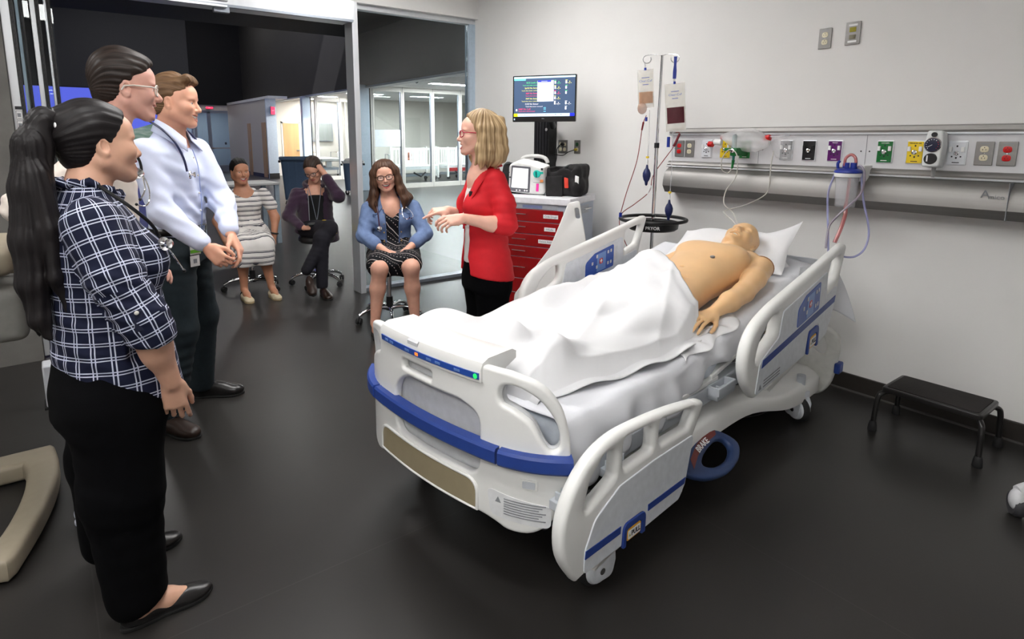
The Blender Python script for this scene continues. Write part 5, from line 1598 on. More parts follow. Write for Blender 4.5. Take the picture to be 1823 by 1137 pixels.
gas(hw, 1.355, Zr, HXF, 'green', title='OXYGEN'); gas(hw, 1.214, Zr, HXF, 'yellow', title='MEDICAL AIR', ink='ink'); gas(hw, 1.035, Zr, HXF, 'plate_white', ink='ink')
duplex(hw, 0.927, Zr, HXF, 'ivory'); duplex(hw, 0.840, Zr, HXF, 'red')

# wall plates
def wall_thing(name, label, cat):
 return thing(name, label, cat, (0, 0, 0))
t = wall_thing('wall_outlet', 'beige duplex power outlet in a steel plate high on the wall', 'outlet')
duplex(t, 1.765, 2.075, WX, 'ivory', 'steel')
t = wall_thing('data_outlet', 'steel data plate with yellow jacks high on the wall', 'outlet')
plate_x(1.615, 2.085, 0.078, 0.125, WX, 0.009, G['steel'], 'plate', t, 0.003, 0.003)
plate_x(1.615, 2.105, 0.034, 0.026, WX - 0.009, 0.003, mat('jack_yellow', srgb(150, 140, 20), 0.5), 'jack', t, 0.001, 0.0005)
plate_x(1.615, 2.065, 0.034, 0.024, WX - 0.009, 0.002, mat('jack_grey', srgb(120, 115, 95), 0.5), 'blank', t, 0.001, 0.0005)
for z in (2.130, 2.040): plate_x(1.615, z, 0.046, 0.011, WX - 0.009, 0.001, G['label_white'], 'label_strip', t, 0.001, 0.0003)
t = wall_thing('wall_outlet', 'double power outlet with a black plug below the monitor', 'outlet')
plate_x(3.945, 1.42, 0.118, 0.118, WX, 0.007, G['steel'], 'plate', t, 0.004, 0.002)
for s in (1, -1):
 for q in (1, -1):
  plate_x(3.945 + s * 0.026, 1.42 + q * 0.022, 0.034, 0.032, WX - 0.007, 0.003, G['ivory'], 'receptacle', t, 0.012, 0.001)
MB().ell((WX - 0.03, 3.925, 1.443), (0.02, 0.022, 0.016)).build('plug', G['black_plastic'], t)
t = wall_thing('wall_outlet', 'single narrow outlet beside the double outlet, yellow plug', 'outlet')
plate_x(3.765, 1.42, 0.072, 0.118, WX, 0.007, G['steel'], 'plate', t, 0.004, 0.002)
for q in (1, -1): plate_x(3.765, 1.42 + q * 0.022, 0.034, 0.032, WX - 0.007, 0.003, mat('socket_green', srgb(40, 80, 50), 0.5) if q > 0 else G['ivory'], 'receptacle', t, 0.012, 0.001)
MB().ell((WX - 0.025, 3.765, 1.398), (0.016, 0.016, 0.012)).build('plug', mat('plug_yellow', srgb(170, 150, 30), 0.5), t)
tag(MB().tube(bez([(WX - 0.05, 3.925, 1.44), (WX - 0.06, 3.96, 1.40), (WX - 0.05, 3.98, 1.30), (3.74, 4.02, 1.12)], 8), 0.0045, 6).build('power_cable', G['black_plastic'], None), 'black power cable running down from the double wall outlet', 'cable')
tag(MB().tube(bez([(WX - 0.04, 3.765, 1.395), (WX - 0.05, 3.83, 1.375), (WX - 0.03, 3.92, 1.345), (WX - 0.05, 4.03, 1.36), (3.74, 4.08, 1.42)], 8), 0.004, 6).build('network_cable', G['black_plastic'], None), 'thin black cable looping from the narrow outlet to the monitor track', 'cable')

# ---------------- monitor on a wall track
tr = thing('monitor_track', 'black ribbed vertical mounting track on the wall under the monitor', 'wall mount', (0, 0, 0))
MB().b2((3.72, 4.03, 0.75), (WX - 0.001, 4.23, 1.74)).build('housing', G['black_plastic'], tr, smooth=False, bevel=0.006)
for k in range(5):
 MB().b2((3.712, 4.05 + k * 0.038, 0.77), (3.722, 4.066 + k * 0.038, 1.70)).build('rib', mat('track_grey', (0.05, 0.05, 0.055), 0.35, metal=0.4), tr, smooth=False)
MB().tube([(3.74, 4.0, 1.60), (3.62, 3.90, 1.66), (3.45, 3.775, 1.80)], 0.03, 10).build('arm', G['black_plastic'], tr)
MB().lathe([(0.012, 0), (0.014, 0.004)], (3.60, 3.93, 1.57), 12, Matrix.Rotation(R_(-90), 3, 'Y')).build('indicator', G['label_white'], tr)
mx_ = Vector((0.553, -0.832, 0)).normalized(); mn = Vector((-0.832, -0.553, 0)).normalized(); mc = Vector((3.38, 3.73, 1.815))
mon = thing('monitor', 'flat black patient monitor screen with coloured vital-sign lines', 'monitor', tuple(mc))
def mplate(cx_, cz_, w_, h_, off, th, m, name, parent, r=0.001, smooth=False):
 pl = plate(fillet([(-w_ / 2, -h_ / 2), (w_ / 2, -h_ / 2), (w_ / 2, h_ / 2), (-w_ / 2, h_ / 2)], r, 2), [], th, min(0.0006, th / 3), 1)
 return obj(name, place(pl, mx_ * cx_ + Vector((0, 0, cz_)) + mn * off, mx_, (0, 0, 1), mn), m, parent, smooth=smooth)
mplate(0, 0, 0.530, 0.372, -0.02, 0.030, G['black_gloss'], 'housing', mon, 0.006)
mplate(0, -0.02, 0.30, 0.22, -0.045, 0.03, G['black_plastic'], 'back_cover', mon, 0.02)
def lit(name, col, s=1.0): return mat(name, col, 0.4, var=0.0, emit=col, estr=s, spec=0.2)
mplate(0, 0.018, 0.510, 0.318, -0.0045, 0.001, lit('scr_bg', srgb(66, 84, 112), 0.6), 'screen', mon)
sc = [c for c in mon.children if c.name.startswith('screen')][0]
def sp(cx_, cz_, w_, h_, col, off=-0.0035, nm='screen_field'):
 return mplate(cx_, cz_, w_, h_, off, 0.0006, lit('scr_%02x%02x%02x' % col, srgb(*col), 0.75), nm, sc)
sp(0, 0.170, 0.510, 0.014, (190, 220, 235), nm='title_bar'); sp(-0.205, 0.155, 0.098, 0.014, (110, 235, 225))
sp(0.0, -0.130, 0.510, 0.024, (200, 220, 240), nm='button_bar'); sp(-0.238, -0.130, 0.034, 0.024, (225, 240, 20), -0.003); sp(0.236, -0.130, 0.038, 0.024, (40, 50, 230), -0.003)
for a in (-0.16, -0.06, 0.02, 0.10, 0.145): sp(a, -0.128, 0.014, 0.004, (90, 110, 130), -0.003)
sp(0.012, 0.060, 0.135, 0.165, (235, 240, 252), -0.0028, 'dialog'); sp(0.002, 0.137, 0.112, 0.014, (50, 60, 220), -0.0022, 'dialog_title'); sp(0.002, 0.137, 0.05, 0.004, (170, 180, 250), -0.0018, 'print_line')
def stext(txt, cx_, cz_, size, col, off=-0.0032, align='LEFT'):
 obj('screen_text', place(text_vf(txt, size, 0.0001, align), mx_ * cx_ + Vector((0, 0, cz_)) + mn * off, mx_, (0, 0, 1), mn), lit('scr_%02x%02x%02x' % col, srgb(*col), 0.75), sc, smooth=False)
gy, yl, rd, wh = (90, 225, 130), (235, 235, 120), (235, 60, 110), (245, 245, 250)
rows = [('ECG Leads Off', 'Touch when leads connected', gy), ('SpO2 No Sensor', 'Touch when sensor connected', yl), ('ABP No Sensor', 'Touch when connected', rd), ('PAP No Sensor', 'Touch when sensor connected', yl), ('CO2 No Sensor', 'Touch when sensor connected', wh)]
for k, (a, b, c_) in enumerate(rows):
 z_ = 0.128 - k * 0.0425
 stext(a, -0.045, z_, 0.017, c_, align='RIGHT' if k < 4 else 'RIGHT'); stext(b, -0.045 if k < 4 else -0.01, z_ - 0.020, 0.0115, c_, align='RIGHT')
stext('NIBP No Cuff', -0.215, -0.083, 0.018, rd); stext('Touch when cuff connected', -0.215, -0.100, 0.0125, rd); sp(-0.232, -0.090, 0.012, 0.016, wh)
for a, z_ in ((0.0, -0.072), (0.0, -0.084), (0.0, -0.102)): sp(0.008, z_, 0.02, 0.005, (110, 200, 230))
for k, c_ in enumerate((gy, yl, rd, yl, wh)):
 z_ = 0.122 - k * 0.041
 sp(0.092, z_ + 0.004, 0.012, 0.020, wh); sp(0.092, z_ + 0.020, 0.016, 0.004, c_); stext('-?-', 0.104, z_, 0.034, c_)
for k, c_ in enumerate((yl, gy, gy, None, wh, wh)):
 z_ = 0.122 - k * 0.041
 if c_:
  sp(0.182, z_ + 0.004, 0.012, 0.020, wh); sp(0.184, z_ + 0.020, 0.018, 0.004, c_)
  if k in (0, 4): stext('-?-', 0.193, z_, 0.034, c_)
stext('DELL', -0.005, -0.160, 0.010, (130, 135, 140), -0.0045, 'CENTER')
sp(-0.25, -0.164, 0.010, 0.014, (150, 170, 190), -0.0045, 'sticker')

# ============================================================ IV POLE AND BAGS
iv = thing('iv_pole', 'chrome drip stand with black ring tray beside the bed', 'iv pole', (3.45, 2.645, 0))
MB().cyl((0, 0, 0.03), (0.0, 0, 1.45), 0.0125, n=14).build('lower_tube', G['chrome'], iv)
MB().cyl((0.0, 0, 1.40), (0.006, -0.004, 2.045), 0.0085, n=12).build('upper_tube', G['chrome'], iv)
MB().cyl((0, 0, 1.43), (0, 0, 1.465), 0.017, n=14).build('clamp_collar', G['black_plastic'], iv)
hk = Vector((0.62, -0.785, 0))
def loop(side):
 pts = [Vector((0.006, -0.004, 2.045)), hk * (side * 0.045) + Vector((0, 0, 2.052)), hk * (side * 0.09) + Vector((0, 0, 2.048))]
 for k in range(1, 11):
  a = R_(90 - 30 * k)
  pts.append(hk * (side * (0.09 + 0.026 * math.cos(a) * 1.0)) + Vector((0, 0, 2.022 + 0.026 * math.sin(a))))
 return pts
for s_ in (-1, 1): MB().tube(bez(loop(s_), 3), 0.0032, 6).build('hook', G['chrome'], iv)
ringp = [(0.225 * math.cos(2 * math.pi * k / 40), 0.225 * math.sin(2 * math.pi * k / 40), 0.935) for k in range(40)]
MB().tube(ringp, 0.012, 8, closed=True).build('ring_handle', G['black_plastic'], iv)
tray = MB().lathe([(0.02, 0.868), (0.155, 0.862), (0.172, 0.875), (0.178, 0.918), (0.172, 0.920), (0.165, 0.885), (0.02, 0.88)], (0, 0, 0), 36).build('tray', G['black_plastic'], iv)
for k in range(3):
 a = 2 * math.pi * k / 3 + 0.6
 MB().tube([(0.01 * math.cos(a), 0.01 * math.sin(a), 0.925), (0.22 * math.cos(a), 0.22 * math.sin(a), 0.935)], 0.007, 6).build('spoke', G['black_plastic'], iv)
tdir = Vector((-3.45, -2.645, 0)).normalized(); tright = Vector((-tdir.y, tdir.x, 0))
obj('lettering', place(text_vf('PRYOR', 0.030, bold=True), Vector((0, 0, 0.893)) + tdir * 0.1795, tright, (0, 0, 1), tdir), G['label_white'], tray, smooth=False)
for k in range(5):
 a = 2 * math.pi * k / 5 + 0.0
 MB().tube([(0, 0, 0.10), (0.14 * math.cos(a), 0.14 * math.sin(a), 0.075)], [0.018, 0.012], 8).build('leg', G['chrome'], iv)
 MB().lathe([(0.01, -0.01), (0.025, -0.012), (0.028, 0), (0.025, 0.012), (0.01, 0.01)], (0.14 * math.cos(a), 0.14 * math.sin(a), 0.030), 14, Matrix.Rotation(R_(90), 3, 'X')).build('caster', G['rubber'], iv)
 MB().cyl((0.14 * math.cos(a), 0.14 * math.sin(a), 0.03), (0.14 * math.cos(a), 0.14 * math.sin(a), 0.08), 0.007, n=8).build('stem', G['chrome'], iv)
def bag(name, label, top, w_, h_, lean, fluid, flm, lines):
 t = thing(name, label, 'iv bag', top)
 R3 = Matrix.Rotation(lean, 3, tdir)
 ex = R3 @ tright; ez = R3 @ Vector((0, 0, 1))
 def pillow_shape(ws, b0, b1, th, m, nm, parent):
  V = []; F = []; na, nb = 14, 18
  for sgn in (1, -1):
   for i in range(na + 1):
    for j in range(nb + 1):
     a = (-1 + 2 * i / na) * ws; b = b0 + (b1 - b0) * j / nb
     t_ = th * (max(0, 1 - a * a) ** 0.6) * (max(0, 1 - b ** 4) ** 0.5)
     V.append(ex * (a * w_ / 2) + ez * (b * h_ / 2 - h_ / 2 - 0.03) + tdir * (sgn * t_))
  m0 = (na + 1) * (nb + 1)
  for k in range(2):
   for i in range(na):
    for j in range(nb):
     q = (k * m0 + i * (nb + 1) + j, k * m0 + (i + 1) * (nb + 1) + j, k * m0 + (i + 1) * (nb + 1) + j + 1, k * m0 + i * (nb + 1) + j + 1)
     F.append(q if k == 0 else q[::-1])
  return obj(nm, (V, F), m, parent, auto=0)
 pillow_shape(1.0, -1, 1, 0.016, G['bag_clear'], 'pouch', t)
 z0, z1 = fluid
 pillow_shape(0.86, 2 * z0 - 1, 2 * z1 - 1, 0.0172, flm, 'fluid', t)
 MB().cyl(ez * -0.035, ez * -0.018, 0.008, n=10).build('blue_plug', G['blue_plastic'], t)
 obj('lettering', place(text_vf('Clear-Cuf', 0.021), ez * (-h_ * lines - 0.03) + tdir * 0.0175, ex, ez, tdir), mat('ink_blue', srgb(40, 60, 130), 0.5), t, smooth=False)
 for q in (1, -1.1):
  obj('print_line', place(MB().box((0, 0, 0), (0.05 if q > 0 else 0.038, 0.004, 0.0005)).vf, ez * (-h_ * lines - 0.03 + q * 0.022) + tdir * 0.0172, ex, ez, tdir), mat('ink_blue', srgb(40, 60, 130)), t, smooth=False)
 return t, ex, ez
hL = Vector((3.45, 2.645, 0)) - hk * 0.092; hR = Vector((3.45, 2.645, 0)) + hk * 0.092
b1, ex1, ez1 = bag('pressure_bag', 'pressure bag half full of tan fluid on the drip stand', (hL.x - 0.008, hL.y + 0.006, 1.985), 0.105, 0.255, R_(4), (0.12, 0.42), G['tan_fluid'], 0.30)
b2, ex2, ez2 = bag('pressure_bag', 'pressure bag with dark red blood hanging from a blue strap', (hR.x, hR.y, 1.89), 0.13, 0.315, R_(5), (0.16, 0.50), G['blood_pale'], 0.24)
MB().tube(bez([(0, 0, -0.03), (0.0, 0.0, 0.0), (-0.004, 0.004, 0.022)], 4), 0.003, 6).build('hanger', G['clear_tube'], b1)
MB().ell((-0.005, 0.004, -0.285), (0.036, 0.030, 0.042)).build('drip_bulb', mat('amber_fluid', srgb(196, 146, 116), 0.25, alpha=0.5), b1)
st_ = MB()
for k, (z0, z1, w0, w1) in enumerate(((0.145, 0.09, 0.011, 0.008), (0.09, 0.05, 0.008, 0.012), (0.05, 0.0, 0.012, 0.011))):
 st_.add([(-w0 * tright.x, -w0 * tright.y, z0), (w0 * tright.x, w0 * tright.y, z0), (w1 * tright.x, w1 * tright.y, z1), (-w1 * tright.x, -w1 * tright.y, z1)], [(0, 1, 2, 3)])
so_ = st_.build('strap', G['blue_plastic'], b2, smooth=False); md = so_.modifiers.new('t', 'SOLIDIFY'); md.thickness = 0.003
MB().cyl((0, 0, -0.03), (0, 0, 0.0), 0.006, n=8).build('hanger', G['clear_tube'], b2)
def W3(o, ex, ez, a, b): return Vector(o.location) + ex * a + ez * b
def line_set(name, label, pts, drip, cat='iv line'):
 t = thing(name, label, cat, tuple(pts[0]))
 o_ = Vector(pts[0])
 MB().tube(bez([Vector(p) - o_ for p in pts], 10), 0.0028, 6).build('tubing', G['tube_red'], t)
 return t, o_
p0 = W3(b1, ex1, ez1, 0.0, -0.335); k1 = p0 + Vector((-0.012, 0.012, -0.045)); k2 = k1 + Vector((-0.006, 0.006, -0.055))
ring_pt = Vector((3.31, 2.82, 0.95))
l1, o_ = line_set('drip_line', 'thin red drip line arching from the tan pressure bag to the ring tray', [p0, k1, k2, (3.37, 2.745, 1.34), (3.33, 2.79, 1.12), (3.305, 2.815, 0.97)], None)
MB().cyl(k1 - o_, k2 - o_, 0.007, 0.006, n=10).build('drip_chamber', G['blood'], l1)
MB().cyl(Vector((0, 0, -0.012)), Vector((0, 0, -0.04)), 0.009, n=10).build('blue_valve', G['blue_plastic'], l1)
q0 = W3(b2, ex2, ez2, -0.005, -0.355); q1 = q0 + Vector((0.018, -0.022, -0.01)); q2 = q1 + Vector((-0.022, 0.026, -0.085))
l2, o2_ = line_set('drip_line', 'thin dark red drip line slanting from the blood bag across the pole', [q0, q1, q2, (3.455, 2.66, 1.25), (3.44, 2.68, 1.13), (3.38, 2.75, 1.04), (3.31, 2.81, 0.965), (3.29, 2.80, 0.86), (3.33, 2.74, 0.70)], None)
MB().cyl(q1 - o2_, q2 - o2_, 0.008, 0.010, n=10).build('drip_chamber', G['blood'], l2)
MB().cyl(Vector((-0.03, 0.03, -0.03)), Vector((-0.03, 0.03, -0.10)), 0.011, n=10).build('blue_valve', G['blue_plastic'], l2)
MB().cyl(Vector((3.447, 2.672, 1.17)) - o2_, Vector((3.43, 2.69, 1.11)) - o2_, 0.006, n=8).build('clamp', G['label_white'], l2)
MB().tube([Vector((3.305, 2.815, 0.975)) - o2_, Vector((3.305, 2.815, 0.94)) - o2_], 0.011, 8).build('blue_clip', G['blue_plastic'], l2)
def bulb(name, label, top, zb):
 top = Vector(top)
 t = thing(name, label, 'hand pump', tuple(top))
 dz_ = zb - top.z
 MB().tube([(0, 0, 0), (0.004, -0.004, dz_ * 0.5), (0.002, 0, dz_ + 0.03)], 0.0028, 6).build('tubing', G['clear_tube'], t)
 MB().cyl((0.002, 0, dz_ + 0.115), (0.002, 0, dz_ + 0.128), 0.011, n=10).build('yellow_clip', G['yellow'], t)
 MB().cyl((0.002, 0, dz_ + 0.07), (0.002, 0, dz_ + 0.105), 0.006, n=10).build('connector', G['label_white'], t)
 MB().lathe([(0.004, -0.075), (0.009, -0.068), (0.011, -0.05), (0.020, -0.035), (0.027, -0.01), (0.027, 0.012), (0.018, 0.035), (0.010, 0.045), (0.006, 0.07), (0.004, 0.072)], (0.002, 0, dz_), 20).build('bulb', G['navy_rubber'], t)
bulb('hand_pump', 'navy rubber squeeze bulb hanging below the tan pressure bag', W3(b1, ex1, ez1, 0.022, -0.30), 1.245)
bulb('hand_pump', 'navy rubber squeeze bulb hanging below the blood bag over the tray', W3(b2, ex2, ez2, -0.02, -0.34), 1.005)

# ============================================================ THINGS ON THE HEADWALL
# flowmeter
fx = HXF - 0.135
t = thing('oxygen_flowmeter', 'green oxygen flowmeter with a clear upright tube on the gas panel', 'flowmeter', (0, 0, 0))
MB().box((fx + 0.06, 2.160, 1.41), (0.14, 0.045, 0.05)).build('body', G['green'], t, bevel=0.006)
MB().cyl((fx, 2.162, 1.435), (fx, 2.162, 1.515), 0.014, n=16).build('scale_tube', mat('flow_tube', (0.55, 0.65, 0.66), 0.15, alpha=0.7, trans=0.3), t)
MB().cyl((fx, 2.162, 1.515), (fx, 2.162, 1.523), 0.010, n=12).build('cap', G['ink_grey'], t)
MB().lathe([(0.013, 0), (0.014, 0.012), (0.008, 0.016)], (fx - 0.01, 2.160, 1.418), 16, Matrix.Rotation(R_(-90), 3, 'Y')).build('knob', G['chrome'], t)
MB().box((fx + 0.01, 2.205, 1.425), (0.02, 0.05, 0.02)).build('valve_knob', G['green'], t, bevel=0.004)
MB().cyl((fx, 2.160, 1.385), (fx, 2.160, 1.345), 0.009, 0.006, n=12).build('outlet_stem', mat('teal_stem', srgb(40, 110, 100), 0.4), t)
MB().cyl((fx, 2.160, 1.358), (fx, 2.165, 1.305), 0.010, 0.006, n=12).build('hose_barb', G['green'], t)
# resuscitator bag
t = thing('resuscitator_bag', 'clear resuscitator bag with red fittings resting across the gas panel', 'resuscitator', (0, 0, 0))
xb = HXF - 0.062
pb = MB()
prof_ = [(0.012, -0.155), (0.022, -0.13), (0.046, -0.08), (0.062, -0.02), (0.064, 0.03), (0.055, 0.085), (0.032, 0.13), (0.018, 0.15)]
Mb = Matrix.Rotation(R_(90), 3, 'X') @ Matrix.Rotation(R_(0), 3, 'Y')
pb.lathe([(r * 1.2, z * 1.1) for r, z in prof_], (xb, 2.135, 1.487), 26, Matrix.Diagonal(Vector((0.72, 1, 1))) @ Matrix.Rotation(R_(97), 3, 'X'))
pb.build('bag', mat('silicone', (0.85, 0.84, 0.85), 0.25, alpha=0.34, var=0.03), t)
MB().lathe([(0.014, 0), (0.020, 0.005), (0.020, 0.05), (0.015, 0.055)], (xb, 2.295, 1.468), 16, Matrix.Rotation(R_(-85), 3, 'X')).build('valve', G['label_white'], t)
MB().lathe([(0.018, 0), (0.019, 0.03), (0.012, 0.034)], (xb, 2.36, 1.455), 16, Matrix.Rotation(R_(-85), 3, 'X')).build('red_cap', G['red'], t)
MB().tube([(xb, 2.30, 1.49), (xb, 2.30, 1.51)], 0.006, 8).build('red_pin', G['red'], t)
MB().lathe([(0.018, 0), (0.019, 0.035), (0.013, 0.036)], (xb, 2.005, 1.495), 16, Matrix.Rotation(R_(80), 3, 'X')).build('red_fitting', G['red'], t)
S = Sdf()
for (y, z, r) in ((1.94, 1.46, 0.035), (1.90, 1.44, 0.045), (1.875, 1.40, 0.035), (1.93, 1.41, 0.03)):
 S.ell((xb + 0.03, y, z), (r * 0.6, r, r * 1.15), 0.02)
v_, f_ = S.mesh(0.004, warp=lambda P_: 0.006 * vnoise(P_, 55, 1.0) + 0.004 * vnoise(P_, 110, 2.0))
obj('plastic_wrap', (v_, f_), mat('film', (0.92, 0.92, 0.95), 0.10, alpha=0.16, var=0.02), t, auto=0)
MB().tube([(xb, 1.975, 1.505), (xb + 0.01, 1.90, 1.512), (xb + 0.02, 1.86, 1.512)], 0.004, 6).build('clear_stem', G['clear_tube'], t)
# its oxygen tubing loops down to the manikin
tag(MB().tube(bez([(fx, 2.165, 1.305), (fx - 0.01, 2.19, 1.275), (fx - 0.02, 2.225, 1.30), (fx - 0.02, 2.225, 1.37), (fx - 0.02, 2.18, 1.425), (fx - 0.03, 2.12, 1.39), (fx - 0.04, 2.11, 1.26), (fx - 0.09, 2.14, 1.17), (fx - 0.20, 2.08, 1.095), (3.40, 2.02, 1.05), (3.32, 1.93, 0.99), (3.27, 1.85, 0.93)], 7), 0.0035, 6).build('oxygen_tube', mat('tube_grey', (0.52, 0.50, 0.46), 0.3), None),
 'thin grey oxygen tube looping from the flowmeter down to the pillow', 'tube')
tag(MB().tube(bez([(xb + 0.02, 1.95, 1.42), (xb - 0.01, 1.945, 1.33), (xb - 0.02, 1.94, 1.22), (xb - 0.04, 1.95, 1.15), (3.50, 2.00, 1.09), (3.40, 2.06, 1.06), (3.34, 2.04, 1.05), (3.31, 1.95, 1.0), (3.26, 1.86, 0.93)], 7), 0.0035, 6).build('oxygen_tube', G['tube_grey'], None),
 'thin grey tube hanging from the plastic-wrapped end of the resuscitator bag', 'tube')
# suction canister
t = thing('suction_canister', 'clear suction canister with a blue lid clipped to the gas panel', 'canister', (3.60, 1.475, 0))
MB().lathe([(0.044, 1.120), (0.050, 1.128), (0.058, 1.290), (0.056, 1.290), (0.047, 1.134), (0.02, 1.130)], (0, 0, 0), 30, caps=False).build('jar', G['clear'], t)
MB().lathe([(0.05, 1.284), (0.066, 1.288), (0.067, 1.306), (0.060, 1.310)], (0, 0, 0), 30).build('collar', G['label_white'], t)
MB().lathe([(0.060, 1.306), (0.069, 1.312), (0.067, 1.322), (0.048, 1.332), (0.02, 1.336)], (0, 0, 0), 30).build('lid', G['blue_plastic'], t)
for (a, b, r, h_) in ((-0.02, 0.0, 0.013, 0.03), (0.01, 0.025, 0.011, 0.025), (0.0, -0.025, 0.018, 0.03), (0.025, -0.02, 0.010, 0.03)):
 MB().cyl((a, b, 1.33), (a, b, 1.335 + h_), r, r * 0.9, n=14).build('lid_port', G['blue_plastic'], t)
MB().tube(bez([(-0.01, 0.05, 1.332), (-0.012, 0.052, 1.36), (-0.005, 0.045, 1.372)], 4), 0.008, 8).build('lid_tab', G['blue_plastic'], t)
MB().tube(bez([(0.0, 0.02, 1.345), (0.0, 0.02, 1.385), (0.0, -0.005, 1.408), (0.0, -0.03, 1.39), (0.0, -0.035, 1.345)], 6), 0.008, 8).build('bridge_tube', G['pink_tube'], t)
MB().box((0.09, -0.04, 1.305), (0.10, 0.05, 0.09)).build('bracket', G['label_white'], t, bevel=0.005)
for k in range(9): MB().box((-0.052, 0.012 - 0.0, 1.155 + k * 0.013), (0.001, 0.012 if k % 3 else 0.02, 0.001)).build('scale_mark', G['ink_grey'], t, smooth=False)
MB().tube([(0, -0.012, 1.30), (0.0, -0.008, 1.14)], 0.008, 8).build('inner_tube', G['pink_tube'], t)
c0 = Vector((3.60, 1.475, 0))
tag(MB().tube(bez([(3.60, 1.467, 1.145), (3.585, 1.462, 1.115), (3.57, 1.455, 1.08), (3.53, 1.455, 1.00), (3.50, 1.465, 0.93)], 8), 0.010, 8).build('suction_tube', G['pink_tube'], None), 'thick pink suction tube dangling below the canister', 'tube')
lil = mat('tube_lilac', srgb(168, 170, 214), 0.2, alpha=0.75)
tag(MB().tube(bez([(3.60, 1.43, 1.345), (3.59, 1.405, 1.345), (3.585, 1.385, 1.30), (3.585, 1.395, 1.20), (3.56, 1.44, 1.13), (3.53, 1.48, 1.07), (3.505, 1.505, 1.01), (3.46, 1.49, 0.90)], 8), 0.0055, 8).build('suction_tube', mat('tube_mauve', srgb(160, 150, 165), 0.2, alpha=0.8), None), 'mauve clear tube curling from the blue lid behind the canister', 'tube')
tag(MB().tube(bez([(3.57, 1.53, 1.30), (3.55, 1.545, 1.20), (3.54, 1.535, 1.10), (3.51, 1.51, 1.00), (3.46, 1.475, 0.88)], 8), 0.0055, 8).build('suction_tube', lil, None), 'straight lilac tube hanging on the bed side of the canister', 'tube')
tag(MB().tube(bez([(3.62, 1.415, 1.31), (3.60, 1.40, 1.25), (3.60, 1.38, 1.15), (3.60, 1.35, 1.05), (3.59, 1.335, 0.97), (3.56, 1.34, 0.90), (3.51, 1.365, 0.865), (3.45, 1.40, 0.87), (3.41, 1.42, 0.90)], 8), 0.0055, 8).build('suction_tube', mat('tube_lilac2', srgb(165, 165, 210), 0.2, alpha=0.75), None), 'long lilac tube looping from the canister bracket round to the rail', 'tube')
# suction regulator
t = thing('suction_regulator', 'white suction regulator with round dial gauge and black knob', 'regulator', (0, 0, 0))
pr = plate(fillet([(-0.037, -0.095), (0.037, -0.095), (0.040, 0.02), (0.032, 0.085), (-0.032, 0.085), (-0.040, 0.02)], 0.012, 4), [], 0.075, 0.008, 2)
rx_, ry_, rz_ = HXF - 0.045, 1.110, 1.447
obj('housing', place(pr, (rx_ - 0.02, ry_, rz_), (0, -1, 0), (0.12, 0, 1), (-1, 0, 0.12)), mat('reg_white', (0.72, 0.74, 0.74), 0.4), t)
def disc(y, z, r, th, xx, m, nm): return MB().lathe([(r, 0), (r * 1.02, th * 0.7), (r * 0.93, th)], (xx, y, z), 26, Matrix.Rotation(R_(-90), 3, 'Y')).build(nm, m, t)
fxx = rx_ - 0.06
disc(ry_, rz_ + 0.018, 0.037, 0.010, fxx + 0.004, G['chrome'], 'gauge_rim'); disc(ry_, rz_ + 0.018, 0.033, 0.003, fxx - 0.005, mat('gauge_face', srgb(30, 34, 60), 0.3), 'gauge_face')
for k in range(12):
 a = R_(225 - 270 * k / 11)
 MB().box((fxx - 0.0085, ry_ - 0.026 * math.cos(a), rz_ + 0.018 + 0.026 * math.sin(a)), (0.001, 0.003, 0.003)).build('gauge_tick', G['label_white'] if k < 8 else G['red'], t, smooth=False)
MB().tube([(fxx - 0.009, ry_, rz_ + 0.018), (fxx - 0.009, ry_ + 0.020, rz_ + 0.006)], 0.0012, 5).build('needle', G['label_white'], t)
disc(ry_ + 0.002, rz_ - 0.052, 0.028, 0.022, fxx + 0.01, G['black_plastic'], 'knob'); disc(ry_, rz_ + 0.068, 0.012, 0.012, fxx + 0.010, G['black_plastic'], 'mode_knob')
MB().box((fxx - 0.0125, ry_ + 0.014, rz_ - 0.050), (0.002, 0.006, 0.030)).build('knob_mark', G['label_white'], t, smooth=False)
MB().cyl((rx_ - 0.02, ry_ - 0.005, rz_ - 0.095), (rx_ - 0.015, ry_ - 0.003, rz_ - 0.145), 0.010, 0.008, n=12).build('hose_barb', mat('barb_grey', (0.3, 0.3, 0.3), 0.3, alpha=0.8), t)

# ============================================================ CODE CART
ca = math.atan2(0.92, -0.39)
CO = Vector((3.23, 3.25, 0))
cart = thing('code_cart', 'grey emergency cart with red drawers against the white wall', 'cart', tuple(CO), ca)
CW, CD = 0.66, 0.52     # local x along the front to the left, -y into the depth
MB().b2((0.0, -CD, 0.10), (CW, -0.012, 0.985)).build('body', G['cart_grey'], cart, smooth=False, bevel=0.004)
tp = MB().b2((-0.012, -CD - 0.012, 0.985), (CW + 0.012, 0.012, 1.04)).build('top', mat('cart_top', (0.78, 0.78, 0.82), 0.35), cart, smooth=False, bevel=0.008)
MB().b2((0.10, -0.014, 0.945), (CW - 0.04, -0.004, 0.985)).build('lock_strip', mat('strip_grey', (0.45, 0.47, 0.52), 0.35), cart, smooth=False)
MB().b2((0.23, -0.006, 0.952), (0.40, 0.001, 0.975)).build('label_strip', mat('strip_blue', srgb(130, 138, 178), 0.4), cart, smooth=False)
MB().tube([(0.48, 0.006, 0.962), (0.53, 0.010, 0.968), (0.56, 0.004, 0.972)], 0.008, 8).build('lock_bar', G['chrome'], cart)
MB().cyl((0.55, 0.0, 0.962), (0.55, 0.018, 0.962), 0.013, n=14).build('lock', G['chrome'], cart)
zs = [(0.940, 0.845), (0.838, 0.745), (0.738, 0.645), (0.638, 0.555), (0.548, 0.375), (0.368, 0.125)]
labs = ['Code Drugs', 'IV/Labs', 'Patient Assessment', 'PPE', None, None]
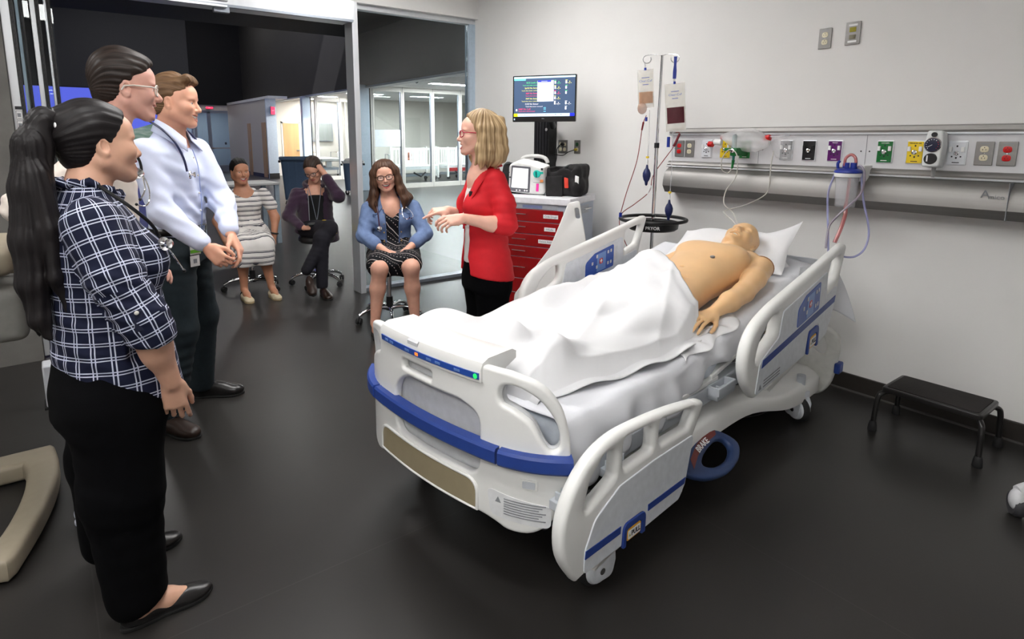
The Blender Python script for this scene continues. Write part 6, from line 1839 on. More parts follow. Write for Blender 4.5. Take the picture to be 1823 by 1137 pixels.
for (za, zb), lab_ in zip(zs, labs):
 dr = MB().b2((0.055, -0.018, zb), (CW - 0.03, 0.0, za)).build('drawer', G['drawer_red'], cart, smooth=False, bevel=0.003)
 zc = (za + zb) / 2
 MB().tube([(0.36, 0.0, zc + 0.012), (0.36, 0.024, zc + 0.010), (0.48, 0.024, zc + 0.010), (0.48, 0.0, zc + 0.012)], 0.004, 6).build('handle', G['chrome'], dr)
 if lab_:
  lw = {'Code Drugs': 0.125, 'IV/Labs': 0.095, 'Patient Assessment': 0.185, 'PPE': 0.07}[lab_]
  xc = {'Code Drugs': 0.155, 'IV/Labs': 0.16, 'Patient Assessment': 0.165, 'PPE': 0.145}[lab_]
  MB().b2((xc - lw / 2, 0.0, zc - 0.015), (xc + lw / 2, 0.002, zc + 0.015)).build('label_card', G['label_white'], dr, smooth=False)
  obj('lettering', place(text_vf(lab_, 0.021), (xc, 0.0024, zc), (-1, 0, 0), (0, 0, 1), (0, 1, 0)), G['ink_grey'], dr, smooth=False)
MB().b2((-0.004, -0.40, 0.90), (0.0, -0.06, 0.965)).build('side_recess', mat('recess_grey', (0.42, 0.44, 0.48), 0.4), cart, smooth=False)
MB().tube([(-0.004, -0.37, 0.935), (-0.035, -0.37, 0.94), (-0.035, -0.24, 0.94), (-0.004, -0.24, 0.935)], 0.006, 8).build('side_handle', G['chrome'], cart)
for (x, y) in ((0.06, -0.06), (CW - 0.06, -0.06), (0.06, -CD + 0.06), (CW - 0.06, -CD + 0.06)):
 MB().lathe([(0.01, -0.014), (0.045, -0.016), (0.05, 0), (0.045, 0.016), (0.01, 0.014)], (x, y, 0.05), 20, Matrix.Rotation(R_(90), 3, 'X')).build('caster', G['rubber'], cart)
 MB().b2((x - 0.025, y - 0.025, 0.06), (x + 0.025, y + 0.025, 0.102)).build('caster_fork', G['alu'], cart, smooth=False)
# cardiac board hung beside it
cbd = thing('cardiac_board', 'white plastic cardiac board with a handle slot leaning on the red cart', 'board', tuple(CO), ca)
bo = fillet([(0.035, 0.0, 0.02), (0.085, -0.27), (0.15, -0.60), (0.15, -1.0), (-0.45, -1.0), (-0.42, -0.70, 0.05), (-0.17, -0.35, 0.05), (-0.045, -0.02, 0.02)], 0.02, 4)
bh = fillet([(0.0, -0.055), (0.03, -0.055), (0.045, -0.13), (0.012, -0.13)], 0.012, 3)
cbd.location = (3.07, 3.04, 0); cbd.rotation_euler = (0, 0, R_(-46))
obj('panel', place(plate(bo, [bh], 0.018, 0.006, 2), (0, 0.03, 1.055), (1, 0, 0), (0, 0.10, 0.995), (0, -0.995, 0.10)), G['bed_white'], cbd, auto=50)

# defibrillator in its black carry bag
df = thing('defibrillator', 'white defibrillator with pale screen on top of the red cart', 'defibrillator', tuple(CO + Matrix.Rotation(ca, 3, 'Z') @ Vector((0.44, -0.20, 1.04))), ca)
tiltm = Matrix.Rotation(R_(-10), 3, 'X')
def dpl(pts, y, th, m, nm, parent, bev=0.004, r=0.01):
 """panel on the device front: (x to the left, z up)"""
 pl = plate(fillet(pts, r, 4), [], th, bev, 2)
 return obj(nm, place(pl, tiltm @ Vector((0, y, 0)), (-1, 0, 0), tiltm @ Vector((0, 0, 1)), tiltm @ Vector((0, 1, 0))), m, parent, auto=45)
dw = mat('device_white', (0.80, 0.80, 0.78), 0.35)
dpl([(-0.175, 0.02, 0.05), (0.06, 0.01, 0.04), (0.165, 0.01, 0.05), (0.165, 0.235, 0.01), (0.06, 0.265, 0.04), (-0.06, 0.285, 0.05), (-0.15, 0.255, 0.05)], -0.02, 0.13, dw, 'case', df, 0.02)
dpl([(-0.155, 0.035), (0.025, 0.025), (0.05, 0.24), (-0.12, 0.25)], 0.046, 0.006, mat('device_grey', (0.13, 0.13, 0.15), 0.35), 'bezel', df, 0.002)
dpl([(-0.138, 0.065), (0.012, 0.060), (0.033, 0.225), (-0.108, 0.232)], 0.050, 0.004, mat('screen_pale', (0.85, 0.85, 0.84), 0.15, emit=(0.9, 0.92, 0.95), estr=0.35), 'screen', df, 0.001, 0.004)
for k in range(2): MB().lathe([(0.007, 0), (0.006, 0.006)], tiltm @ Vector((0.15 - k * 0.008, 0.048, 0.19 - k * 0.04)), 12, Matrix.Rotation(R_(-90), 3, 'X')).build('key', G['ink'], df)
for k, x in enumerate((0.09, 0.06, 0.015, -0.005)): MB().lathe([(0.007, 0), (0.006, 0.004)], tiltm @ Vector((x, 0.050, 0.043)), 12, Matrix.Rotation(R_(-90), 3, 'X')).build('key', G['label_white'], df)
MB().lathe([(0.030, 0), (0.030, 0.012), (0.012, 0.016)], tiltm @ Vector((-0.105, 0.046, 0.185)), 22, Matrix.Rotation(R_(-90), 3, 'X')).build('dial', mat('teal', srgb(40, 190, 175), 0.35), df)
MB().box(tiltm @ Vector((-0.105, 0.066, 0.185)), (0.008, 0.012, 0.05), M=tiltm).build('dial_grip', mat('teal_dark', srgb(20, 130, 120), 0.35), df, bevel=0.002)
dpl([(0.125, 0.185), (0.158, 0.185), (0.158, 0.202), (0.125, 0.202)], 0.046, 0.002, mat('teal', srgb(40, 190, 175)), 'dial_label', df, 0.0005, 0.001)
dpl([(0.14, 0.215), (0.158, 0.215), (0.158, 0.233), (0.14, 0.233)], 0.046, 0.002, G['ink'], 'sensor_window', df, 0.0005, 0.001)
dpl([(0.085, 0.040), (0.108, 0.040), (0.115, 0.105), (0.092, 0.105)], 0.047, 0.002, mat('pink_note', srgb(250, 60, 170), 0.5), 'pink_tag', df, 0.0005, 0.001)
dpl([(0.125, 0.115), (0.155, 0.118), (0.155, 0.140), (0.128, 0.138)], 0.047, 0.003, mat('orange_knob', srgb(235, 150, 90), 0.5), 'shock_button', df, 0.001, 0.004)
dpl([(0.065, 0.112), (0.16, 0.112), (0.16, 0.115), (0.065, 0.115)], 0.046, 0.002, G['ink_grey'], 'panel_line', df, 0.0005, 0.0005)
hd = bez([(0.11, -0.09, 0.245), (0.08, -0.10, 0.285), (-0.02, -0.105, 0.298), (-0.11, -0.10, 0.285), (-0.14, -0.09, 0.245)], 6)
MB().tube([tiltm @ Vector(p) for p in hd], 0.016, 10).build('carry_handle', mat('handle_grey', (0.55, 0.55, 0.54), 0.45), df)
cb = thing('carry_bag', 'black fabric carry bag open beside the defibrillator', 'bag', tuple(CO + Matrix.Rotation(ca, 3, 'Z') @ Vector((0.13, -0.22, 1.04))), ca)
S = Sdf()
S.box((0.02, -0.08, 0.115), (0.14, 0.13, 0.115), 0.03, 0.02, rotm(0.0, 0.0, 0.0))
S.ell((-0.10, -0.02, 0.075), (0.055, 0.10, 0.075), 0.03)
S.box((0.02, -0.06, 0.24), (0.11, 0.10, 0.06), 0.03, 0.02, None, 's')
S.box((-0.07, -0.10, 0.20), (0.05, 0.12, 0.05), 0.03, 0.03)
v_, f_ = S.mesh(0.006, warp=lambda P_: 0.006 * vnoise(P_, 30, 3.0))
obj('body', (v_, f_), G['black_fabric'], cb, auto=0)
obj('flap', place(plate(fillet([(-0.075, 0.0), (0.06, 0.0), (0.05, 0.165), (-0.085, 0.155)], 0.012, 3), [], 0.020, 0.008, 2), (0.05, 0.085, 0.0), (-0.96, -0.28, 0), (0, -0.10, 1)), G['black_fabric'], cb)
MB().tube(bez([(0.06, -0.10, 0.215), (0.03, -0.10, 0.17), (-0.01, -0.08, 0.12), (-0.04, -0.08, 0.17), (-0.05, -0.10, 0.215), (0.0, -0.11, 0.24), (0.06, -0.10, 0.215)], 5), 0.010, 8).build('strap', mat('strap_grey', (0.03, 0.032, 0.035), 0.6), cb)
obj('red_pouch', place(plate(fillet([(-0.016, 0), (0.016, 0), (0.012, 0.075), (-0.020, 0.085)], 0.006, 3), [], 0.010, 0.003, 1), (-0.045, 0.085, 0.07), (-0.96, -0.28, 0), (0.06, -0.10, 1)), mat('pouch_red', srgb(215, 60, 40), 0.5), cb)
obj('white_tag', place(plate(fillet([(-0.012, 0), (0.018, 0), (0.022, 0.06), (-0.006, 0.07)], 0.004, 3), [], 0.004, 0.001, 1), (-0.115, 0.06, 0.10), (-0.9, -0.43, 0), (0.1, -0.1, 1)), G['label_white'], cb)
c2 = thing('cable_bag', 'black fabric cable bag behind the defibrillator beside the red blazer', 'bag', tuple(CO + Matrix.Rotation(ca, 3, 'Z') @ Vector((0.63, -0.28, 1.04))), ca)
S = Sdf(); S.box((0, 0, 0.12), (0.06, 0.10, 0.12), 0.03, 0.02); S.ell((0.02, 0.05, 0.17), (0.05, 0.06, 0.09), 0.03)
v_, f_ = S.mesh(0.006, warp=lambda P_: 0.007 * vnoise(P_, 32, 7.0))
obj('body', (v_, f_), G['black_fabric'], c2, auto=0)
MB().tube(bez([(0.0, 0.06, 0.20), (0.02, 0.10, 0.24), (-0.03, 0.09, 0.25), (-0.05, 0.03, 0.22)], 6), 0.008, 8).build('strap', G['strap_grey'], c2)

# ============================================================ STEP STOOL, CASTER OF A STAND, BEIGE TRAINER
ss_ = thing('step_stool', 'low black steel step stool standing by the baseboard', 'step stool', (3.52, 0.915, 0))
obj('platform', plate(fillet([(-0.135, -0.205), (0.135, -0.205), (0.135, 0.205), (-0.135, 0.205)], 0.02, 4), [], 0.028, 0.006, 2, lambda a, b, c: (a, b, 0.226 + c)), mat('stool_black', (0.014, 0.013, 0.013), 0.35, coat=0.2), ss_)
obj('tread_mat', plate(fillet([(-0.118, -0.188), (0.118, -0.188), (0.118, 0.188), (-0.118, 0.188)], 0.014, 4), [], 0.004, 0.001, 1, lambda a, b, c: (a, b, 0.2415 + c)), mat('tread', (0.016, 0.013, 0.012), 0.8, bump=0.4, bscale=250), ss_)
for sx in (-1, 1):
 for sy in (-1, 1):
  MB().tube(bez([(sx * 0.085, sy * 0.175, 0.212), (sx * 0.125, sy * 0.20, 0.205), (sx * 0.145, sy * 0.213, 0.17), (sx * 0.155, sy * 0.218, 0.02)], 6), 0.0125, 10).build('leg', mat('stool_black', (0.014, 0.013, 0.013)), ss_)
  MB().lathe([(0.019, 0.0), (0.021, 0.004), (0.019, 0.03), (0.015, 0.05), (0.0125, 0.052)], (sx * 0.155, sy * 0.218, 0), 16).build('foot', G['rubber'], ss_)
ms = thing('mobile_stand', 'pale grey rolling stand with a caster at the edge of the room', 'stand', (3.18, 0.36, 0))
MB().tube(bez([(0.0, 0.0, 0.13), (-0.06, 0.06, 0.125), (-0.145, 0.135, 0.105)], 5), [0.05, 0.048, 0.045, 0.043, 0.04, 0.038, 0.036, 0.034, 0.03, 0.026, 0.022], 12).build('base_leg', mat('stand_grey', (0.62, 0.62, 0.64), 0.4), ms)
MB().tube(bez([(0.0, 0.0, 0.13), (0.08, -0.14, 0.12), (0.16, -0.24, 0.10)], 5), 0.035, 12).build('base_leg', MATS['stand_grey'], ms)
MB().cyl((0.0, 0.0, 0.10), (0.0, 0.0, 1.05), 0.025, n=16).build('column', MATS['stand_grey'], ms)
for (x, y) in ((-0.14, 0.13), (0.16, -0.24)):
 MB().lathe([(0.012, -0.018), (0.045, -0.02), (0.052, -0.01), (0.052, 0.01), (0.045, 0.02), (0.012, 0.018)], (x, y, 0.052), 22, Matrix.Rotation(R_(90), 3, 'X') @ Matrix.Rotation(R_(30), 3, 'Y')).build('tyre', mat('tyre_grey', (0.05, 0.05, 0.055), 0.5), ms)
 S = Sdf(); S.ell((x + 0.005, y - 0.004, 0.070), (0.052, 0.034, 0.048), 0.01)
 v_, f_ = S.mesh(0.005); obj('caster_hood', (v_, f_), MATS['stand_grey'], ms, auto=0)

tr_ = thing('beige_trainer', 'beige medical trainer on a curved rolling base by the concrete wall', 'medical cart', (-0.62, 2.85, 0))
def T_(p): return (p[0] + 0.62, p[1] - 2.85, p[2])
bo_ = smooth2([(-0.080, 3.235), (-0.068, 3.06), (-0.085, 2.86), (-0.138, 2.63), (-0.205, 2.42)], 4, closed=False) + [(-0.23, 2.385), (-0.31, 2.415)] + smooth2([(-0.30, 2.45), (-0.235, 2.64), (-0.195, 2.84), (-0.185, 3.02), (-0.20, 3.12)], 4, closed=False) + [(-0.62, 3.13), (-0.62, 2.45), (-0.73, 2.45), (-0.75, 3.26), (-0.09, 3.26)]
obj('base', plate([(x + 0.62, y - 2.85) for x, y in bo_], [], 0.085, 0.020, 2, lambda a, b, c: (a, b, 0.052 + c)), G['beige_device'], tr_, auto=50)
MB().b2(T_((-0.80, 3.15, 0.06)), T_((-0.68, 3.27, 0.98))).build('column', G['beige_device'], tr_, bevel=0.02)
S = Sdf(); S.frame(np.eye(3), (0.62, -2.85, 0)); S.box((-0.42, 3.05, 1.04), (0.30, 0.26, 0.055), 0.04, 0.02); S.ell((-0.16, 3.02, 1.06), (0.06, 0.20, 0.05), 0.03)
v_, f_ = S.mesh(0.009, smooth=1); obj('console', (v_, f_), G['beige_device'], tr_, auto=0)
MB().tube([T_(p) for p in bez([(-0.14, 3.12, 0.995), (-0.06, 3.11, 0.985), (-0.035, 3.04, 0.98), (-0.06, 2.96, 0.975), (-0.14, 2.95, 0.985)], 6)], 0.014, 10).build('handle', G['beige_device'], tr_)
S = Sdf(); S.frame(np.eye(3), (0.62, -2.85, 0)); S.box((-0.32, 3.02, 0.82), (0.22, 0.16, 0.11), 0.04, 0.02)
v_, f_ = S.mesh(0.009, smooth=1); obj('storage_tub', (v_, f_), mat('tub_grey', (0.22, 0.215, 0.20), 0.5), tr_, auto=0)
MB().tube([T_(p) for p in bez([(-0.20, 3.14, 0.865), (-0.085, 3.10, 0.86), (-0.075, 3.02, 0.80), (-0.12, 2.90, 0.765), (-0.30, 2.86, 0.76)], 6)], 0.010, 8).build('tub_rim', G['beige_device'], tr_)
# a white floor unit behind the plaid shirt
fu = thing('floor_unit', 'narrow white floor unit with a black foot by the concrete wall', 'equipment', (-0.02, 3.98, 0))
MB().box((-0.03, 0.03, 0.13), (0.12, 0.12, 0.24)).build('housing', mat('unit_white', (0.6, 0.62, 0.66), 0.4), fu, bevel=0.008)
MB().box((-0.03, 0.03, 0.006), (0.14, 0.14, 0.014)).build('foot', G['rubber'], fu, smooth=False)
MB().box((-0.03, -0.033, 0.04), (0.06, 0.006, 0.018)).build('nameplate', G['ink'], fu, smooth=False)
# ============================================================ CLOTH MATERIALS WITH WOVEN PATTERNS (uv in metres)
def pattern_mat(name, base, line, fn, rough=0.8, bump=0.12, bscale=400, var=0.08):
 m = bpy.data.materials.new(name); m.use_nodes = True
 nt = m.node_tree; b = nt.nodes['Principled BSDF']
 b.inputs['Roughness'].default_value = rough; b.inputs['Specular IOR Level'].default_value = 0.25
 uvn = nt.nodes.new('ShaderNodeUVMap'); uvn.uv_map = 'pattern'
 sx = nt.nodes.new('ShaderNodeSeparateXYZ'); nt.links.new(uvn.outputs['UV'], sx.inputs[0])
 def mth(op, a, b_=None, c_=None):
  n = nt.nodes.new('ShaderNodeMath'); n.operation = op
  for i, q in enumerate((a, b_, c_)):
   if q is None: continue
   if isinstance(q, (int, float)): n.inputs[i].default_value = q
   else: nt.links.new(q, n.inputs[i])
  return n.outputs[0]
 def pulse(c, period, centre, w):
  t_ = mth('FRACT', mth('DIVIDE', c, period))
  return mth('LESS_THAN', mth('ABSOLUTE', mth('SUBTRACT', t_, centre)), w)
 fac = fn(sx.outputs['X'], sx.outputs['Y'], mth, pulse)
 mx = nt.nodes.new('ShaderNodeMixRGB'); nt.links.new(fac, mx.inputs['Fac'])
 tc = nt.nodes.new('ShaderNodeTexCoord'); nz = nt.nodes.new('ShaderNodeTexNoise'); nz.inputs['Scale'].default_value = 18; nz.inputs['Detail'].default_value = 4
 nt.links.new(tc.outputs['Object'], nz.inputs['Vector'])
 rp = nt.nodes.new('ShaderNodeValToRGB')
 rp.color_ramp.elements[0].color = tuple(c * (1 - var) for c in base) + (1,); rp.color_ramp.elements[1].color = tuple(min(1, c * (1 + var)) for c in base) + (1,)
 nt.links.new(nz.outputs['Fac'], rp.inputs['Fac']); nt.links.new(rp.outputs['Color'], mx.inputs['Color1'])
 mx.inputs['Color2'].default_value = tuple(line) + (1,)
 nt.links.new(mx.outputs['Color'], b.inputs['Base Color'])
 n2 = nt.nodes.new('ShaderNodeTexNoise'); n2.inputs['Scale'].default_value = bscale
 nt.links.new(tc.outputs['Object'], n2.inputs['Vector'])
 bp_ = nt.nodes.new('ShaderNodeBump'); bp_.inputs['Strength'].default_value = bump; bp_.inputs['Distance'].default_value = 0.003
 nt.links.new(n2.outputs['Fac'], bp_.inputs['Height']); nt.links.new(bp_.outputs['Normal'], b.inputs['Normal'])
 MATS[name] = m
 return m
pattern_mat('plaid_cotton', srgb(17, 22, 46), srgb(190, 195, 215), lambda X, Y, mth, pu: mth('MAXIMUM', mth('MAXIMUM', pu(X, 0.043, 0.40, 0.036), pu(X, 0.043, 0.60, 0.036)), mth('MAXIMUM', pu(Y, 0.043, 0.40, 0.036), pu(Y, 0.043, 0.60, 0.036))))
pattern_mat('striped_jersey', srgb(222, 218, 214), srgb(52, 52, 64), lambda X, Y, mth, pu: mth('MAXIMUM', pu(Y, 0.046, 0.40, 0.085), pu(Y, 0.046, 0.62, 0.05)), var=0.03)
def diag(X, Y, mth, pu):
 D = mth('ADD', mth('MULTIPLY', X, 0.80), mth('MULTIPLY', Y, 0.62)); Q = mth('SUBTRACT', mth('MULTIPLY', X, 0.62), mth('MULTIPLY', Y, 0.80))
 solid = pu(D, 0.085, 0.5, 0.028)
 dots = mth('MULTIPLY', pu(D, 0.085, 0.92, 0.022), pu(Q, 0.026, 0.5, 0.20))
 d2 = mth('MULTIPLY', pu(D, 0.085, 0.22, 0.012), pu(Q, 0.018, 0.5, 0.28))
 return mth('MAXIMUM', solid, mth('MAXIMUM', dots, d2))
pattern_mat('dotted_dress', srgb(12, 12, 18), srgb(196, 186, 182), diag)
mat('shirt_blue', srgb(206, 214, 238), 0.75, var=0.02, bump=0.05, bscale=500, sheen=0.1)
mat('shirt_cream', srgb(214, 204, 194), 0.75, var=0.03, bump=0.05, bscale=500)
mat('jeans_dark', srgb(22, 34, 40), 0.85, var=0.2, scale=40, bump=0.15, bscale=500)
mat('trousers_black', srgb(4, 4, 6), 0.95, var=0.2, bump=0.1, bscale=400, spec=0.12)
mat('trousers_navy', srgb(18, 16, 26), 0.85, var=0.2, bump=0.1, bscale=400)
mat('fleece_purple', srgb(52, 30, 52), 0.9, var=0.15, scale=60, bump=0.3, bscale=250, sheen=0.3)
mat('top_black', srgb(10, 9, 12), 0.9, var=0.2)
mat('denim', srgb(102, 122, 160), 0.85, var=0.14, scale=28, bump=0.2, bscale=450)
mat('denim_dark', srgb(74, 92, 128), 0.85, var=0.14, scale=28)
mat('blazer_red', srgb(198, 18, 32), 0.75, var=0.05, bump=0.08, bscale=350)
mat('top_white', srgb(228, 222, 218), 0.7, var=0.02)
mat('leather_black', (0.010, 0.009, 0.009), 0.28, var=0.2, bump=0.05, bscale=120)
mat('leather_brown', srgb(42, 28, 22), 0.35, var=0.2, bump=0.05, bscale=120)
mat('canvas_cream', srgb(205, 190, 160), 0.8, var=0.08, bump=0.2, bscale=250)
mat('sneaker_white', srgb(200, 205, 220), 0.6, var=0.03)
mat('lip_rose', srgb(190, 105, 100), 0.4, var=0.05); mat('lip_pale', srgb(196, 128, 112), 0.45, var=0.05)
mat('steth_navy', srgb(22, 30, 66), 0.3, var=0.05); mat('steth_black', srgb(14, 14, 16), 0.3, var=0.05); mat('steth_plum', srgb(60, 24, 50), 0.3, var=0.05)
def az2yaw(a): return R_(90 - a)
def fwd_of(a): return np.array([math.sin(R_(a)), math.cos(R_(a)), 0.0])
def body_uv(o, v, f, segs, torso_o, torso_R, tw=1.0):
 """pattern coordinates: faces nearest to a limb segment unwrap around it, the rest around the trunk"""
 cen = v[f].mean(1)
 best = np.full(len(f), 1e9); who = -np.ones(len(f), int)
 for i, (a, b, r) in enumerate(segs):
  a = vec(a); b = vec(b); ba = b - a
  h_ = np.clip(((cen - a) @ ba) / (ba @ ba), 0, 1)
  d_ = np.linalg.norm(cen - a - h_[:, None] * ba, axis=1) - r
  m_ = d_ < best
  best[m_] = d_[m_]; who[m_] = i
 who[best > 0.012] = -1
 uv = np.zeros((len(f), 4, 2))
 q = (v - vec(torso_o)) @ torso_R
 ang = np.arctan2(q[:, 1], q[:, 0])
 c4 = ang[f]; ref = np.arctan2(q[:, 1][f].mean(1), q[:, 0][f].mean(1))
 c4 = ref[:, None] + (c4 - ref[:, None] + np.pi) % (2 * np.pi) - np.pi
 uv[:, :, 0] = c4 * 0.165 * tw; uv[:, :, 1] = q[:, 2][f]
 for i, (a, b, r) in enumerate(segs):
  m_ = who == i
  if not m_.any(): continue
  a = vec(a); b = vec(b); ax_ = (b - a) / np.linalg.norm(b - a)
  e1 = np.cross(ax_, (0.3, 0.9, 0.1)); e1 /= np.linalg.norm(e1); e2 = np.cross(ax_, e1)
  qq = v - a; t_ = qq @ ax_; an = np.arctan2(qq @ e2, qq @ e1)
  ff = f[m_]; c4 = an[ff]; ref = c4[:, :1]
  c4 = ref + (c4 - ref + np.pi) % (2 * np.pi) - np.pi
  uv[m_, :, 0] = c4 * r; uv[m_, :, 1] = t_[ff] + 0.013
 set_uv(o, uv.reshape(-1, 2))
def hair_cap(S, H, grow=0.010, top=0.012, line=(0.078, 0.080), slope=0.80, ear=True, back=-0.075, k=0.012):
 """hair close to the skull, cut along a hairline; line = (x, z) of the forehead hairline in the head frame"""
 s = H.sc; old = S.T; S.frame(H.R, H.o)
 S.ell(vec((-0.018, 0, 0.036 + top * 0.4)) * s, (vec((0.099, 0.077, 0.086)) + vec((grow, grow, top))) * s, 0.01 * s)
 S.ell(vec((0.044, 0, 0.050)) * s, (vec((0.044, 0.060, 0.045)) + vec((grow * 0.4, grow * 0.5, top))) * s, 0.02 * s)
 S.ell(vec((-0.055, 0, -0.030)) * s, vec((0.052, 0.060, 0.050)) * s, 0.03 * s)
 n = vec((1.0, 0, -slope)); p_ = vec((line[0], 0, line[1])) * s
 S.plane(p_, n, 0.010)
 S.plane(vec((0, 0, back)) * s, (0.15, 0, -1), 0.012)
 if ear:
  for y in (1, -1):
   S.ell(vec((-0.004, y * 0.088, -0.018)) * s, vec((0.024, 0.030, 0.036)) * s, 0.006, None, 's')
 S.T = old
def strand_warp(H, amp=0.0025, freq=900.0, seed=0.0):
 """combed-hair ridges running over the skull"""
 def fn(P_):
  q = (P_ - H.o) @ H.R
  a = np.arctan2(q[:, 1], q[:, 2] + 0.02)
  return amp * np.sin(a * 34 + 3 * vnoise(P_, 22, seed)) * 0.6 + amp * 0.7 * vnoise(P_, 60, seed + 2)
 return fn
def azi_warp(H, amp, n):
 def fn(P_):
  q = (P_ - H.o) @ H.R
  return amp * np.sin(np.arctan2(q[:, 1], q[:, 0] + 0.015) * n + 2.5 * vnoise(P_, 13, 1.0))
 return fn
def glasses(P, H, m, w_=0.024, h_=0.018, r=0.0018, tint=None):
 """spectacles: two rims with lenses, bridge and temples"""
 s = H.sc
 g = empty('glasses'); g.parent = P.o
 for y in (1, -1):
  pts = []
  for k in range(24):
   a = 2 * math.pi * k / 24
   cx_, sx_ = math.cos(a), math.sin(a)
   yy = y * 0.033 + w_ * np.sign(cx_) * abs(cx_) ** 0.75; zz = -0.002 + h_ * np.sign(sx_) * abs(sx_) ** 0.75
   pts.append(H.w((0.1045 - 2.2 * (abs(yy) - 0.012) ** 2 * 3, yy, zz)))
  P.kid('rim', MB().tube([tuple(p_) for p_ in pts], r * s, 6, closed=True).vf, m, g)
  c_ = np.mean(pts, axis=0)
  P.kid('lens', ([tuple(p_) for p_ in pts] + [tuple(c_)], [(i, (i + 1) % 24, 24) for i in range(24)]), mat('lens_glass', (0.9, 0.92, 0.95), 0.05, alpha=0.12, var=0), g)
  P.kid('temple', MB().tube([tuple(H.w(p_)) for p_ in ((0.094, y * 0.058, 0.006), (0.075, y * 0.074, 0.008), (0.02, y * 0.083, 0.008), (-0.012, y * 0.086, 0.004), (-0.022, y * 0.086, -0.012))], r * 1.15 * s, 6).vf, m, g)
 P.kid('bridge', MB().tube([tuple(H.w(p_)) for p_ in ((0.1045, 0.011, 0.003), (0.108, 0, 0.006), (0.1045, -0.011, 0.003))], r * s, 6).vf, m, g)
 return g
def shoe(P, name, heel, toe, w_, h_, m, sole=None, collar=None, k=0.02):
 """low shoe between heel and toe points on the floor"""
 heel = vec(heel); toe = vec(toe); d_ = toe - heel; L = np.linalg.norm(d_); d_ = d_ / L
 left = np.array([-d_[1], d_[0], 0.0]); Rm = np.stack([d_, left, np.array([0, 0, 1.0])], 1)
 S = Sdf(); S.frame(Rm, heel)
 S.ell((L * 0.20, 0, h_ * 0.50), (L * 0.20, w_ * 0.82, h_ * 0.55), 0.02)
 S.ell((L * 0.48, 0, h_ * 0.42), (L * 0.30, w_ * 0.88, h_ * 0.50), 0.03)
 S.ell((L * 0.76, 0, h_ * 0.30), (L * 0.24, w_, h_ * 0.36), 0.03)
 S.plane((0, 0, 0.006), (0, 0, -1), 0.004)
 if collar is not None: collar(S, L)
 v, f = S.mesh(0.0045, smooth=1)
 o = P.kid(name, (v, f), m, auto=0)
 out = [(heel + Rm @ vec((L * x, y * w_, 0))) for x, y in ((0.02, 0.45), (0.2, 0.8), (0.45, 0.75), (0.72, 1.02), (0.92, 0.75), (1.0, 0.15), (0.97, -0.3), (0.88, -0.85), (0.70, -1.02), (0.45, -0.8), (0.2, -0.8), (0.02, -0.45))]
 sm_ = smooth2([(p_[0], p_[1]) for p_ in out], 4)
 P.kid('sole', plate(sm_, [], 0.014, 0.003, 1, lambda a, b, c: (a, b, 0.007 + c)), sole or mat('sole_black', (0.012, 0.012, 0.012), 0.6), o)
 return o
def steth(name, label, pts, m, chest, ears, base):
 """pts: tubing path round the neck; chest: point of the bell; ears: two lists of metal ear tube points"""
 base = vec(base)
 t = thing(name, label, 'stethoscope', tuple(base))
 L = lambda ps: [tuple(vec(p_) - base) for p_ in ps]
 MB().tube(bez(L(pts), 6), 0.0055, 8).build('tubing', m, t)
 for e in ears:
  MB().tube(bez(L(e), 6), 0.0028, 8).build('ear_tube', G['chrome'], t)
  MB().ell(L(e)[-1], (0.006, 0.006, 0.006), 10, 6).build('ear_tip', m, t)
 if chest is not None:
  c_, nrm_ = chest
  nrm_ = Vector(nrm_).normalized(); Mx = nrm_.to_track_quat('Z', 'Y').to_matrix()
  MB().lathe([(0.020, 0), (0.022, 0.004), (0.020, 0.009), (0.008, 0.012), (0.007, 0.02), (0.014, 0.022), (0.014, 0.028), (0.01, 0.03)], L([c_])[0], 22, Mx).build('chest_piece', G['chrome'], t)
 return t
# ============================================================ WOMAN IN THE PLAID SHIRT
sk = skin_mat('skin_plaid', srgb(206, 160, 136))
P = Person('person', 'woman with a long black ponytail in a navy plaid shirt and black trousers', (0.11, 2.08, 0), sk)
S = P.S
HR = rotm(az2yaw(80), R_(-2), 0)
hc = vec((0.150, 2.075, 1.472)) - HR @ (vec((-0.008, -0.079, -0.006)) * 0.97) * np.array([1, 0.55, 1])
H = Head(HR, hc, 0.97, smile=1.0, openm=0.016, nose=0.85, fat=0.006); H.add(S); P.head = H
S.chain([tuple(hc + HR @ vec((-0.028, 0, -0.06))), (0.108, 2.105, 1.365), (0.10, 2.105, 1.30)], [0.054, 0.056, 0.082], 0.02)
S.chain([(0.11, 2.03, 0.72), (0.105, 1.985, 0.44), (0.105, 1.955, 0.10)], 0.05, 0.03)
S.chain([(0.11, 2.18, 0.72), (0.075, 2.25, 0.44), (0.075, 2.298, 0.10)], 0.05, 0.03)
TR = rotm(az2yaw(84)); TO = vec((0.115, 2.105, 0))
S.frame(TR, TO); S.loft([(0.75, 0, 0, 0.12, 0.16), (1.0, 0, 0, 0.12, 0.15), (1.22, 0, 0, 0.11, 0.15), (1.32, -0.01, 0, 0.06, 0.10)], 0.04); S.frame(np.eye(3), (0, 0, 0))
elR, wrR = (0.200, 1.885, 0.965), (0.252, 1.915, 0.775)
S.chain([(0.10, 1.945, 1.25), elR, wrR], [0.055, 0.047, 0.028], 0.03)
S.ell((0.215, 1.892, 0.91), (0.042, 0.042, 0.07), 0.03)
hand(S, wrR, (0.10, 0.10, -1), (-0.1, -1, 0), +1, curls=[(18, 22, 12), (24, 28, 15), (28, 30, 18), (30, 30, 20)], thumb=(24, 14), sc=0.93)
S.chain([(0.10, 2.27, 1.25), (0.16, 2.315, 0.97), (0.24, 2.29, 0.80)], [0.055, 0.045, 0.028], 0.03)
hand(S, (0.24, 2.29, 0.80), (0.2, -0.05, -1), (0, 1, 0), -1, sc=0.93)
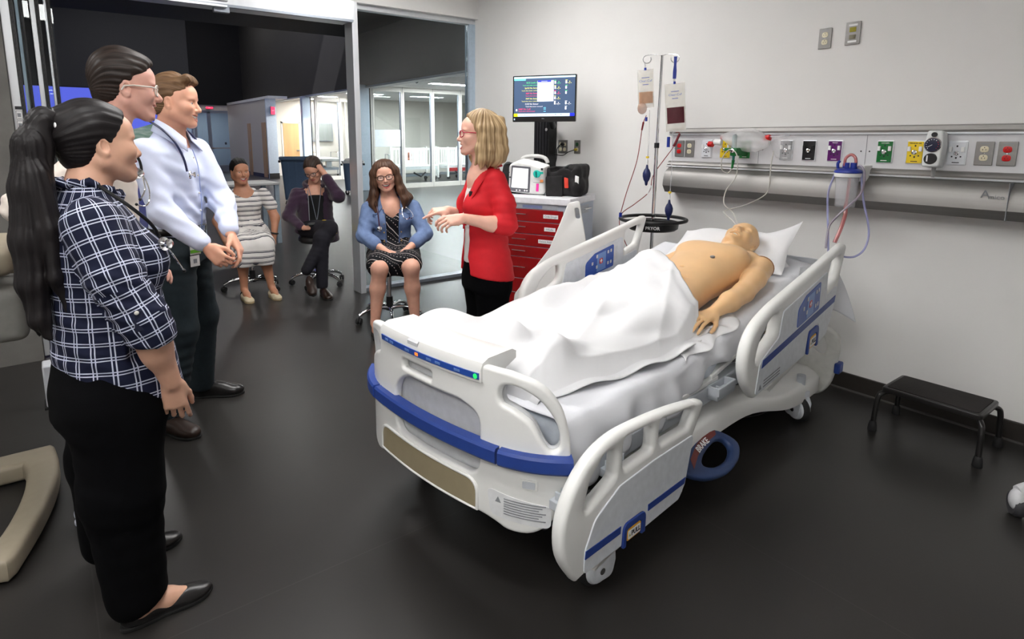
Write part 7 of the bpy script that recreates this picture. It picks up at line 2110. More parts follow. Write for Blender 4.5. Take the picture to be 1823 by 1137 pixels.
# feet
for heel, toe in (((0.06, 1.948, 0), (0.315, 1.970, 0)), ((0.03, 2.295, 0), (0.285, 2.310, 0))):
 h0 = vec(heel); d_ = vec(toe) - h0; d_ /= np.linalg.norm(d_)
 S.chain([h0 + d_ * 0.045 + (0, 0, 0.10), h0 + d_ * 0.05 + (0, 0, 0.045)], [0.036, 0.034], 0.03)
 S.chain([h0 + d_ * 0.06 + (0, 0, 0.060), h0 + d_ * 0.13 + (0, 0, 0.040), h0 + d_ * 0.20 + (0, 0, 0.022)], [0.033, 0.032, 0.022], 0.02)
P.boxes = [((-0.1, 1.9, 1.26), (0.5, 2.3, 1.8), 0.0045), ((0.1, 1.8, 0.6), (0.36, 2.0, 1.02), 0.0032), ((0.1, 2.2, 0.6), (0.4, 2.4, 1.0), 0.006),
           ((-0.1, 1.85, 0.0), (0.4, 2.4, 0.13), 0.004), ((-0.1, 1.85, 0.10), (0.35, 2.4, 1.28), 0.012)]
P.extra = H.extras(iris=(0.04, 0.02, 0.01), brow=(0.02, 0.014, 0.012))
P.build(lip=G['lip_rose'])
# shirt
S = Sdf(); S.frame(TR, TO)
S.loft([(0.66, 0.030, 0, 0.172, 0.21), (0.80, 0.018, 0, 0.168, 0.21), (0.92, 0.010, 0, 0.158, 0.195), (1.05, 0.005, 0, 0.148, 0.187), (1.17, 0.004, 0, 0.145, 0.190), (1.27, -0.012, 0, 0.110, 0.178), (1.33, -0.018, 0, 0.075, 0.115), (1.375, -0.016, 0, 0.062, 0.072)], 0.03, endr=0.012)
for y in (1, -1): S.ell((0.10, y * 0.085, 1.135), (0.07, 0.085, 0.075), 0.05)
S.plane((0.0, 0, 0.765), (-0.42, 0, -1), 0.006)
S.frame(np.eye(3), (0, 0, 0))
sl = [(0.098, 1.955, 1.262), (0.135, 1.905, 1.12), (0.192, 1.882, 0.985)]
S.chain(sl, [0.076, 0.070, 0.064], 0.025)
S.cone((0.190, 1.882, 1.00), (0.206, 1.884, 0.945), 0.068, 0.066, 0.008)         # rolled cuff
sl2 = [(0.098, 2.255, 1.262), (0.13, 2.305, 1.12), (0.165, 2.318, 0.97)]
S.chain(sl2, [0.076, 0.070, 0.066], 0.025)
d_ = vec((0.206, 1.884, 0.945)) - vec((0.190, 1.882, 1.00)); d_ /= np.linalg.norm(d_)
S.ell((0.215, 1.886, 0.885), (0.075, 0.075, 0.045), 0.006, None, 's')
# neckline
S.ell((0.185, 2.09, 1.40), (0.085, 0.075, 0.085), 0.01, None, 's')
wr = fsum(folds(0.006, (0.3, 0.2, 1), 75, 1.0, (0.15, 1.90, 1.02), 0.13), folds(0.0045, (0.6, 0, 1), 48, 2.0, (0.02, 2.0, 0.92), 0.16), folds(0.004, (1, 0.2, 0.2), 40, 4.0, (0.15, 2.0, 0.75), 0.16), lambda Q: 0.003 * vnoise(Q, 16, 2.0))
o, v, f = P.cloth('plaid_shirt', S, G['plaid_cotton'], 0.0062, wr)
body_uv(o, v, f, [(sl[0], sl[1], 0.075), (sl[1], (0.206, 1.884, 0.945), 0.067), (sl2[0], sl2[1], 0.075), (sl2[1], sl2[2], 0.066)], TO, TR)
for (a, b) in (((0.170, 1.818, 1.025), (0.178, 1.816, 0.985)),):
 P.kid('cuff_tab', MB().box(((a[0] + b[0]) / 2, a[1] + 0.001, (a[2] + b[2]) / 2), (0.022, 0.006, 0.06)).vf, mat('navy_plain', srgb(17, 22, 46), 0.8), o, bevel=0.002)
 P.kid('button', MB().ell((0.170, 1.813, 1.03), (0.006, 0.003, 0.006)).vf, mat('pearl', (0.7, 0.68, 0.62), 0.25), o)
# ruffled stand collar
rf = []
for k in range(40):
 a = 2 * math.pi * k / 40
 q = TO + TR @ vec((-0.018 + 0.068 * math.cos(a) + 0.022 * max(0, math.cos(a)), 0.076 * math.sin(a), 1.372 - 0.045 * max(0, math.cos(a)) + 0.006 * math.sin(a * 11)))
 rf.append(tuple(q + TR @ vec((0.004 * math.cos(a * 13), 0.004 * math.sin(a * 9), 0))))
rfo = P.kid('ruffle_collar', MB().tube(rf, 0.012, 8, closed=True).vf, G['plaid_cotton'], o, auto=0)
nl = len(rfo.data.loops); uvv = np.zeros((nl, 2)); co = np.array([rfo.data.vertices[l.vertex_index].co[:] for l in rfo.data.loops]); uvv[:, 0] = np.arctan2(co[:, 1], co[:, 0]) * 0.08; uvv[:, 1] = co[:, 2] * 1.0 + co[:, 0] * 0.4; set_uv(rfo, uvv)
# trousers
S = Sdf(); S.frame(TR, TO)
S.loft([(0.66, -0.015, 0, 0.158, 0.198), (0.74, -0.015, 0, 0.155, 0.198), (0.82, -0.01, 0, 0.145, 0.185), (0.90, 0, 0, 0.13, 0.165)], 0.03)
S.frame(np.eye(3), (0, 0, 0))
S.chain([(0.115, 2.01, 0.70), (0.100, 1.985, 0.44), (0.108, 1.968, 0.10)], [0.135, 0.108, 0.088], 0.05)
S.chain([(0.115, 2.20, 0.70), (0.075, 2.25, 0.44), (0.060, 2.295, 0.11)], [0.132, 0.104, 0.086], 0.05)
S.plane((0.12, 2.1, 0.062), (0.38, 0, -1), 0.006)
P.cloth('trousers', S, G['trousers_black'], 0.008, folds(0.002, (0.2, 0.1, 1), 40, 3.0))
# ballet flats
def flat_cut(S, L):
 S.ell((L * 0.40, 0, 0.075), (L * 0.33, 0.030, 0.062), 0.006, None, 's')
shoe(P, 'ballet_flat', (0.052, 1.947, 0), (0.326, 1.971, 0), 0.041, 0.062, G['leather_black'], collar=flat_cut)
shoe(P, 'ballet_flat', (0.022, 2.294, 0), (0.292, 2.311, 0), 0.041, 0.062, G['leather_black'], collar=flat_cut)
# hair
hm = hair_mat('hair_black', (0.006, 0.005, 0.006), (0.014, 0.011, 0.011))
S = Sdf(); hair_cap(S, H, 0.011, 0.014, (0.066, 0.078), 0.62, back=-0.062)
S.chain([tuple(hc + HR @ vec((-0.085, 0, 0.055))), (0.050, 2.095, 1.548)], [0.055, 0.028], 0.03)
v, f = S.mesh(0.0034, warp=strand_warp(H, 0.0016), smooth=1)
hair = P.kid('hair', (v, f), hm, auto=0); hair_uv(hair, v, f, H, True)
S = Sdf()
S.chain([(0.055, 2.090, 1.548), (0.018, 2.085, 1.545), (-0.012, 2.075, 1.48), (-0.028, 2.06, 1.36), (-0.042, 2.045, 1.22), (-0.050, 2.03, 1.10), (-0.045, 2.015, 1.00), (-0.030, 2.00, 0.945)], [0.024, 0.036, 0.046, 0.050, 0.048, 0.038, 0.024, 0.008], 0.02)
S.chain([(-0.01, 2.03, 1.40), (0.005, 2.005, 1.25), (0.002, 1.985, 1.12), (0.018, 1.985, 1.02)], [0.030, 0.028, 0.018, 0.005], 0.02)
S.chain([(-0.03, 2.07, 1.2), (-0.055, 2.045, 1.08), (-0.058, 2.03, 0.99), (-0.05, 2.02, 0.955)], [0.03, 0.02, 0.010, 0.004], 0.015)
v, f = S.mesh(0.0042, warp=lambda Q: 0.0022 * np.sin((np.arctan2(Q[:, 1] - 2.05, Q[:, 0] + 0.03)) * 16 + 4 * vnoise(Q, 9, 1.0)), smooth=1)
HO = P.kid('ponytail', (v, f), hm, hair, auto=0); hair_uv(HO, v, f, H, False, (-0.02, 2.045, 1.2))
P.kid('hair_tie', MB().lathe([(0.030, -0.012), (0.036, -0.006), (0.036, 0.006), (0.030, 0.012)], (0.040, 2.093, 1.549), 18, Matrix.Rotation(R_(80), 3, 'Y')).vf, mat('tie_black', (0.01, 0.012, 0.012), 0.4), hair)
P.kid('tie_bead', MB().ell((0.045, 2.058, 1.535), (0.006, 0.006, 0.012)).vf, G['label_white'], hair)
plaid = P.o
# stethoscope: tube round the neck, bell on the chest
steth('stethoscope', 'black stethoscope round the neck of the woman in plaid', [(0.115, 2.035, 1.375), (0.150, 2.005, 1.345), (0.200, 1.985, 1.300), (0.245, 1.985, 1.250), (0.268, 1.995, 1.205)], G['steth_black'], ((0.272, 1.985, 1.185), (0.6, -0.8, 0.1)), [[(0.282, 2.00, 1.175), (0.295, 1.985, 1.155), (0.312, 1.985, 1.120), (0.325, 1.99, 1.095)]], (0.2, 2.0, 1.3))
# ============================================================ MAN WITH CLEAR GLASSES (behind the plaid shirt)
sk = skin_mat('skin_glasses', srgb(214, 164, 148))
P = Person('person', 'tall man with clear glasses and short dark hair in a cream shirt', (0.20, 2.72, 0), sk); P.lod = 1.1
S = P.S
HR = rotm(az2yaw(90), R_(3), 0)
hc = vec((0.302, 2.790, 1.692))
H = Head(HR, hc, 1.06, female=False, smile=0.9, openm=0.014, nose=1.2, jaw=1.08); H.add(S); P.head = H
S.chain([tuple(hc + HR @ vec((-0.025, 0, -0.055))), (0.245, 2.785, 1.56), (0.20, 2.78, 1.46)], [0.060, 0.060, 0.085], 0.025)
TR = rotm(az2yaw(92)); TO = vec((0.185, 2.775, 0))
S.frame(TR, TO); S.loft([(0.90, 0, 0, 0.10, 0.14), (1.2, 0, 0, 0.10, 0.14), (1.40, 0, 0, 0.10, 0.16), (1.48, 0, 0, 0.06, 0.10)], 0.04); S.frame(np.eye(3), (0, 0, 0))
shR, elR, wrR = (0.150, 2.600, 1.415), (-0.060, 2.560, 1.265), (0.075, 2.575, 1.075)
S.chain([shR, elR, wrR], [0.048, 0.042, 0.028], 0.03)
hand(S, wrR, (1, 0.15, -0.35), (0.3, -1, 0.3), -1, curl=(30, 40, 20), sc=1.0)
S.chain([(0.15, 2.95, 1.42), (0.20, 3.00, 1.15), (0.30, 2.93, 0.98)], [0.048, 0.042, 0.028], 0.03)
hand(S, (0.30, 2.93, 0.98), (0.8, -0.4, -0.3), (0, 0.4, 1), +1, curl=(25, 30, 20))
S.chain([(0.18, 2.68, 0.95), (0.16, 2.67, 0.52), (0.09, 2.66, 0.09)], 0.05, 0.03); S.chain([(0.18, 2.86, 0.95), (0.15, 2.88, 0.52), (0.085, 2.875, 0.09)], 0.05, 0.03)
P.boxes = [((0.0, 2.6, 1.45), (0.6, 3.0, 2.0), 0.0032), ((-0.2, 2.4, 0.95), (0.3, 2.66, 1.3), 0.006), ((0.1, 2.8, 0.8), (0.6, 3.1, 1.2), 0.007), ((-0.1, 2.5, 0.05), (0.45, 3.1, 1.47), 0.014)]
P.extra = H.extras(iris=(0.08, 0.05, 0.03), brow=(0.05, 0.03, 0.022))
P.build(lip=G['lip_pale'])
S = Sdf(); S.frame(TR, TO)
S.loft([(0.98, 0, 0, 0.122, 0.165), (1.15, 0, 0, 0.118, 0.160), (1.32, 0.002, 0, 0.122, 0.175), (1.42, -0.01, 0, 0.100, 0.185), (1.475, -0.012, 0, 0.065, 0.12), (1.535, 0.0, 0, 0.058, 0.075)], 0.03, endr=0.012)
S.frame(np.eye(3), (0, 0, 0))
S.chain([(0.155, 2.615, 1.405), elR, (0.045, 2.572, 1.12)], [0.070, 0.062, 0.050], 0.025)
S.chain([(0.155, 2.94, 1.41), (0.20, 2.995, 1.15), (0.27, 2.95, 1.02)], [0.070, 0.060, 0.048], 0.025)
S.ell((0.30, 2.785, 1.60), (0.085, 0.070, 0.09), 0.01, None, 's')
o, v, f = P.cloth('shirt', S, G['shirt_cream'], 0.008, fsum(folds(0.005, (0.7, 0, 0.7), 70, 1.0, elR, 0.12), folds(0.003, (0, 0.3, 1), 45, 6.0)))
for sgn in (1, -1):      # collar leaves standing up behind the neck
 pts = [TO + TR @ vec(p_) for p_ in ((-0.055, sgn * 0.02, 1.575), (-0.02, sgn * 0.062, 1.565), (0.045, sgn * 0.070, 1.535), (0.085, sgn * 0.045, 1.50))]
 lo_ = [TO + TR @ vec(p_) for p_ in ((-0.080, sgn * 0.025, 1.505), (-0.035, sgn * 0.088, 1.500), (0.055, sgn * 0.092, 1.470), (0.115, sgn * 0.050, 1.425))]
 a = bez([tuple(p_) for p_ in pts], 5); b = bez([tuple(p_) for p_ in lo_], 5)
 V = a + b; n = len(a)
 c = P.kid('collar', (V, [(i, i + 1, n + i + 1, n + i) for i in range(n - 1)]), G['shirt_cream'], o, auto=0)
 md = c.modifiers.new('t', 'SOLIDIFY'); md.thickness = 0.005
S = Sdf(); S.frame(TR, TO); S.loft([(0.82, 0, 0, 0.125, 0.168), (0.92, 0, 0, 0.122, 0.165), (1.0, 0, 0, 0.118, 0.158)], 0.03); S.frame(np.eye(3), (0, 0, 0))
S.chain([(0.175, 2.69, 0.86), (0.16, 2.675, 0.50), (0.085, 2.665, 0.08)], [0.108, 0.082, 0.062], 0.04)
S.chain([(0.175, 2.86, 0.86), (0.15, 2.88, 0.50), (0.085, 2.875, 0.08)], [0.108, 0.082, 0.062], 0.04)
S.plane((0, 0, 0.05), (0, 0, -1), 0.006)
P.cloth('trousers', S, G['trousers_black'], 0.009, folds(0.004, (0.2, 0, 1), 50, 2.0))
shoe(P, 'sneaker', (-0.035, 2.645, 0), (0.265, 2.665, 0), 0.048, 0.085, G['sneaker_white'], sole=G['sneaker_white'])
shoe(P, 'sneaker', (-0.02, 2.86, 0), (0.27, 2.885, 0), 0.048, 0.085, G['sneaker_white'], sole=G['sneaker_white'])
hm2 = hair_mat('hair_dark', (0.008, 0.005, 0.004), (0.034, 0.021, 0.016))
S = Sdf(); hair_cap(S, H, 0.007, 0.022, (0.070, 0.078), 0.55, back=-0.050)
S.frame(H.R, H.o); S.ell((0.034, 0, 0.104), (0.060, 0.055, 0.027), 0.03); S.ell((0.020, 0, 0.05), (0.05, 0.086, 0.055), 0.02); S.frame(np.eye(3), (0, 0, 0))
S.frame(H.R, H.o)
for y in (1, -1): S.ell((0.055, y * 0.090, 0.0), (0.050, 0.05, 0.062), 0.012, None, 's'); S.ell((-0.004, y * 0.094, -0.014), (0.026, 0.034, 0.042), 0.006, None, 's')
S.ell((0.105, 0, 0.035), (0.045, 0.09, 0.058), 0.012, None, 's')
v, f = S.mesh(0.0036, warp=strand_warp(H, 0.0022, seed=3.0), smooth=1); HO = P.kid('hair', (v, f), hm2, auto=0); hair_uv(HO, v, f, H, True)
glasses(P, H, mat('clear_acetate', (0.75, 0.72, 0.66), 0.15, alpha=0.8), 0.026, 0.020, 0.0024)
steth('stethoscope', 'black stethoscope hanging from the neck of the man with glasses', [(0.135, 2.765, 1.59), (0.17, 2.70, 1.575), (0.235, 2.690, 1.53), (0.285, 2.690, 1.47), (0.315, 2.690, 1.41), (0.318, 2.685, 1.36)], G['steth_black'], ((0.295, 2.64, 1.365), (0.4, -0.9, 0)),
      [[(0.318, 2.685, 1.36), (0.335, 2.675, 1.31), (0.335, 2.67, 1.26), (0.315, 2.66, 1.235), (0.285, 2.645, 1.245)], [(0.318, 2.685, 1.36), (0.322, 2.67, 1.30), (0.300, 2.655, 1.262)]], (0.25, 2.7, 1.5))

# ============================================================ MAN IN THE PALE BLUE SHIRT
sk = skin_mat('skin_blue', srgb(222, 166, 140))
P = Person('person', 'man in pale blue dress shirt and dark green jeans with brown hair', (0.57, 3.42, 0), sk)
S = P.S
HR = rotm(az2yaw(118), R_(2), R_(-2))
hc = vec((0.585, 3.415, 1.672))
H = Head(HR, hc, 1.04, female=False, smile=0.95, openm=0.014, nose=1.0, jaw=1.08, fat=0.003); H.add(S); P.head = H
S.chain([tuple(hc + HR @ vec((-0.02, 0, -0.055))), (0.560, 3.44, 1.56), (0.545, 3.445, 1.47)], [0.062, 0.062, 0.09], 0.025)
TR = rotm(az2yaw(128)); TO = vec((0.545, 3.42, 0))
S.frame(TR, TO); S.loft([(0.95, 0, 0, 0.10, 0.14), (1.2, 0, 0, 0.10, 0.14), (1.40, 0, 0, 0.10, 0.16), (1.48, 0, 0, 0.06, 0.10)], 0.04); S.frame(np.eye(3), (0, 0, 0))
shR, elR, wrR = (0.400, 3.315, 1.435), (0.455, 3.215, 1.140), (0.600, 3.080, 0.990)
shL, elL, wrL = (0.690, 3.500, 1.435), (0.765, 3.365, 1.160), (0.745, 3.165, 1.025)
S.chain([shR, elR, wrR], [0.05, 0.044, 0.029], 0.03); S.chain([shL, elL, wrL], [0.05, 0.044, 0.029], 0.03)
hand(S, (0.612, 3.068, 0.977), (0.55, -0.45, -0.70), (-0.6, -0.6, 0.25), +1, curls=[(45, 55, 30), (50, 60, 30), (52, 60, 32), (55, 60, 34)], thumb=(30, 22), sc=1.02)
hand(S, (0.746, 3.150, 1.012), (0.30, -0.45, -0.85), (0.75, -0.4, 0.4), -1, curls=[(20, 30, 18), (30, 38, 22), (38, 42, 24), (42, 44, 26)], thumb=(48, 20), sc=1.02)
S.chain([(0.50, 3.34, 0.95), (0.50, 3.30, 0.52), (0.415, 3.285, 0.10)], 0.05, 0.03); S.chain([(0.60, 3.50, 0.95), (0.65, 3.53, 0.52), (0.63, 3.61, 0.10)], 0.05, 0.03)
P.boxes = [((0.3, 3.2, 1.45), (0.9, 3.7, 2.0), 0.0034), ((0.50, 2.85, 0.75), (0.95, 3.19, 1.05), 0.0034), ((0.2, 3.05, 0.05), (0.95, 3.75, 1.47), 0.014)]
P.extra = H.extras(iris=(0.07, 0.09, 0.10), brow=(0.10, 0.055, 0.03))
P.build(lip=G['lip_pale'])
S = Sdf(); S.frame(TR, TO)
S.loft([(1.00, 0.0, 0, 0.120, 0.165), (1.10, 0.008, 0, 0.125, 0.168), (1.22, 0.008, 0, 0.122, 0.172), (1.34, 0.006, 0, 0.126, 0.185), (1.43, -0.006, 0, 0.105, 0.195), (1.485, -0.012, 0, 0.068, 0.13), (1.54, 0.0, 0, 0.060, 0.078)], 0.03, endr=0.012)
S.frame(np.eye(3), (0, 0, 0))
S.chain([(0.41, 3.325, 1.425), elR, (0.588, 3.092, 1.002)], [0.074, 0.063, 0.046], 0.03)
S.chain([(0.68, 3.49, 1.425), elL, (0.747, 3.185, 1.04)], [0.074, 0.061, 0.046], 0.03)
S.ell(TO + TR @ vec((0.085, 0, 1.585)), (0.075, 0.062, 0.10), 0.01, None, 's')
wr = fsum(folds(0.011, (0.4, -0.3, 0.9), 55, 2.0, elR, 0.15), folds(0.009, (0.2, -0.5, 0.9), 55, 5.0, elL, 0.13), folds(0.009, (0.5, 0.5, 0.8), 34, 3.0, TO + vec((0.02, -0.05, 1.15)), 0.2), lambda Q: 0.002 * vnoise(Q, 15, 4.0))
o, v, f = P.cloth('dress_shirt', S, G['shirt_blue'], 0.006, wr)
for sgn in (1, -1):      # pointed collar leaves
 up_ = [TO + TR @ vec(p_) for p_ in ((-0.050, sgn * 0.015, 1.592), (-0.015, sgn * 0.068, 1.588), (0.045, sgn * 0.072, 1.553), (0.098, sgn * 0.030, 1.490))]
 lo_ = [TO + TR @ vec(p_) for p_ in ((-0.078, sgn * 0.020, 1.535), (-0.025, sgn * 0.094, 1.525), (0.068, sgn * 0.098, 1.475), (0.128, sgn * 0.078, 1.432))]
 a = bez([tuple(p_) for p_ in up_], 6); b = bez([tuple(p_) for p_ in lo_], 6); n = len(a)
 c = P.kid('collar', (a + b, [(i, i + 1, n + i + 1, n + i) for i in range(n - 1)]), G['shirt_blue'], o, auto=0)
 md = c.modifiers.new('t', 'SOLIDIFY'); md.thickness = 0.005
pk = [TO + TR @ vec((x_ + 0.004, -0.004, z_)) for x_, z_ in ((0.112, 1.44), (0.133, 1.36), (0.136, 1.25), (0.136, 1.13), (0.124, 1.02))]
P.kid('button_placket', MB().tube(bez([tuple(p_) for p_ in pk], 5), 0.0025, 6).vf, mat('seam_blue', srgb(150, 165, 215), 0.7), o)
for z_ in (1.40, 1.31, 1.22, 1.13):
 P.kid('button', MB().ell(tuple(TO + TR @ vec((0.138 if z_ < 1.35 else 0.124, -0.012, z_))), (0.005, 0.005, 0.005), 8, 6).vf, mat('pearl', (0.7, 0.68, 0.62)), o)
S = Sdf(); S.frame(TR, TO); S.loft([(0.86, 0, 0, 0.128, 0.172), (0.95, 0, 0, 0.124, 0.168), (1.03, 0, 0, 0.120, 0.164)], 0.03, endr=0.01); S.frame(np.eye(3), (0, 0, 0))
S.chain([(0.50, 3.335, 0.90), (0.498, 3.295, 0.52), (0.418, 3.285, 0.10)], [0.108, 0.082, 0.068], 0.04)
S.chain([(0.60, 3.50, 0.90), (0.65, 3.53, 0.52), (0.632, 3.61, 0.09)], [0.108, 0.080, 0.066], 0.04)
S.plane((0, 0, 0.055), (0, 0, -1), 0.006)
tro = P.cloth('jeans', S, G['jeans_dark'], 0.008, fsum(folds(0.005, (0.1, 0.1, 1), 55, 1.0, (0.5, 3.3, 0.2), 0.25), folds(0.005, (0.1, 0.1, 1), 45, 4.0, (0.55, 3.35, 0.85), 0.2)))[0]
bl = [TO + TR @ vec((0.124 * math.cos(a) , 0.168 * math.sin(a), 1.035)) for a in [2 * math.pi * k / 40 for k in range(40)]]
V = []; n = 40
for p_ in bl: V += [tuple(p_ + (0, 0, -0.018)), tuple(p_ + (0, 0, 0.018))]
bo_ = P.kid('belt', (V, [(2 * i, 2 * ((i + 1) % n), 2 * ((i + 1) % n) + 1, 2 * i + 1) for i in range(n)]), G['leather_black'], tro, auto=0); md = bo_.modifiers.new('t', 'SOLIDIFY'); md.thickness = 0.006; md.offset = 1
P.kid('belt_buckle', MB().box(tuple(TO + TR @ vec((0.130, 0.0, 1.035))), (0.012, 0.045, 0.034), az2yaw(128)).vf, G['chrome'], tro, bevel=0.002)
def boot_top(S, L): S.chain([(L * 0.20, 0, 0.07), (L * 0.18, 0, 0.115)], [0.042, 0.046], 0.02)
for heel, toe in (((0.345, 3.335, 0), (0.510, 3.095, 0)), ((0.555, 3.665, 0), (0.845, 3.525, 0))):
 so_ = shoe(P, 'leather_shoe', heel, toe, 0.049, 0.098, G['leather_brown'] if heel[0] < 0.5 else G['leather_black'], collar=boot_top)
 d_ = vec(toe) - vec(heel); L = np.linalg.norm(d_); d_ /= L; lf = np.array([-d_[1], d_[0], 0])
 for k in range(4):
  c_ = vec(heel) + d_ * L * (0.36 + 0.07 * k) + np.array([0, 0, 0.112 - 0.011 * k])
  P.kid('lace', MB().tube([tuple(c_ - lf * 0.022), tuple(c_ + (0, 0, 0.006)), tuple(c_ + lf * 0.022)], 0.003, 6).vf, G['ink'], so_)
hm3 = hair_mat('hair_brown', (0.095, 0.050, 0.025), (0.185, 0.105, 0.052))
S = Sdf(); hair_cap(S, H, 0.006, 0.020, (0.072, 0.080), 0.55, back=-0.045)
S.frame(H.R, H.o)
for q in range(9):
 y = -0.048 + 0.012 * q
 S.chain([(0.03, y, 0.100), (0.070, y * 1.05, 0.115 + 0.006 * math.sin(q * 2.1)), (0.086, y * 1.08 + 0.006, 0.108)], [0.022, 0.018, 0.006], 0.014)
for y in (1, -1): S.ell((0.055, y * 0.090, 0.0), (0.050, 0.05, 0.064), 0.012, None, 's'); S.ell((-0.004, y * 0.094, -0.014), (0.026, 0.034, 0.042), 0.006, None, 's')
S.ell((0.108, 0, 0.030), (0.045, 0.09, 0.060), 0.012, None, 's'); S.frame(np.eye(3), (0, 0, 0))
v, f = S.mesh(0.0038, warp=strand_warp(H, 0.0028, seed=5.0), smooth=1); HO = P.kid('hair', (v, f), hm3, auto=0); hair_uv(HO, v, f, H, True)
fw = TR[:, 0]; lfv = TR[:, 1]
def Q_(x, y, z): return tuple(TO + TR @ vec((x, y, z)))
steth('stethoscope', 'navy stethoscope draped over the shoulders of the man in pale blue', [Q_(0.128, -0.098, 1.335), Q_(0.122, -0.110, 1.40), Q_(0.085, -0.112, 1.480), Q_(0.02, -0.108, 1.545), Q_(-0.06, -0.075, 1.585), Q_(-0.09, 0, 1.590), Q_(-0.06, 0.075, 1.585), Q_(0.03, 0.110, 1.540), Q_(0.10, 0.112, 1.465), Q_(0.130, 0.108, 1.415)], G['steth_navy'], (Q_(0.142, -0.105, 1.318), tuple(fw + 0.2 * lfv)),
      [[Q_(0.130, 0.108, 1.415), Q_(0.146, 0.125, 1.36), Q_(0.150, 0.150, 1.31), Q_(0.140, 0.180, 1.285)], [Q_(0.130, 0.108, 1.415), Q_(0.146, 0.100, 1.36), Q_(0.152, 0.115, 1.31), Q_(0.150, 0.150, 1.275)]], TO + vec((0, 0, 1.5)))
bd = thing('id_badge', 'white photo badge with a green stripe clipped to the dark jeans', 'badge', tuple(vec(Q_(0.145, -0.115, 0.94))))
yw = az2yaw(128) - 0.5
def bx_(c, d_, m, nm, par): return MB().box(tuple(rotm(yw) @ vec(c)), d_, yw).build(nm, m, par, smooth=False)
bx_((0, 0, 0.02), (0.003, 0.058, 0.085), G['label_white'], 'card', bd); bx_((0.003, 0, -0.005), (0.003, 0.058, 0.016), mat('badge_green', srgb(110, 190, 50), 0.4), 'green_stripe', bd)
bx_((0.003, 0.006, 0.035), (0.002, 0.030, 0.034), mat('badge_photo', srgb(120, 90, 110), 0.5), 'photo', bd); bx_((0.0, -0.006, -0.055), (0.003, 0.050, 0.055), G['label_white'], 'second_card', bd); bx_((0.003, -0.006, -0.055), (0.002, 0.018, 0.022), G['ink_grey'], 'emblem', bd)

# ============================================================ WOMAN IN THE RED BLAZER
sk = skin_mat('skin_red', srgb(226, 176, 156))
P = Person('person', 'woman with shoulder-length blond hair in a red blazer and black trousers', (1.97, 2.66, 0), sk)
S = P.S
HR = rotm(az2yaw(-62), R_(-4), 0)
hc = vec((1.945, 2.665, 1.515))
H = Head(HR, hc, 0.98, smile=0.2, openm=0.013, nose=1.0, jaw=0.98); H.add(S); P.head = H
S.chain([tuple(hc + HR @ vec((-0.022, 0, -0.055))), (1.965, 2.655, 1.41), (1.975, 2.65, 1.33)], [0.052, 0.052, 0.08], 0.025)
TR = rotm(az2yaw(-70)); TO = vec((1.985, 2.66, 0))
S.frame(TR, TO); S.loft([(0.75, 0, 0, 0.10, 0.14), (1.0, 0, 0, 0.09, 0.12), (1.22, 0, 0, 0.09, 0.13), (1.33, 0, 0, 0.05, 0.09)], 0.04)
S.ell((0.055, 0, 1.27), (0.045, 0.07, 0.06), 0.04); S.frame(np.eye(3), (0, 0, 0))
shL, elL, wrL = (1.955, 2.525, 1.285), (1.970, 2.445, 1.035), (1.735, 2.520, 1.090)
shR, elR, wrR = (2.035, 2.80, 1.285), (1.990, 2.86, 1.045), (1.790, 2.745, 1.105)
S.chain([(1.968, 2.55, 1.265), elL], [0.036, 0.040], 0.02); S.chain([elL, wrL], [0.042, 0.026], 0.03); S.ell((1.90, 2.47, 1.05), (0.06, 0.038, 0.038), 0.03)
S.chain([(2.02, 2.775, 1.265), elR, wrR], [0.036, 0.038, 0.026], 0.03)
hand(S, wrL, (-0.90, 0.12, -0.10), (-0.35, -0.55, 0.75), -1, curls=[(25, 40, 25), (32, 48, 28), (36, 50, 30), (40, 50, 30)], thumb=(35, 20), sc=0.93)
hand(S, wrR, (-0.95, 0.10, -0.02), (-0.15, -0.30, 0.95), +1, curls=[(8, 8, 5), (45, 60, 30), (50, 62, 32), (52, 62, 32)], thumb=(38, 15), sc=0.93)
S.chain([(1.98, 2.59, 0.80), (1.985, 2.59, 0.45), (1.99, 2.59, 0.08)], 0.05, 0.03); S.chain([(2.01, 2.73, 0.80), (2.01, 2.74, 0.45), (2.02, 2.74, 0.08)], 0.05, 0.03)
P.boxes = [((1.75, 2.5, 1.20), (2.15, 2.9, 1.75), 0.0034), ((1.5, 2.35, 0.95), (1.92, 2.9, 1.19), 0.0034), ((1.80, 2.35, 0.05), (2.15, 2.95, 1.25), 0.013)]
P.extra = H.extras(iris=(0.08, 0.10, 0.12), brow=(0.14, 0.085, 0.05), browm=0.8)
P.build(lip=G['lip_rose'])
S = Sdf(); S.frame(TR, TO); S.loft([(0.80, 0.0, 0, 0.118, 0.15), (1.0, 0.0, 0, 0.110, 0.135), (1.14, 0.004, 0, 0.116, 0.14), (1.24, 0.0, 0, 0.095, 0.135), (1.30, 0, 0, 0.06, 0.10)], 0.03)
S.ell((0.085, 0, 1.33), (0.06, 0.045, 0.10), 0.01, None, 's'); S.frame(np.eye(3), (0, 0, 0))
P.cloth('white_top', S, G['top_white'], 0.008, folds(0.003, (0.6, 0, 0.7), 60, 2.0))
S = Sdf(); S.frame(TR, TO)
S.loft([(0.70, -0.012, 0, 0.155, 0.195), (0.80, -0.010, 0, 0.142, 0.180), (0.92, -0.006, 0, 0.122, 0.155), (1.02, -0.004, 0, 0.122, 0.152), (1.13, 0.0, 0, 0.132, 0.165), (1.24, -0.010, 0, 0.108, 0.168), (1.31, -0.014, 0, 0.072, 0.115), (1.365, -0.012, 0, 0.060, 0.07)], 0.03, endr=0.012)
for y in (1, -1): S.ell((0.085, y * 0.07, 1.13), (0.06, 0.07, 0.07), 0.04)
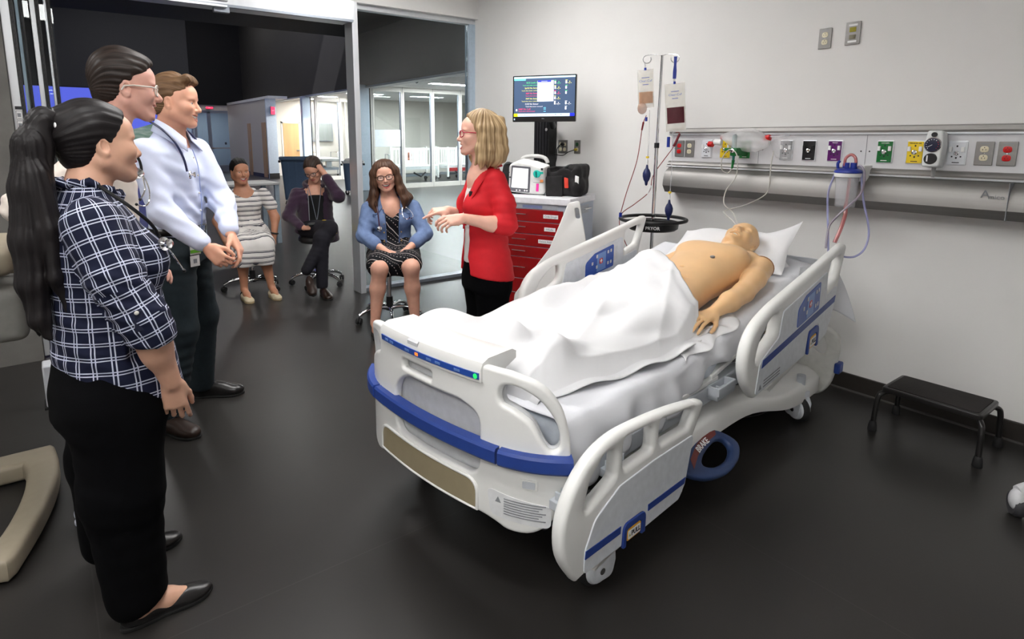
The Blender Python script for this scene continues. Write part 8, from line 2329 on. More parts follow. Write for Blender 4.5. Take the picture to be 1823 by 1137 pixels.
# open front
S.box((0.17, 0.0, 1.10), (0.10, 0.050, 0.30), 0.03, 0.012, rotm(0, R_(-3), 0), 's'); S.ell((0.10, 0, 1.36), (0.075, 0.058, 0.14), 0.012, None, 's')
S.ell((0.16, 0, 0.72), (0.11, 0.10, 0.16), 0.015, None, 's')
S.plane((0, 0, 0.735), (0.16, 0, -1), 0.008)
S.frame(np.eye(3), (0, 0, 0))
S.chain([(1.962, 2.54, 1.275), (1.975, 2.475, 1.15), (1.972, 2.447, 1.04)], [0.061, 0.057, 0.053], 0.025); S.cone((1.972, 2.447, 1.045), (1.925, 2.462, 1.045), 0.057, 0.053, 0.02)
S.chain([(2.03, 2.785, 1.275), (2.01, 2.84, 1.15), (1.992, 2.86, 1.05)], [0.061, 0.056, 0.053], 0.025); S.cone((1.992, 2.86, 1.05), (1.95, 2.836, 1.06), 0.056, 0.050, 0.02)
S.plane((1.902, 2.47, 1.05), (-0.93, 0.30, 0.15), 0.006) if False else None
wr = fsum(folds(0.0055, (0.2, 0.2, 1), 70, 3.0, (1.97, 2.46, 1.08), 0.11), folds(0.004, (0.3, 0.1, 1), 45, 1.0, (2.05, 2.56, 0.95), 0.16), lambda Q: 0.002 * vnoise(Q, 14, 6.0))
o, v, f = P.cloth('blazer', S, G['blazer_red'], 0.006, wr)
for sgn in (1, -1):      # lapels
 inn = [TO + TR @ vec(p_) for p_ in ((-0.050, sgn * 0.035, 1.400), (0.000, sgn * 0.066, 1.385), (0.070, sgn * 0.068, 1.28), (0.128, sgn * 0.060, 1.14), (0.138, sgn * 0.052, 1.02))]
 ot = [TO + TR @ vec(p_) for p_ in ((-0.085, sgn * 0.045, 1.345), (-0.012, sgn * 0.105, 1.330), (0.070, sgn * 0.125, 1.245), (0.125, sgn * 0.105, 1.13), (0.140, sgn * 0.058, 1.01))]
 a = bez([tuple(p_) for p_ in inn], 6); b = bez([tuple(p_) for p_ in ot], 6); n = len(a)
 c = P.kid('lapel', (a + b, [(i, i + 1, n + i + 1, n + i) for i in range(n - 1)]), G['blazer_red'], o, auto=0)
 md = c.modifiers.new('t', 'SOLIDIFY'); md.thickness = 0.008; md.offset = 0
P.kid('microphone', MB().box(tuple(TO + TR @ vec((0.108, 0.092, 1.20))), (0.018, 0.018, 0.035), az2yaw(-70)).vf, G['black_plastic'], o, bevel=0.004)
S = Sdf(); S.frame(TR, TO); S.loft([(0.66, -0.01, 0, 0.132, 0.178), (0.76, -0.008, 0, 0.128, 0.172), (0.86, 0, 0, 0.112, 0.145)], 0.03); S.frame(np.eye(3), (0, 0, 0))
S.chain([(1.985, 2.585, 0.70), (1.985, 2.59, 0.45), (1.99, 2.59, 0.07)], [0.105, 0.078, 0.06], 0.04); S.chain([(2.01, 2.735, 0.70), (2.015, 2.735, 0.45), (2.02, 2.74, 0.07)], [0.105, 0.078, 0.06], 0.04)
P.cloth('trousers', S, G['trousers_black'], 0.009)
shoe(P, 'shoe', (2.06, 2.56, 0), (1.83, 2.64, 0), 0.042, 0.075, G['leather_black']); shoe(P, 'shoe', (2.09, 2.71, 0), (1.86, 2.79, 0), 0.042, 0.075, G['leather_black'])
hb_ = hair_mat('hair_blond', (0.16, 0.092, 0.042), (0.56, 0.40, 0.22), 0.5)
S = Sdf(); hair_cap(S, H, 0.014, 0.016, (0.066, 0.082), 0.50, ear=False, back=-0.12)
S.frame(H.R, H.o)
for y in (1, -1):
 for q in range(6):
  x0 = 0.008 - 0.024 * q
  wv = 0.010 * math.sin(q * 2.3 + y)
  S.chain([(x0, y * 0.050, 0.088), (x0 - 0.006 + wv * 0.4, y * 0.084, 0.035), (x0 - 0.010 - wv, y * 0.092, -0.02), (x0 - 0.012 + wv, y * 0.101, -0.075), (x0 - 0.004 - wv, y * 0.104, -0.12), (x0 + 0.008 + wv, y * (0.092 + 0.01 * (q % 2)), -0.160 + 0.022 * math.sin(q * 4.1))], [0.018, 0.018, 0.020, 0.023, 0.021, 0.006], 0.024)
for q in range(5):
 y = -0.06 + 0.03 * q
 S.chain([(-0.09, y, 0.05), (-0.108, y, -0.03), (-0.112, y * 1.05, -0.10), (-0.105 - 0.012 * math.sin(q * 3), y, -0.160 + 0.015 * math.sin(q * 5))], [0.03, 0.030, 0.028, 0.008], 0.024)
S.ell((0.10, 0, -0.01), (0.075, 0.13, 0.092), 0.012, None, 's')
S.frame(np.eye(3), (0, 0, 0))
v, f = S.mesh(0.0042, warp=fsum(azi_warp(H, 0.0022, 30), lambda Q: 0.003 * vnoise(Q, 26, 3.0)), smooth=1); HO = P.kid('hair', (v, f), hb_, auto=0); hair_uv(HO, v, f, H, False)
glasses(P, H, mat('frame_red', srgb(160, 20, 50), 0.25), 0.024, 0.017, 0.0024)
bd = thing('id_badge', 'white badge with red lettering hanging inside the red blazer', 'badge', tuple(TO + TR @ vec((0.125, 0.055, 1.06))))
MB().box((0, 0, 0), (0.004, 0.045, 0.075), az2yaw(-70) + 0.5).build('card', G['label_white'], bd, smooth=False)
MB().box(tuple(rotm(az2yaw(-70) + 0.5) @ vec((0.003, 0, -0.005))), (0.003, 0.012, 0.055), az2yaw(-70) + 0.5).build('print_line', G['red'], bd, smooth=False)
MB().tube([(0, 0, 0.035), tuple(TR @ vec((-0.01, 0.01, 0.09)))], 0.003, 6).build('strap', G['red'], bd)
# ============================================================ STOOLS
def stool(label, loc, rz, seat_z):
 t = thing('rolling_stool', label, 'stool', loc, rz)
 MB().lathe([(0.10, seat_z - 0.075), (0.165, seat_z - 0.07), (0.185, seat_z - 0.05), (0.187, seat_z - 0.025), (0.175, seat_z - 0.005), (0.10, seat_z)], (0, 0, 0), 30).build('seat', mat('vinyl_black', (0.013, 0.012, 0.013), 0.4, bump=0.05, bscale=200), t)
 MB().cyl((0, 0, 0.10), (0, 0, seat_z - 0.07), 0.019, n=14).build('gas_lift', G['chrome'], t)
 MB().cyl((0, 0, 0.085), (0, 0, 0.20), 0.033, 0.027, n=16).build('lift_sleeve', G['black_plastic'], t)
 for k in range(5):
  a = 2 * math.pi * k / 5
  c_, s_ = math.cos(a), math.sin(a)
  MB().tube(bez([(0.02 * c_, 0.02 * s_, 0.105), (0.10 * c_, 0.10 * s_, 0.118), (0.20 * c_, 0.20 * s_, 0.105), (0.27 * c_, 0.27 * s_, 0.072)], 4), [0.020, 0.019, 0.018, 0.017, 0.016, 0.016, 0.015, 0.015, 0.014, 0.014, 0.013, 0.013, 0.012], 10).build('leg', G['chrome'], t)
  ct = empty('caster', (0.272 * c_, 0.272 * s_, 0), a + 0.9); ct.parent = t
  for s2 in (-1, 1):
   MB().lathe([(0.008, -0.008), (0.024, -0.009), (0.027, 0), (0.024, 0.009), (0.008, 0.008)], (0, s2 * 0.013, 0.027), 16, Matrix.Rotation(R_(90), 3, 'X')).build('wheel', G['rubber'], ct)
  MB().ell((0, 0, 0.045), (0.024, 0.012, 0.018)).build('hood', G['black_plastic'], ct)
 return t
stool('black round rolling stool under the woman in the striped dress', (1.60, 6.02, 0), 0.35, 0.50)
stool('black round rolling stool under the woman in the purple jacket', (2.22, 5.86, 0), 0.15, 0.52)
stool('black round rolling stool under the woman in the denim jacket', (2.24, 4.33, 0), 0.55, 0.50)

# ============================================================ WOMAN IN THE STRIPED DRESS
sk = skin_mat('skin_striped', srgb(186, 132, 104))
P = Person('person', 'seated woman with dark hair tied back in a white striped dress', (1.58, 6.0, 0), sk)
S = P.S; P.lod = 1.4
AZ = 186
HR = rotm(az2yaw(AZ - 10), R_(0), 0)
hc = vec((1.546, 6.03, 1.175))
H = Head(HR, hc, 1.0, smile=1.0, openm=0.015, fat=0.005); H.add(S); P.head = H
S.chain([tuple(hc + HR @ vec((-0.022, 0, -0.06))), (1.56, 6.06, 1.06), (1.57, 6.07, 0.99)], [0.054, 0.056, 0.085], 0.025)
TR = rotm(az2yaw(AZ)); TO = vec((1.58, 6.06, 0))
S.frame(TR, TO); S.loft([(0.55, 0, 0, 0.10, 0.15), (0.75, 0, 0, 0.09, 0.125), (0.93, 0, 0, 0.095, 0.15), (1.0, 0, 0, 0.06, 0.10)], 0.04); S.frame(np.eye(3), (0, 0, 0))
shR, elR, wrR = (1.395, 6.06, 0.955), (1.300, 5.985, 0.72), (1.33, 5.87, 0.55)
shL, elL, wrL = (1.765, 6.02, 0.955), (1.835, 5.955, 0.715), (1.80, 5.90, 0.545)
S.chain([shR, elR, wrR], [0.050, 0.042, 0.027], 0.03); S.chain([shL, elL, wrL], [0.050, 0.042, 0.027], 0.03)
hand(S, wrL, (0.05, 0.15, -1), (1, -0.2, 0), -1, curl=(25, 35, 20), sc=0.93); hand(S, wrR, (0.1, 0.0, -1), (-1, -0.2, 0), +1, curl=(25, 35, 20), sc=0.93)
knR, anR, knL, anL = (1.42, 5.63, 0.505), (1.425, 5.68, 0.10), (1.60, 5.61, 0.505), (1.665, 5.635, 0.10)
for hip, kn, an in (((1.50, 6.02, 0.56), knR, anR), ((1.66, 6.00, 0.56), knL, anL)):
 S.chain([hip, kn], [0.085, 0.062], 0.03); S.chain([kn, tuple((vec(kn) * 0.6 + vec(an) * 0.4) + (0, 0.012, 0)), an], [0.056, 0.052, 0.031], 0.03)
 S.chain([an, (an[0] + 0.005, an[1] - 0.06, 0.06), (an[0] + 0.01, an[1] - 0.13, 0.035)], [0.030, 0.030, 0.02], 0.02)
P.boxes = [((1.3, 5.8, 0.90), (1.85, 6.25, 1.5), 0.0042), ((1.2, 5.7, 0.4), (1.40, 6.2, 1.0), 0.0055), ((1.72, 5.7, 0.4), (1.95, 6.2, 1.0), 0.0055), ((1.3, 5.4, 0.0), (1.8, 5.76, 0.62), 0.006), ((1.36, 5.7, 0.4), (1.8, 6.2, 0.95), 0.014)]
P.extra = H.extras(iris=(0.03, 0.02, 0.01), brow=(0.015, 0.01, 0.01))
P.build(lip=G['lip_rose'])
S = Sdf(); S.frame(TR, TO)
S.loft([(0.54, 0.02, 0, 0.15, 0.20), (0.64, 0.01, 0, 0.125, 0.165), (0.72, 0.0, 0, 0.108, 0.140), (0.84, 0.008, 0, 0.115, 0.148), (0.93, 0.0, 0, 0.102, 0.165), (0.985, -0.008, 0, 0.070, 0.125), (1.015, -0.01, 0, 0.06, 0.10)], 0.03, endr=0.012)
for y in (1, -1): S.ell((0.075, y * 0.07, 0.855), (0.06, 0.07, 0.06), 0.04)
S.ell((0.085, 0, 1.03), (0.085, 0.095, 0.105), 0.01, None, 's')
S.frame(np.eye(3), (0, 0, 0))
# skirt over the thighs, falling at the knees
S.chain([(1.50, 6.0, 0.55), (1.42, 5.66, 0.535)], [0.125, 0.100], 0.05); S.chain([(1.66, 5.98, 0.55), (1.60, 5.64, 0.535)], [0.125, 0.100], 0.05)
S.chain([(1.41, 5.615, 0.53), (1.605, 5.60, 0.53)], 0.095, 0.05)
S.chain([(1.41, 5.60, 0.50), (1.42, 5.60, 0.36)], [0.085, 0.080], 0.05); S.chain([(1.605, 5.58, 0.50), (1.605, 5.58, 0.36)], [0.085, 0.080], 0.05); S.chain([(1.42, 5.59, 0.42), (1.60, 5.58, 0.42)], [0.075, 0.075], 0.05)
S.plane((1.5, 5.6, 0.335), (0, 0, -1), 0.006)
S.chain([(1.41, 6.055, 0.945), (1.345, 6.02, 0.835)], [0.066, 0.062], 0.02); S.chain([(1.75, 6.015, 0.945), (1.808, 5.98, 0.835)], [0.066, 0.062], 0.02)
S.ell((1.318, 6.0, 0.755), (0.075, 0.075, 0.045), 0.006, None, 's'); S.ell((1.832, 5.965, 0.755), (0.075, 0.075, 0.045), 0.006, None, 's')
wr = fsum(folds(0.006, (1, 0.25, 0.1), 55, 2.0, (1.55, 5.75, 0.62), 0.20), lambda Q: 0.002 * vnoise(Q, 18, 1.0))
o, v, f = P.cloth('striped_dress', S, G['striped_jersey'], 0.008, wr)
arc = np.where(v[:, 2] > 0.64, v[:, 2], 0.64 - np.clip(0.98 * (5.98 - v[:, 1]), 0, 0.45) - np.clip(0.50 - v[:, 2], 0, 1))
arc = arc + 0.010 * vnoise(v, 12, 1.0) * (v[:, 2] < 0.66)
uv = np.zeros((len(f), 4, 2)); uv[:, :, 1] = arc[f]; uv[:, :, 0] = v[:, 0][f]; set_uv(o, uv.reshape(-1, 2))
P.kid('waist_seam', MB().tube([tuple(TO + TR @ vec((0.002 + 0.112 * math.cos(a), 0.144 * math.sin(a), 0.70 + 0.006 * math.sin(a * 7)))) for a in [2 * math.pi * k / 40 for k in range(40)]], 0.004, 6, closed=True).vf, G['top_white'], o)
for an in (anR, anL):
 shoe(P, 'loafer', (an[0] - 0.005, an[1] + 0.045, 0), (an[0] + 0.012, an[1] - 0.185, 0), 0.041, 0.070, G['canvas_cream'], sole=mat('sole_tan', srgb(170, 150, 115), 0.7), collar=lambda S_, L: S_.ell((L * 0.30, 0, 0.085), (L * 0.24, 0.028, 0.055), 0.006, None, 's'))
S = Sdf(); hair_cap(S, H, 0.009, 0.012, (0.078, 0.074), 0.55, back=-0.06)
S.frame(H.R, H.o); S.ell((-0.115, 0, -0.02), (0.04, 0.045, 0.045), 0.02); S.frame(np.eye(3), (0, 0, 0))
v, f = S.mesh(0.0048, warp=strand_warp(H, 0.0015), smooth=1); HO = P.kid('hair', (v, f), MATS['hair_black'], auto=0); hair_uv(HO, v, f, H, True)
for y in (1, -1): P.kid('earring', MB().ell(tuple(H.w((0.0, y * 0.086, -0.047))), (0.004, 0.004, 0.008), 8, 6).vf, G['chrome'])
P.kid('wristwatch', MB().tube([tuple(vec(wrL) + rotm(0, 0.2, 0) @ vec((0.031 * math.cos(a), 0.031 * math.sin(a), 0.025))) for a in [2 * math.pi * k / 20 for k in range(20)]], 0.008, 8, closed=True).vf, G['black_plastic'])

# ============================================================ WOMAN IN THE PURPLE JACKET
sk = skin_mat('skin_purple', srgb(206, 152, 128))
P = Person('person', 'seated woman in a purple fleece holding her head with one hand', (2.22, 5.86, 0), sk)
S = P.S; P.lod = 1.4
AZ = 196
HR = rotm(az2yaw(AZ + 28), R_(30), R_(10))
hc = vec((2.205, 5.83, 1.185))
H = Head(HR, hc, 0.98, smile=0.6, openm=0.0); H.add(S); P.head = H
S.chain([tuple(hc + HR @ vec((-0.022, 0, -0.06))), (2.225, 5.875, 1.06), (2.23, 5.89, 0.99)], [0.052, 0.054, 0.085], 0.025)
TR = rotm(az2yaw(AZ)); TO = vec((2.225, 5.885, 0))
S.frame(TR, TO); S.loft([(0.55, 0, 0, 0.10, 0.15), (0.75, 0, 0, 0.09, 0.125), (0.93, 0, 0, 0.095, 0.15), (1.0, 0, 0, 0.06, 0.10)], 0.04); S.frame(np.eye(3), (0, 0, 0))
shR, elR, wrR = (2.055, 5.96, 0.95), (1.955, 5.91, 0.73), (2.03, 5.70, 0.625)
shL, elL, wrL = (2.395, 5.845, 0.95), (2.365, 5.60, 0.925), (2.270, 5.735, 1.165)
S.chain([shR, elR, wrR], [0.036, 0.036, 0.026], 0.03); S.chain([shL, elL, wrL], [0.036, 0.036, 0.026], 0.03)
hand(S, wrL, (-0.50, 0.30, 0.80), (0.5, -0.75, 0.45), -1, curls=[(30, 20, 12), (32, 22, 12), (34, 22, 12), (36, 22, 12)], thumb=(40, 10), spread=7, sc=0.93)
hand(S, wrR, (0.85, -0.45, 0.05), (0.1, -0.3, 1), +1, curl=(25, 30, 18), sc=0.93)
hipR, hipL = (2.13, 5.86, 0.58), (2.31, 5.82, 0.58)
knR, anR = (2.19, 5.44, 0.64), (1.93, 5.40, 0.27)
knL, anL = (2.10, 5.43, 0.55), (2.075, 5.40, 0.10)
for q in ((hipR, knR, anR), (hipL, knL, anL)): S.chain(q, [0.075, 0.055, 0.035], 0.03)
P.boxes = [((2.0, 5.6, 0.93), (2.5, 6.1, 1.4), 0.0042), ((1.9, 5.5, 0.5), (2.25, 5.78, 0.72), 0.0045), ((1.85, 5.3, 0.05), (2.5, 6.1, 0.97), 0.014)]
P.extra = H.extras(iris=(0.05, 0.03, 0.02), brow=(0.02, 0.014, 0.012))
P.build(lip=G['lip_rose'])
S = Sdf(); S.frame(TR, TO); S.loft([(0.56, 0.01, 0, 0.120, 0.15), (0.75, 0.004, 0, 0.110, 0.13), (0.90, 0.004, 0, 0.112, 0.14), (0.985, -0.005, 0, 0.065, 0.10)], 0.03)
S.ell((0.085, 0, 1.02), (0.08, 0.07, 0.075), 0.01, None, 's'); S.frame(np.eye(3), (0, 0, 0))
P.cloth('black_top', S, G['top_black'], 0.009)
S = Sdf(); S.frame(TR, TO)
S.loft([(0.44, -0.02, 0, 0.155, 0.235), (0.55, -0.02, 0, 0.150, 0.225), (0.70, -0.012, 0, 0.130, 0.178), (0.84, -0.006, 0, 0.126, 0.172), (0.93, -0.010, 0, 0.112, 0.180), (0.99, -0.018, 0, 0.075, 0.125), (1.035, -0.02, 0, 0.068, 0.085)], 0.03, endr=0.015)
S.box((0.16, 0.0, 0.72), (0.12, 0.068, 0.36), 0.03, 0.015, None, 's'); S.ell((0.09, 0, 1.05), (0.09, 0.062, 0.12), 0.012, None, 's')
S.frame(np.eye(3), (0, 0, 0))
S.chain([(2.065, 5.955, 0.94), elR, (2.00, 5.735, 0.645)], [0.066, 0.056, 0.046], 0.03); S.chain([(2.385, 5.85, 0.94), elL, (2.290, 5.71, 1.10)], [0.068, 0.060, 0.050], 0.03)
S.plane((2.2, 5.8, 0.47), (-0.35, 0.15, -1), 0.01)
o, v, f = P.cloth('fleece_jacket', S, G['fleece_purple'], 0.0075, fsum(folds(0.0035, (0.2, 0.4, 0.9), 50, 2.0), lambda Q: 0.003 * vnoise(Q, 16, 3.0)))
ck = [TO + TR @ vec((-0.02 + 0.080 * math.cos(a), 0.095 * math.sin(a), 1.035 - 0.03 * math.cos(a))) for a in [R_(40) + R_(280) * k / 24 for k in range(25)]]
P.kid('collar', MB().tube([tuple(p_) for p_ in ck], 0.022, 8).vf, G['fleece_purple'], o)
P.kid('zip_edge', MB().tube([tuple(TO + TR @ vec(p_)) for p_ in ((0.075, -0.072, 0.98), (0.118, -0.072, 0.86), (0.128, -0.072, 0.70), (0.135, -0.075, 0.56))], 0.004, 6).vf, G['ink_grey'], o)
S = Sdf()
S.chain([hipR, knR], [0.098, 0.076], 0.04); S.chain([knR, anR], [0.074, 0.052], 0.03); S.chain([hipL, knL], [0.098, 0.074], 0.04); S.chain([knL, anL], [0.070, 0.055], 0.03)
S.ell((2.225, 5.86, 0.58), (0.17, 0.13, 0.085), 0.05); S.plane((2, 5.4, 0.075), (0, 0, -1), 0.006)
P.cloth('trousers', S, G['trousers_navy'], 0.008, folds(0.0018, (0.4, 0.4, 0.8), 60, 1.0))
shoe(P, 'leather_shoe', (2.085, 5.43, 0), (2.055, 5.17, 0), 0.044, 0.085, G['leather_brown'])
sh2 = shoe(P, 'leather_shoe', (0.0, 0.0, 0), (-0.045, -0.25, 0), 0.044, 0.085, G['leather_brown'])
sh2.matrix_local = Matrix.Translation(tuple(vec((1.945, 5.415, 0.155)) - P.base)) @ Matrix.Rotation(R_(22), 4, Vector((1, -0.2, 0))) @ Matrix.Translation(tuple(P.base))
S = Sdf(); hair_cap(S, H, 0.010, 0.013, (0.078, 0.072), 0.52, back=-0.07)
S.frame(H.R, H.o); S.ell((-0.11, 0, -0.02), (0.045, 0.05, 0.05), 0.02); S.frame(np.eye(3), (0, 0, 0))
hd_ = hair_mat('hair_espresso', (0.016, 0.009, 0.007), (0.060, 0.036, 0.026))
v, f = S.mesh(0.0048, warp=strand_warp(H, 0.002, seed=4.0), smooth=1); HO = P.kid('hair', (v, f), hd_, auto=0); hair_uv(HO, v, f, H, True)
glasses(P, H, mat('frame_black', (0.012, 0.010, 0.010), 0.3), 0.025, 0.018, 0.0026)
ly = thing('lanyard', 'grey lanyard with a badge clip on the black top', 'lanyard', tuple(TO + TR @ vec((0.12, 0, 0.85))))
for sgn in (1, -1):
 pts = [TR @ vec(p_) for p_ in ((-0.055, sgn * 0.062, 0.165), (0.0, sgn * 0.040, 0.05), (0.008, sgn * 0.018, -0.08), (0.010, sgn * 0.003, -0.16))]
 MB().tube(bez([tuple(p_) for p_ in pts], 5), 0.0035, 6).build('strap', mat('lanyard_grey', srgb(110, 115, 125), 0.6), ly)
MB().box(tuple(TR @ vec((0.014, 0, -0.185))), (0.008, 0.014, 0.04), az2yaw(AZ)).build('clip', G['chrome'], ly)
kc = thing('key_pouch', 'dark pouch with a yellow coiled cord in the lap of the purple fleece', 'pouch', (2.10, 5.63, 0.655))
S = Sdf(); S.ell((0, 0, 0.012), (0.055, 0.035, 0.018), 0.01); v, f = S.mesh(0.004); obj('pouch', (v, f), mat('pouch_grey', (0.04, 0.045, 0.045), 0.4), kc, auto=0)
for k in range(2):
 MB().tube(bez([(0.03, -0.02, 0.02), (0.10, -0.05, 0.035 + 0.012 * k), (0.17, -0.06, 0.0), (0.21, -0.065, -0.075 - 0.01 * k), (0.19, -0.06, -0.08), (0.14, -0.05, -0.02 - 0.01 * k), (0.05, -0.04, 0.02)], 6), 0.0045, 8).build('cord', mat('cord_yellow', srgb(240, 205, 20), 0.4), kc)

# ============================================================ WOMAN IN THE DENIM JACKET
sk = skin_mat('skin_denim', srgb(216, 164, 142))
P = Person('person', 'seated woman with long brown hair and glasses in a blue denim jacket', (2.24, 4.30, 0), sk)
S = P.S; P.lod = 1.4
AZ = 200
HR = rotm(az2yaw(AZ + 8), R_(0), R_(8))
hc = vec((2.205, 4.285, 1.195))
H = Head(HR, hc, 1.0, smile=1.0, openm=0.016, fat=0.003); H.add(S); P.head = H
S.chain([tuple(hc + HR @ vec((-0.022, 0, -0.06))), (2.235, 4.30, 1.07), (2.245, 4.31, 1.0)], [0.052, 0.054, 0.085], 0.025)
TR = rotm(az2yaw(AZ)); TO = vec((2.255, 4.315, 0))
S.frame(TR, TO); S.loft([(0.55, 0, 0, 0.11, 0.15), (0.75, 0, 0, 0.10, 0.13), (0.92, 0, 0, 0.10, 0.15), (1.0, 0, 0, 0.06, 0.10)], 0.04); S.ell((0.075, 0, 0.93), (0.045, 0.07, 0.08), 0.04); S.frame(np.eye(3), (0, 0, 0))
shR, elR, wrR = (2.085, 4.375, 0.945), (2.005, 4.285, 0.735), (2.075, 4.055, 0.640)
shL, elL, wrL = (2.435, 4.235, 0.945), (2.455, 4.095, 0.735), (2.225, 4.000, 0.640)
S.chain([shR, elR, wrR], [0.036, 0.038, 0.026], 0.03); S.chain([shL, elL, wrL], [0.036, 0.038, 0.026], 0.03)
hand(S, wrR, (0.70, -0.60, -0.32), (0.0, -0.45, 0.9), -1, curls=[(22, 35, 20), (28, 40, 22), (32, 42, 24), (36, 44, 24)], thumb=(35, 20), sc=0.92)
hand(S, wrL, (-0.75, -0.50, -0.32), (0.1, -0.45, 0.9), +1, curls=[(22, 35, 20), (28, 40, 22), (32, 42, 24), (36, 44, 24)], thumb=(35, 20), sc=0.92)
knR, anR, knL, anL = (1.985, 3.985, 0.535), (1.955, 4.03, 0.10), (2.185, 3.865, 0.535), (2.235, 3.90, 0.10)
for hip, kn, an in (((2.16, 4.30, 0.56), knR, anR), ((2.34, 4.235, 0.56), knL, anL)):
 S.chain([hip, kn], [0.09, 0.066], 0.03); S.chain([kn, tuple((vec(kn) * 0.62 + vec(an) * 0.38) + (0.006, 0.014, 0)), an], [0.060, 0.057, 0.034], 0.03)
 S.chain([an, (an[0] - 0.02, an[1] - 0.06, 0.06), (an[0] - 0.04, an[1] - 0.13, 0.035)], [0.030, 0.030, 0.02], 0.02)
P.boxes = [((2.0, 4.1, 0.86), (2.45, 4.5, 1.45), 0.0038), ((2.0, 3.8, 0.5), (2.40, 4.14, 0.72), 0.0038), ((1.8, 3.6, 0.0), (2.4, 3.99, 0.66), 0.006), ((1.85, 3.9, 0.0), (2.55, 4.5, 0.92), 0.013)]
P.extra = H.extras(iris=(0.06, 0.04, 0.03), brow=(0.05, 0.03, 0.02))
P.build(lip=G['lip_rose'])
S = Sdf(); S.frame(TR, TO)
S.loft([(0.55, 0.0, 0, 0.140, 0.190), (0.70, 0, 0, 0.118, 0.150), (0.84, 0.004, 0, 0.118, 0.150), (0.94, 0, 0, 0.095, 0.14), (1.0, 0, 0, 0.06, 0.10)], 0.03)
for y in (1, -1): S.ell((0.075, y * 0.065, 0.855), (0.06, 0.065, 0.06), 0.04)
S.ell((0.105, 0, 1.00), (0.075, 0.058, 0.125), 0.01, None, 's'); S.frame(np.eye(3), (0, 0, 0))
S.chain([(2.165, 4.28, 0.565), (2.005, 4.03, 0.545)], [0.125, 0.092], 0.05); S.chain([(2.335, 4.22, 0.565), (2.205, 3.915, 0.545)], [0.125, 0.092], 0.05); S.chain([(2.03, 4.05, 0.54), (2.20, 3.96, 0.54)], 0.085, 0.06)
kd = vec((-0.34, -0.94, 0)); S.plane(vec((2.10, 3.955, 0.5)) + kd * 0.02, (-0.30, -0.92, -0.45), 0.006)
o, v, f = P.cloth('dotted_dress', S, G['dotted_dress'], 0.0078, folds(0.003, (0.9, -0.3, 0.1), 55, 1.0))
uv = np.zeros((len(f), 4, 2)); uv[:, :, 0] = v[:, 0][f]; uv[:, :, 1] = (v[:, 2] + 0.75 * v[:, 1])[f]; set_uv(o, uv.reshape(-1, 2))
S = Sdf(); S.frame(TR, TO)
S.loft([(0.62, -0.012, 0, 0.140, 0.182), (0.72, -0.008, 0, 0.130, 0.168), (0.84, 0.0, 0, 0.132, 0.172), (0.93, -0.006, 0, 0.112, 0.182), (0.99, -0.014, 0, 0.075, 0.125), (1.03, -0.016, 0, 0.066, 0.085)], 0.03, endr=0.012)
for y in (1, -1): S.ell((0.085, y * 0.085, 0.85), (0.06, 0.07, 0.07), 0.04)
S.box((0.17, 0.0, 0.75), (0.12, 0.050, 0.25), 0.02, 0.012, None, 's'); S.ell((0.105, 0, 1.02), (0.085, 0.070, 0.155), 0.012, None, 's')
S.plane((0, 0, 0.645), (0.1, 0, -1), 0.006)
S.frame(np.eye(3), (0, 0, 0))
S.chain([(2.095, 4.365, 0.935), elR, (2.035, 4.185, 0.695)], [0.066, 0.056, 0.050], 0.03); S.cone((2.025, 4.215, 0.707), (2.040, 4.165, 0.686), 0.055, 0.053, 0.008)
S.chain([(2.425, 4.24, 0.935), elL, (2.355, 4.055, 0.695)], [0.066, 0.056, 0.050], 0.03); S.cone((2.385, 4.065, 0.706), (2.335, 4.045, 0.686), 0.055, 0.053, 0.008)
wr = fsum(folds(0.006, (0.2, -0.5, 0.9), 65, 2.0, elR, 0.11), folds(0.006, (-0.2, -0.5, 0.9), 65, 4.0, elL, 0.11), lambda Q: 0.0025 * vnoise(Q, 20, 2.0))
o, v, f = P.cloth('denim_jacket', S, G['denim'], 0.007, wr)
D_ = lambda x, y, z: tuple(TO + TR @ vec((x, y, z)))
for sgn in (1, -1):
 inn = [D_(*p_) for p_ in ((-0.045, sgn * 0.03, 1.075), (0.0, sgn * 0.070, 1.060), (0.060, sgn * 0.078, 1.00), (0.095, sgn * 0.070, 0.955))]
 ot = [D_(*p_) for p_ in ((-0.085, sgn * 0.035, 1.03), (-0.01, sgn * 0.105, 1.01), (0.070, sgn * 0.120, 0.955), (0.118, sgn * 0.098, 0.920))]
 a = bez(inn, 5); b = bez(ot, 5); n = len(a)
 c = P.kid('collar', (a + b, [(i, i + 1, n + i + 1, n + i) for i in range(n - 1)]), G['denim'], o, auto=0); md = c.modifiers.new('t', 'SOLIDIFY'); md.thickness = 0.008; md.offset = 0
 P.kid('placket', MB().tube(bez([D_(0.098, sgn * 0.068, 0.94), D_(0.135, sgn * 0.058, 0.86), D_(0.135, sgn * 0.054, 0.74), D_(0.132, sgn * 0.052, 0.65)], 5), 0.006, 6).vf, G['denim_dark'], o)
 for z_ in (0.90, 0.83, 0.76, 0.69):
  P.kid('button', MB().ell(D_(0.138 if z_ < 0.88 else 0.120, sgn * 0.068, z_), (0.007, 0.007, 0.007), 8, 6).vf, mat('brass', srgb(170, 140, 90), 0.3, metal=0.7), o)
 P.kid('pocket_flap', plate(fillet([(-0.038, -0.010), (0.0, -0.026), (0.038, -0.010), (0.038, 0.014), (-0.038, 0.014)], 0.004, 3), [], 0.006, 0.002, 1, lambda a_, b_, c_: D_(0.136 - 0.25 * abs(a_) - 0.006 + c_ - 1.1 * max(0, abs(a_)) * 0.2, sgn * 0.112 + a_, 0.895 + b_)), G['denim_dark'], o)
for an in (anR, anL):
 shoe(P, 'shoe', (an[0] + 0.012, an[1] + 0.045, 0), (an[0] - 0.045, an[1] - 0.18, 0), 0.041, 0.068, G['leather_black'], collar=flat_cut)
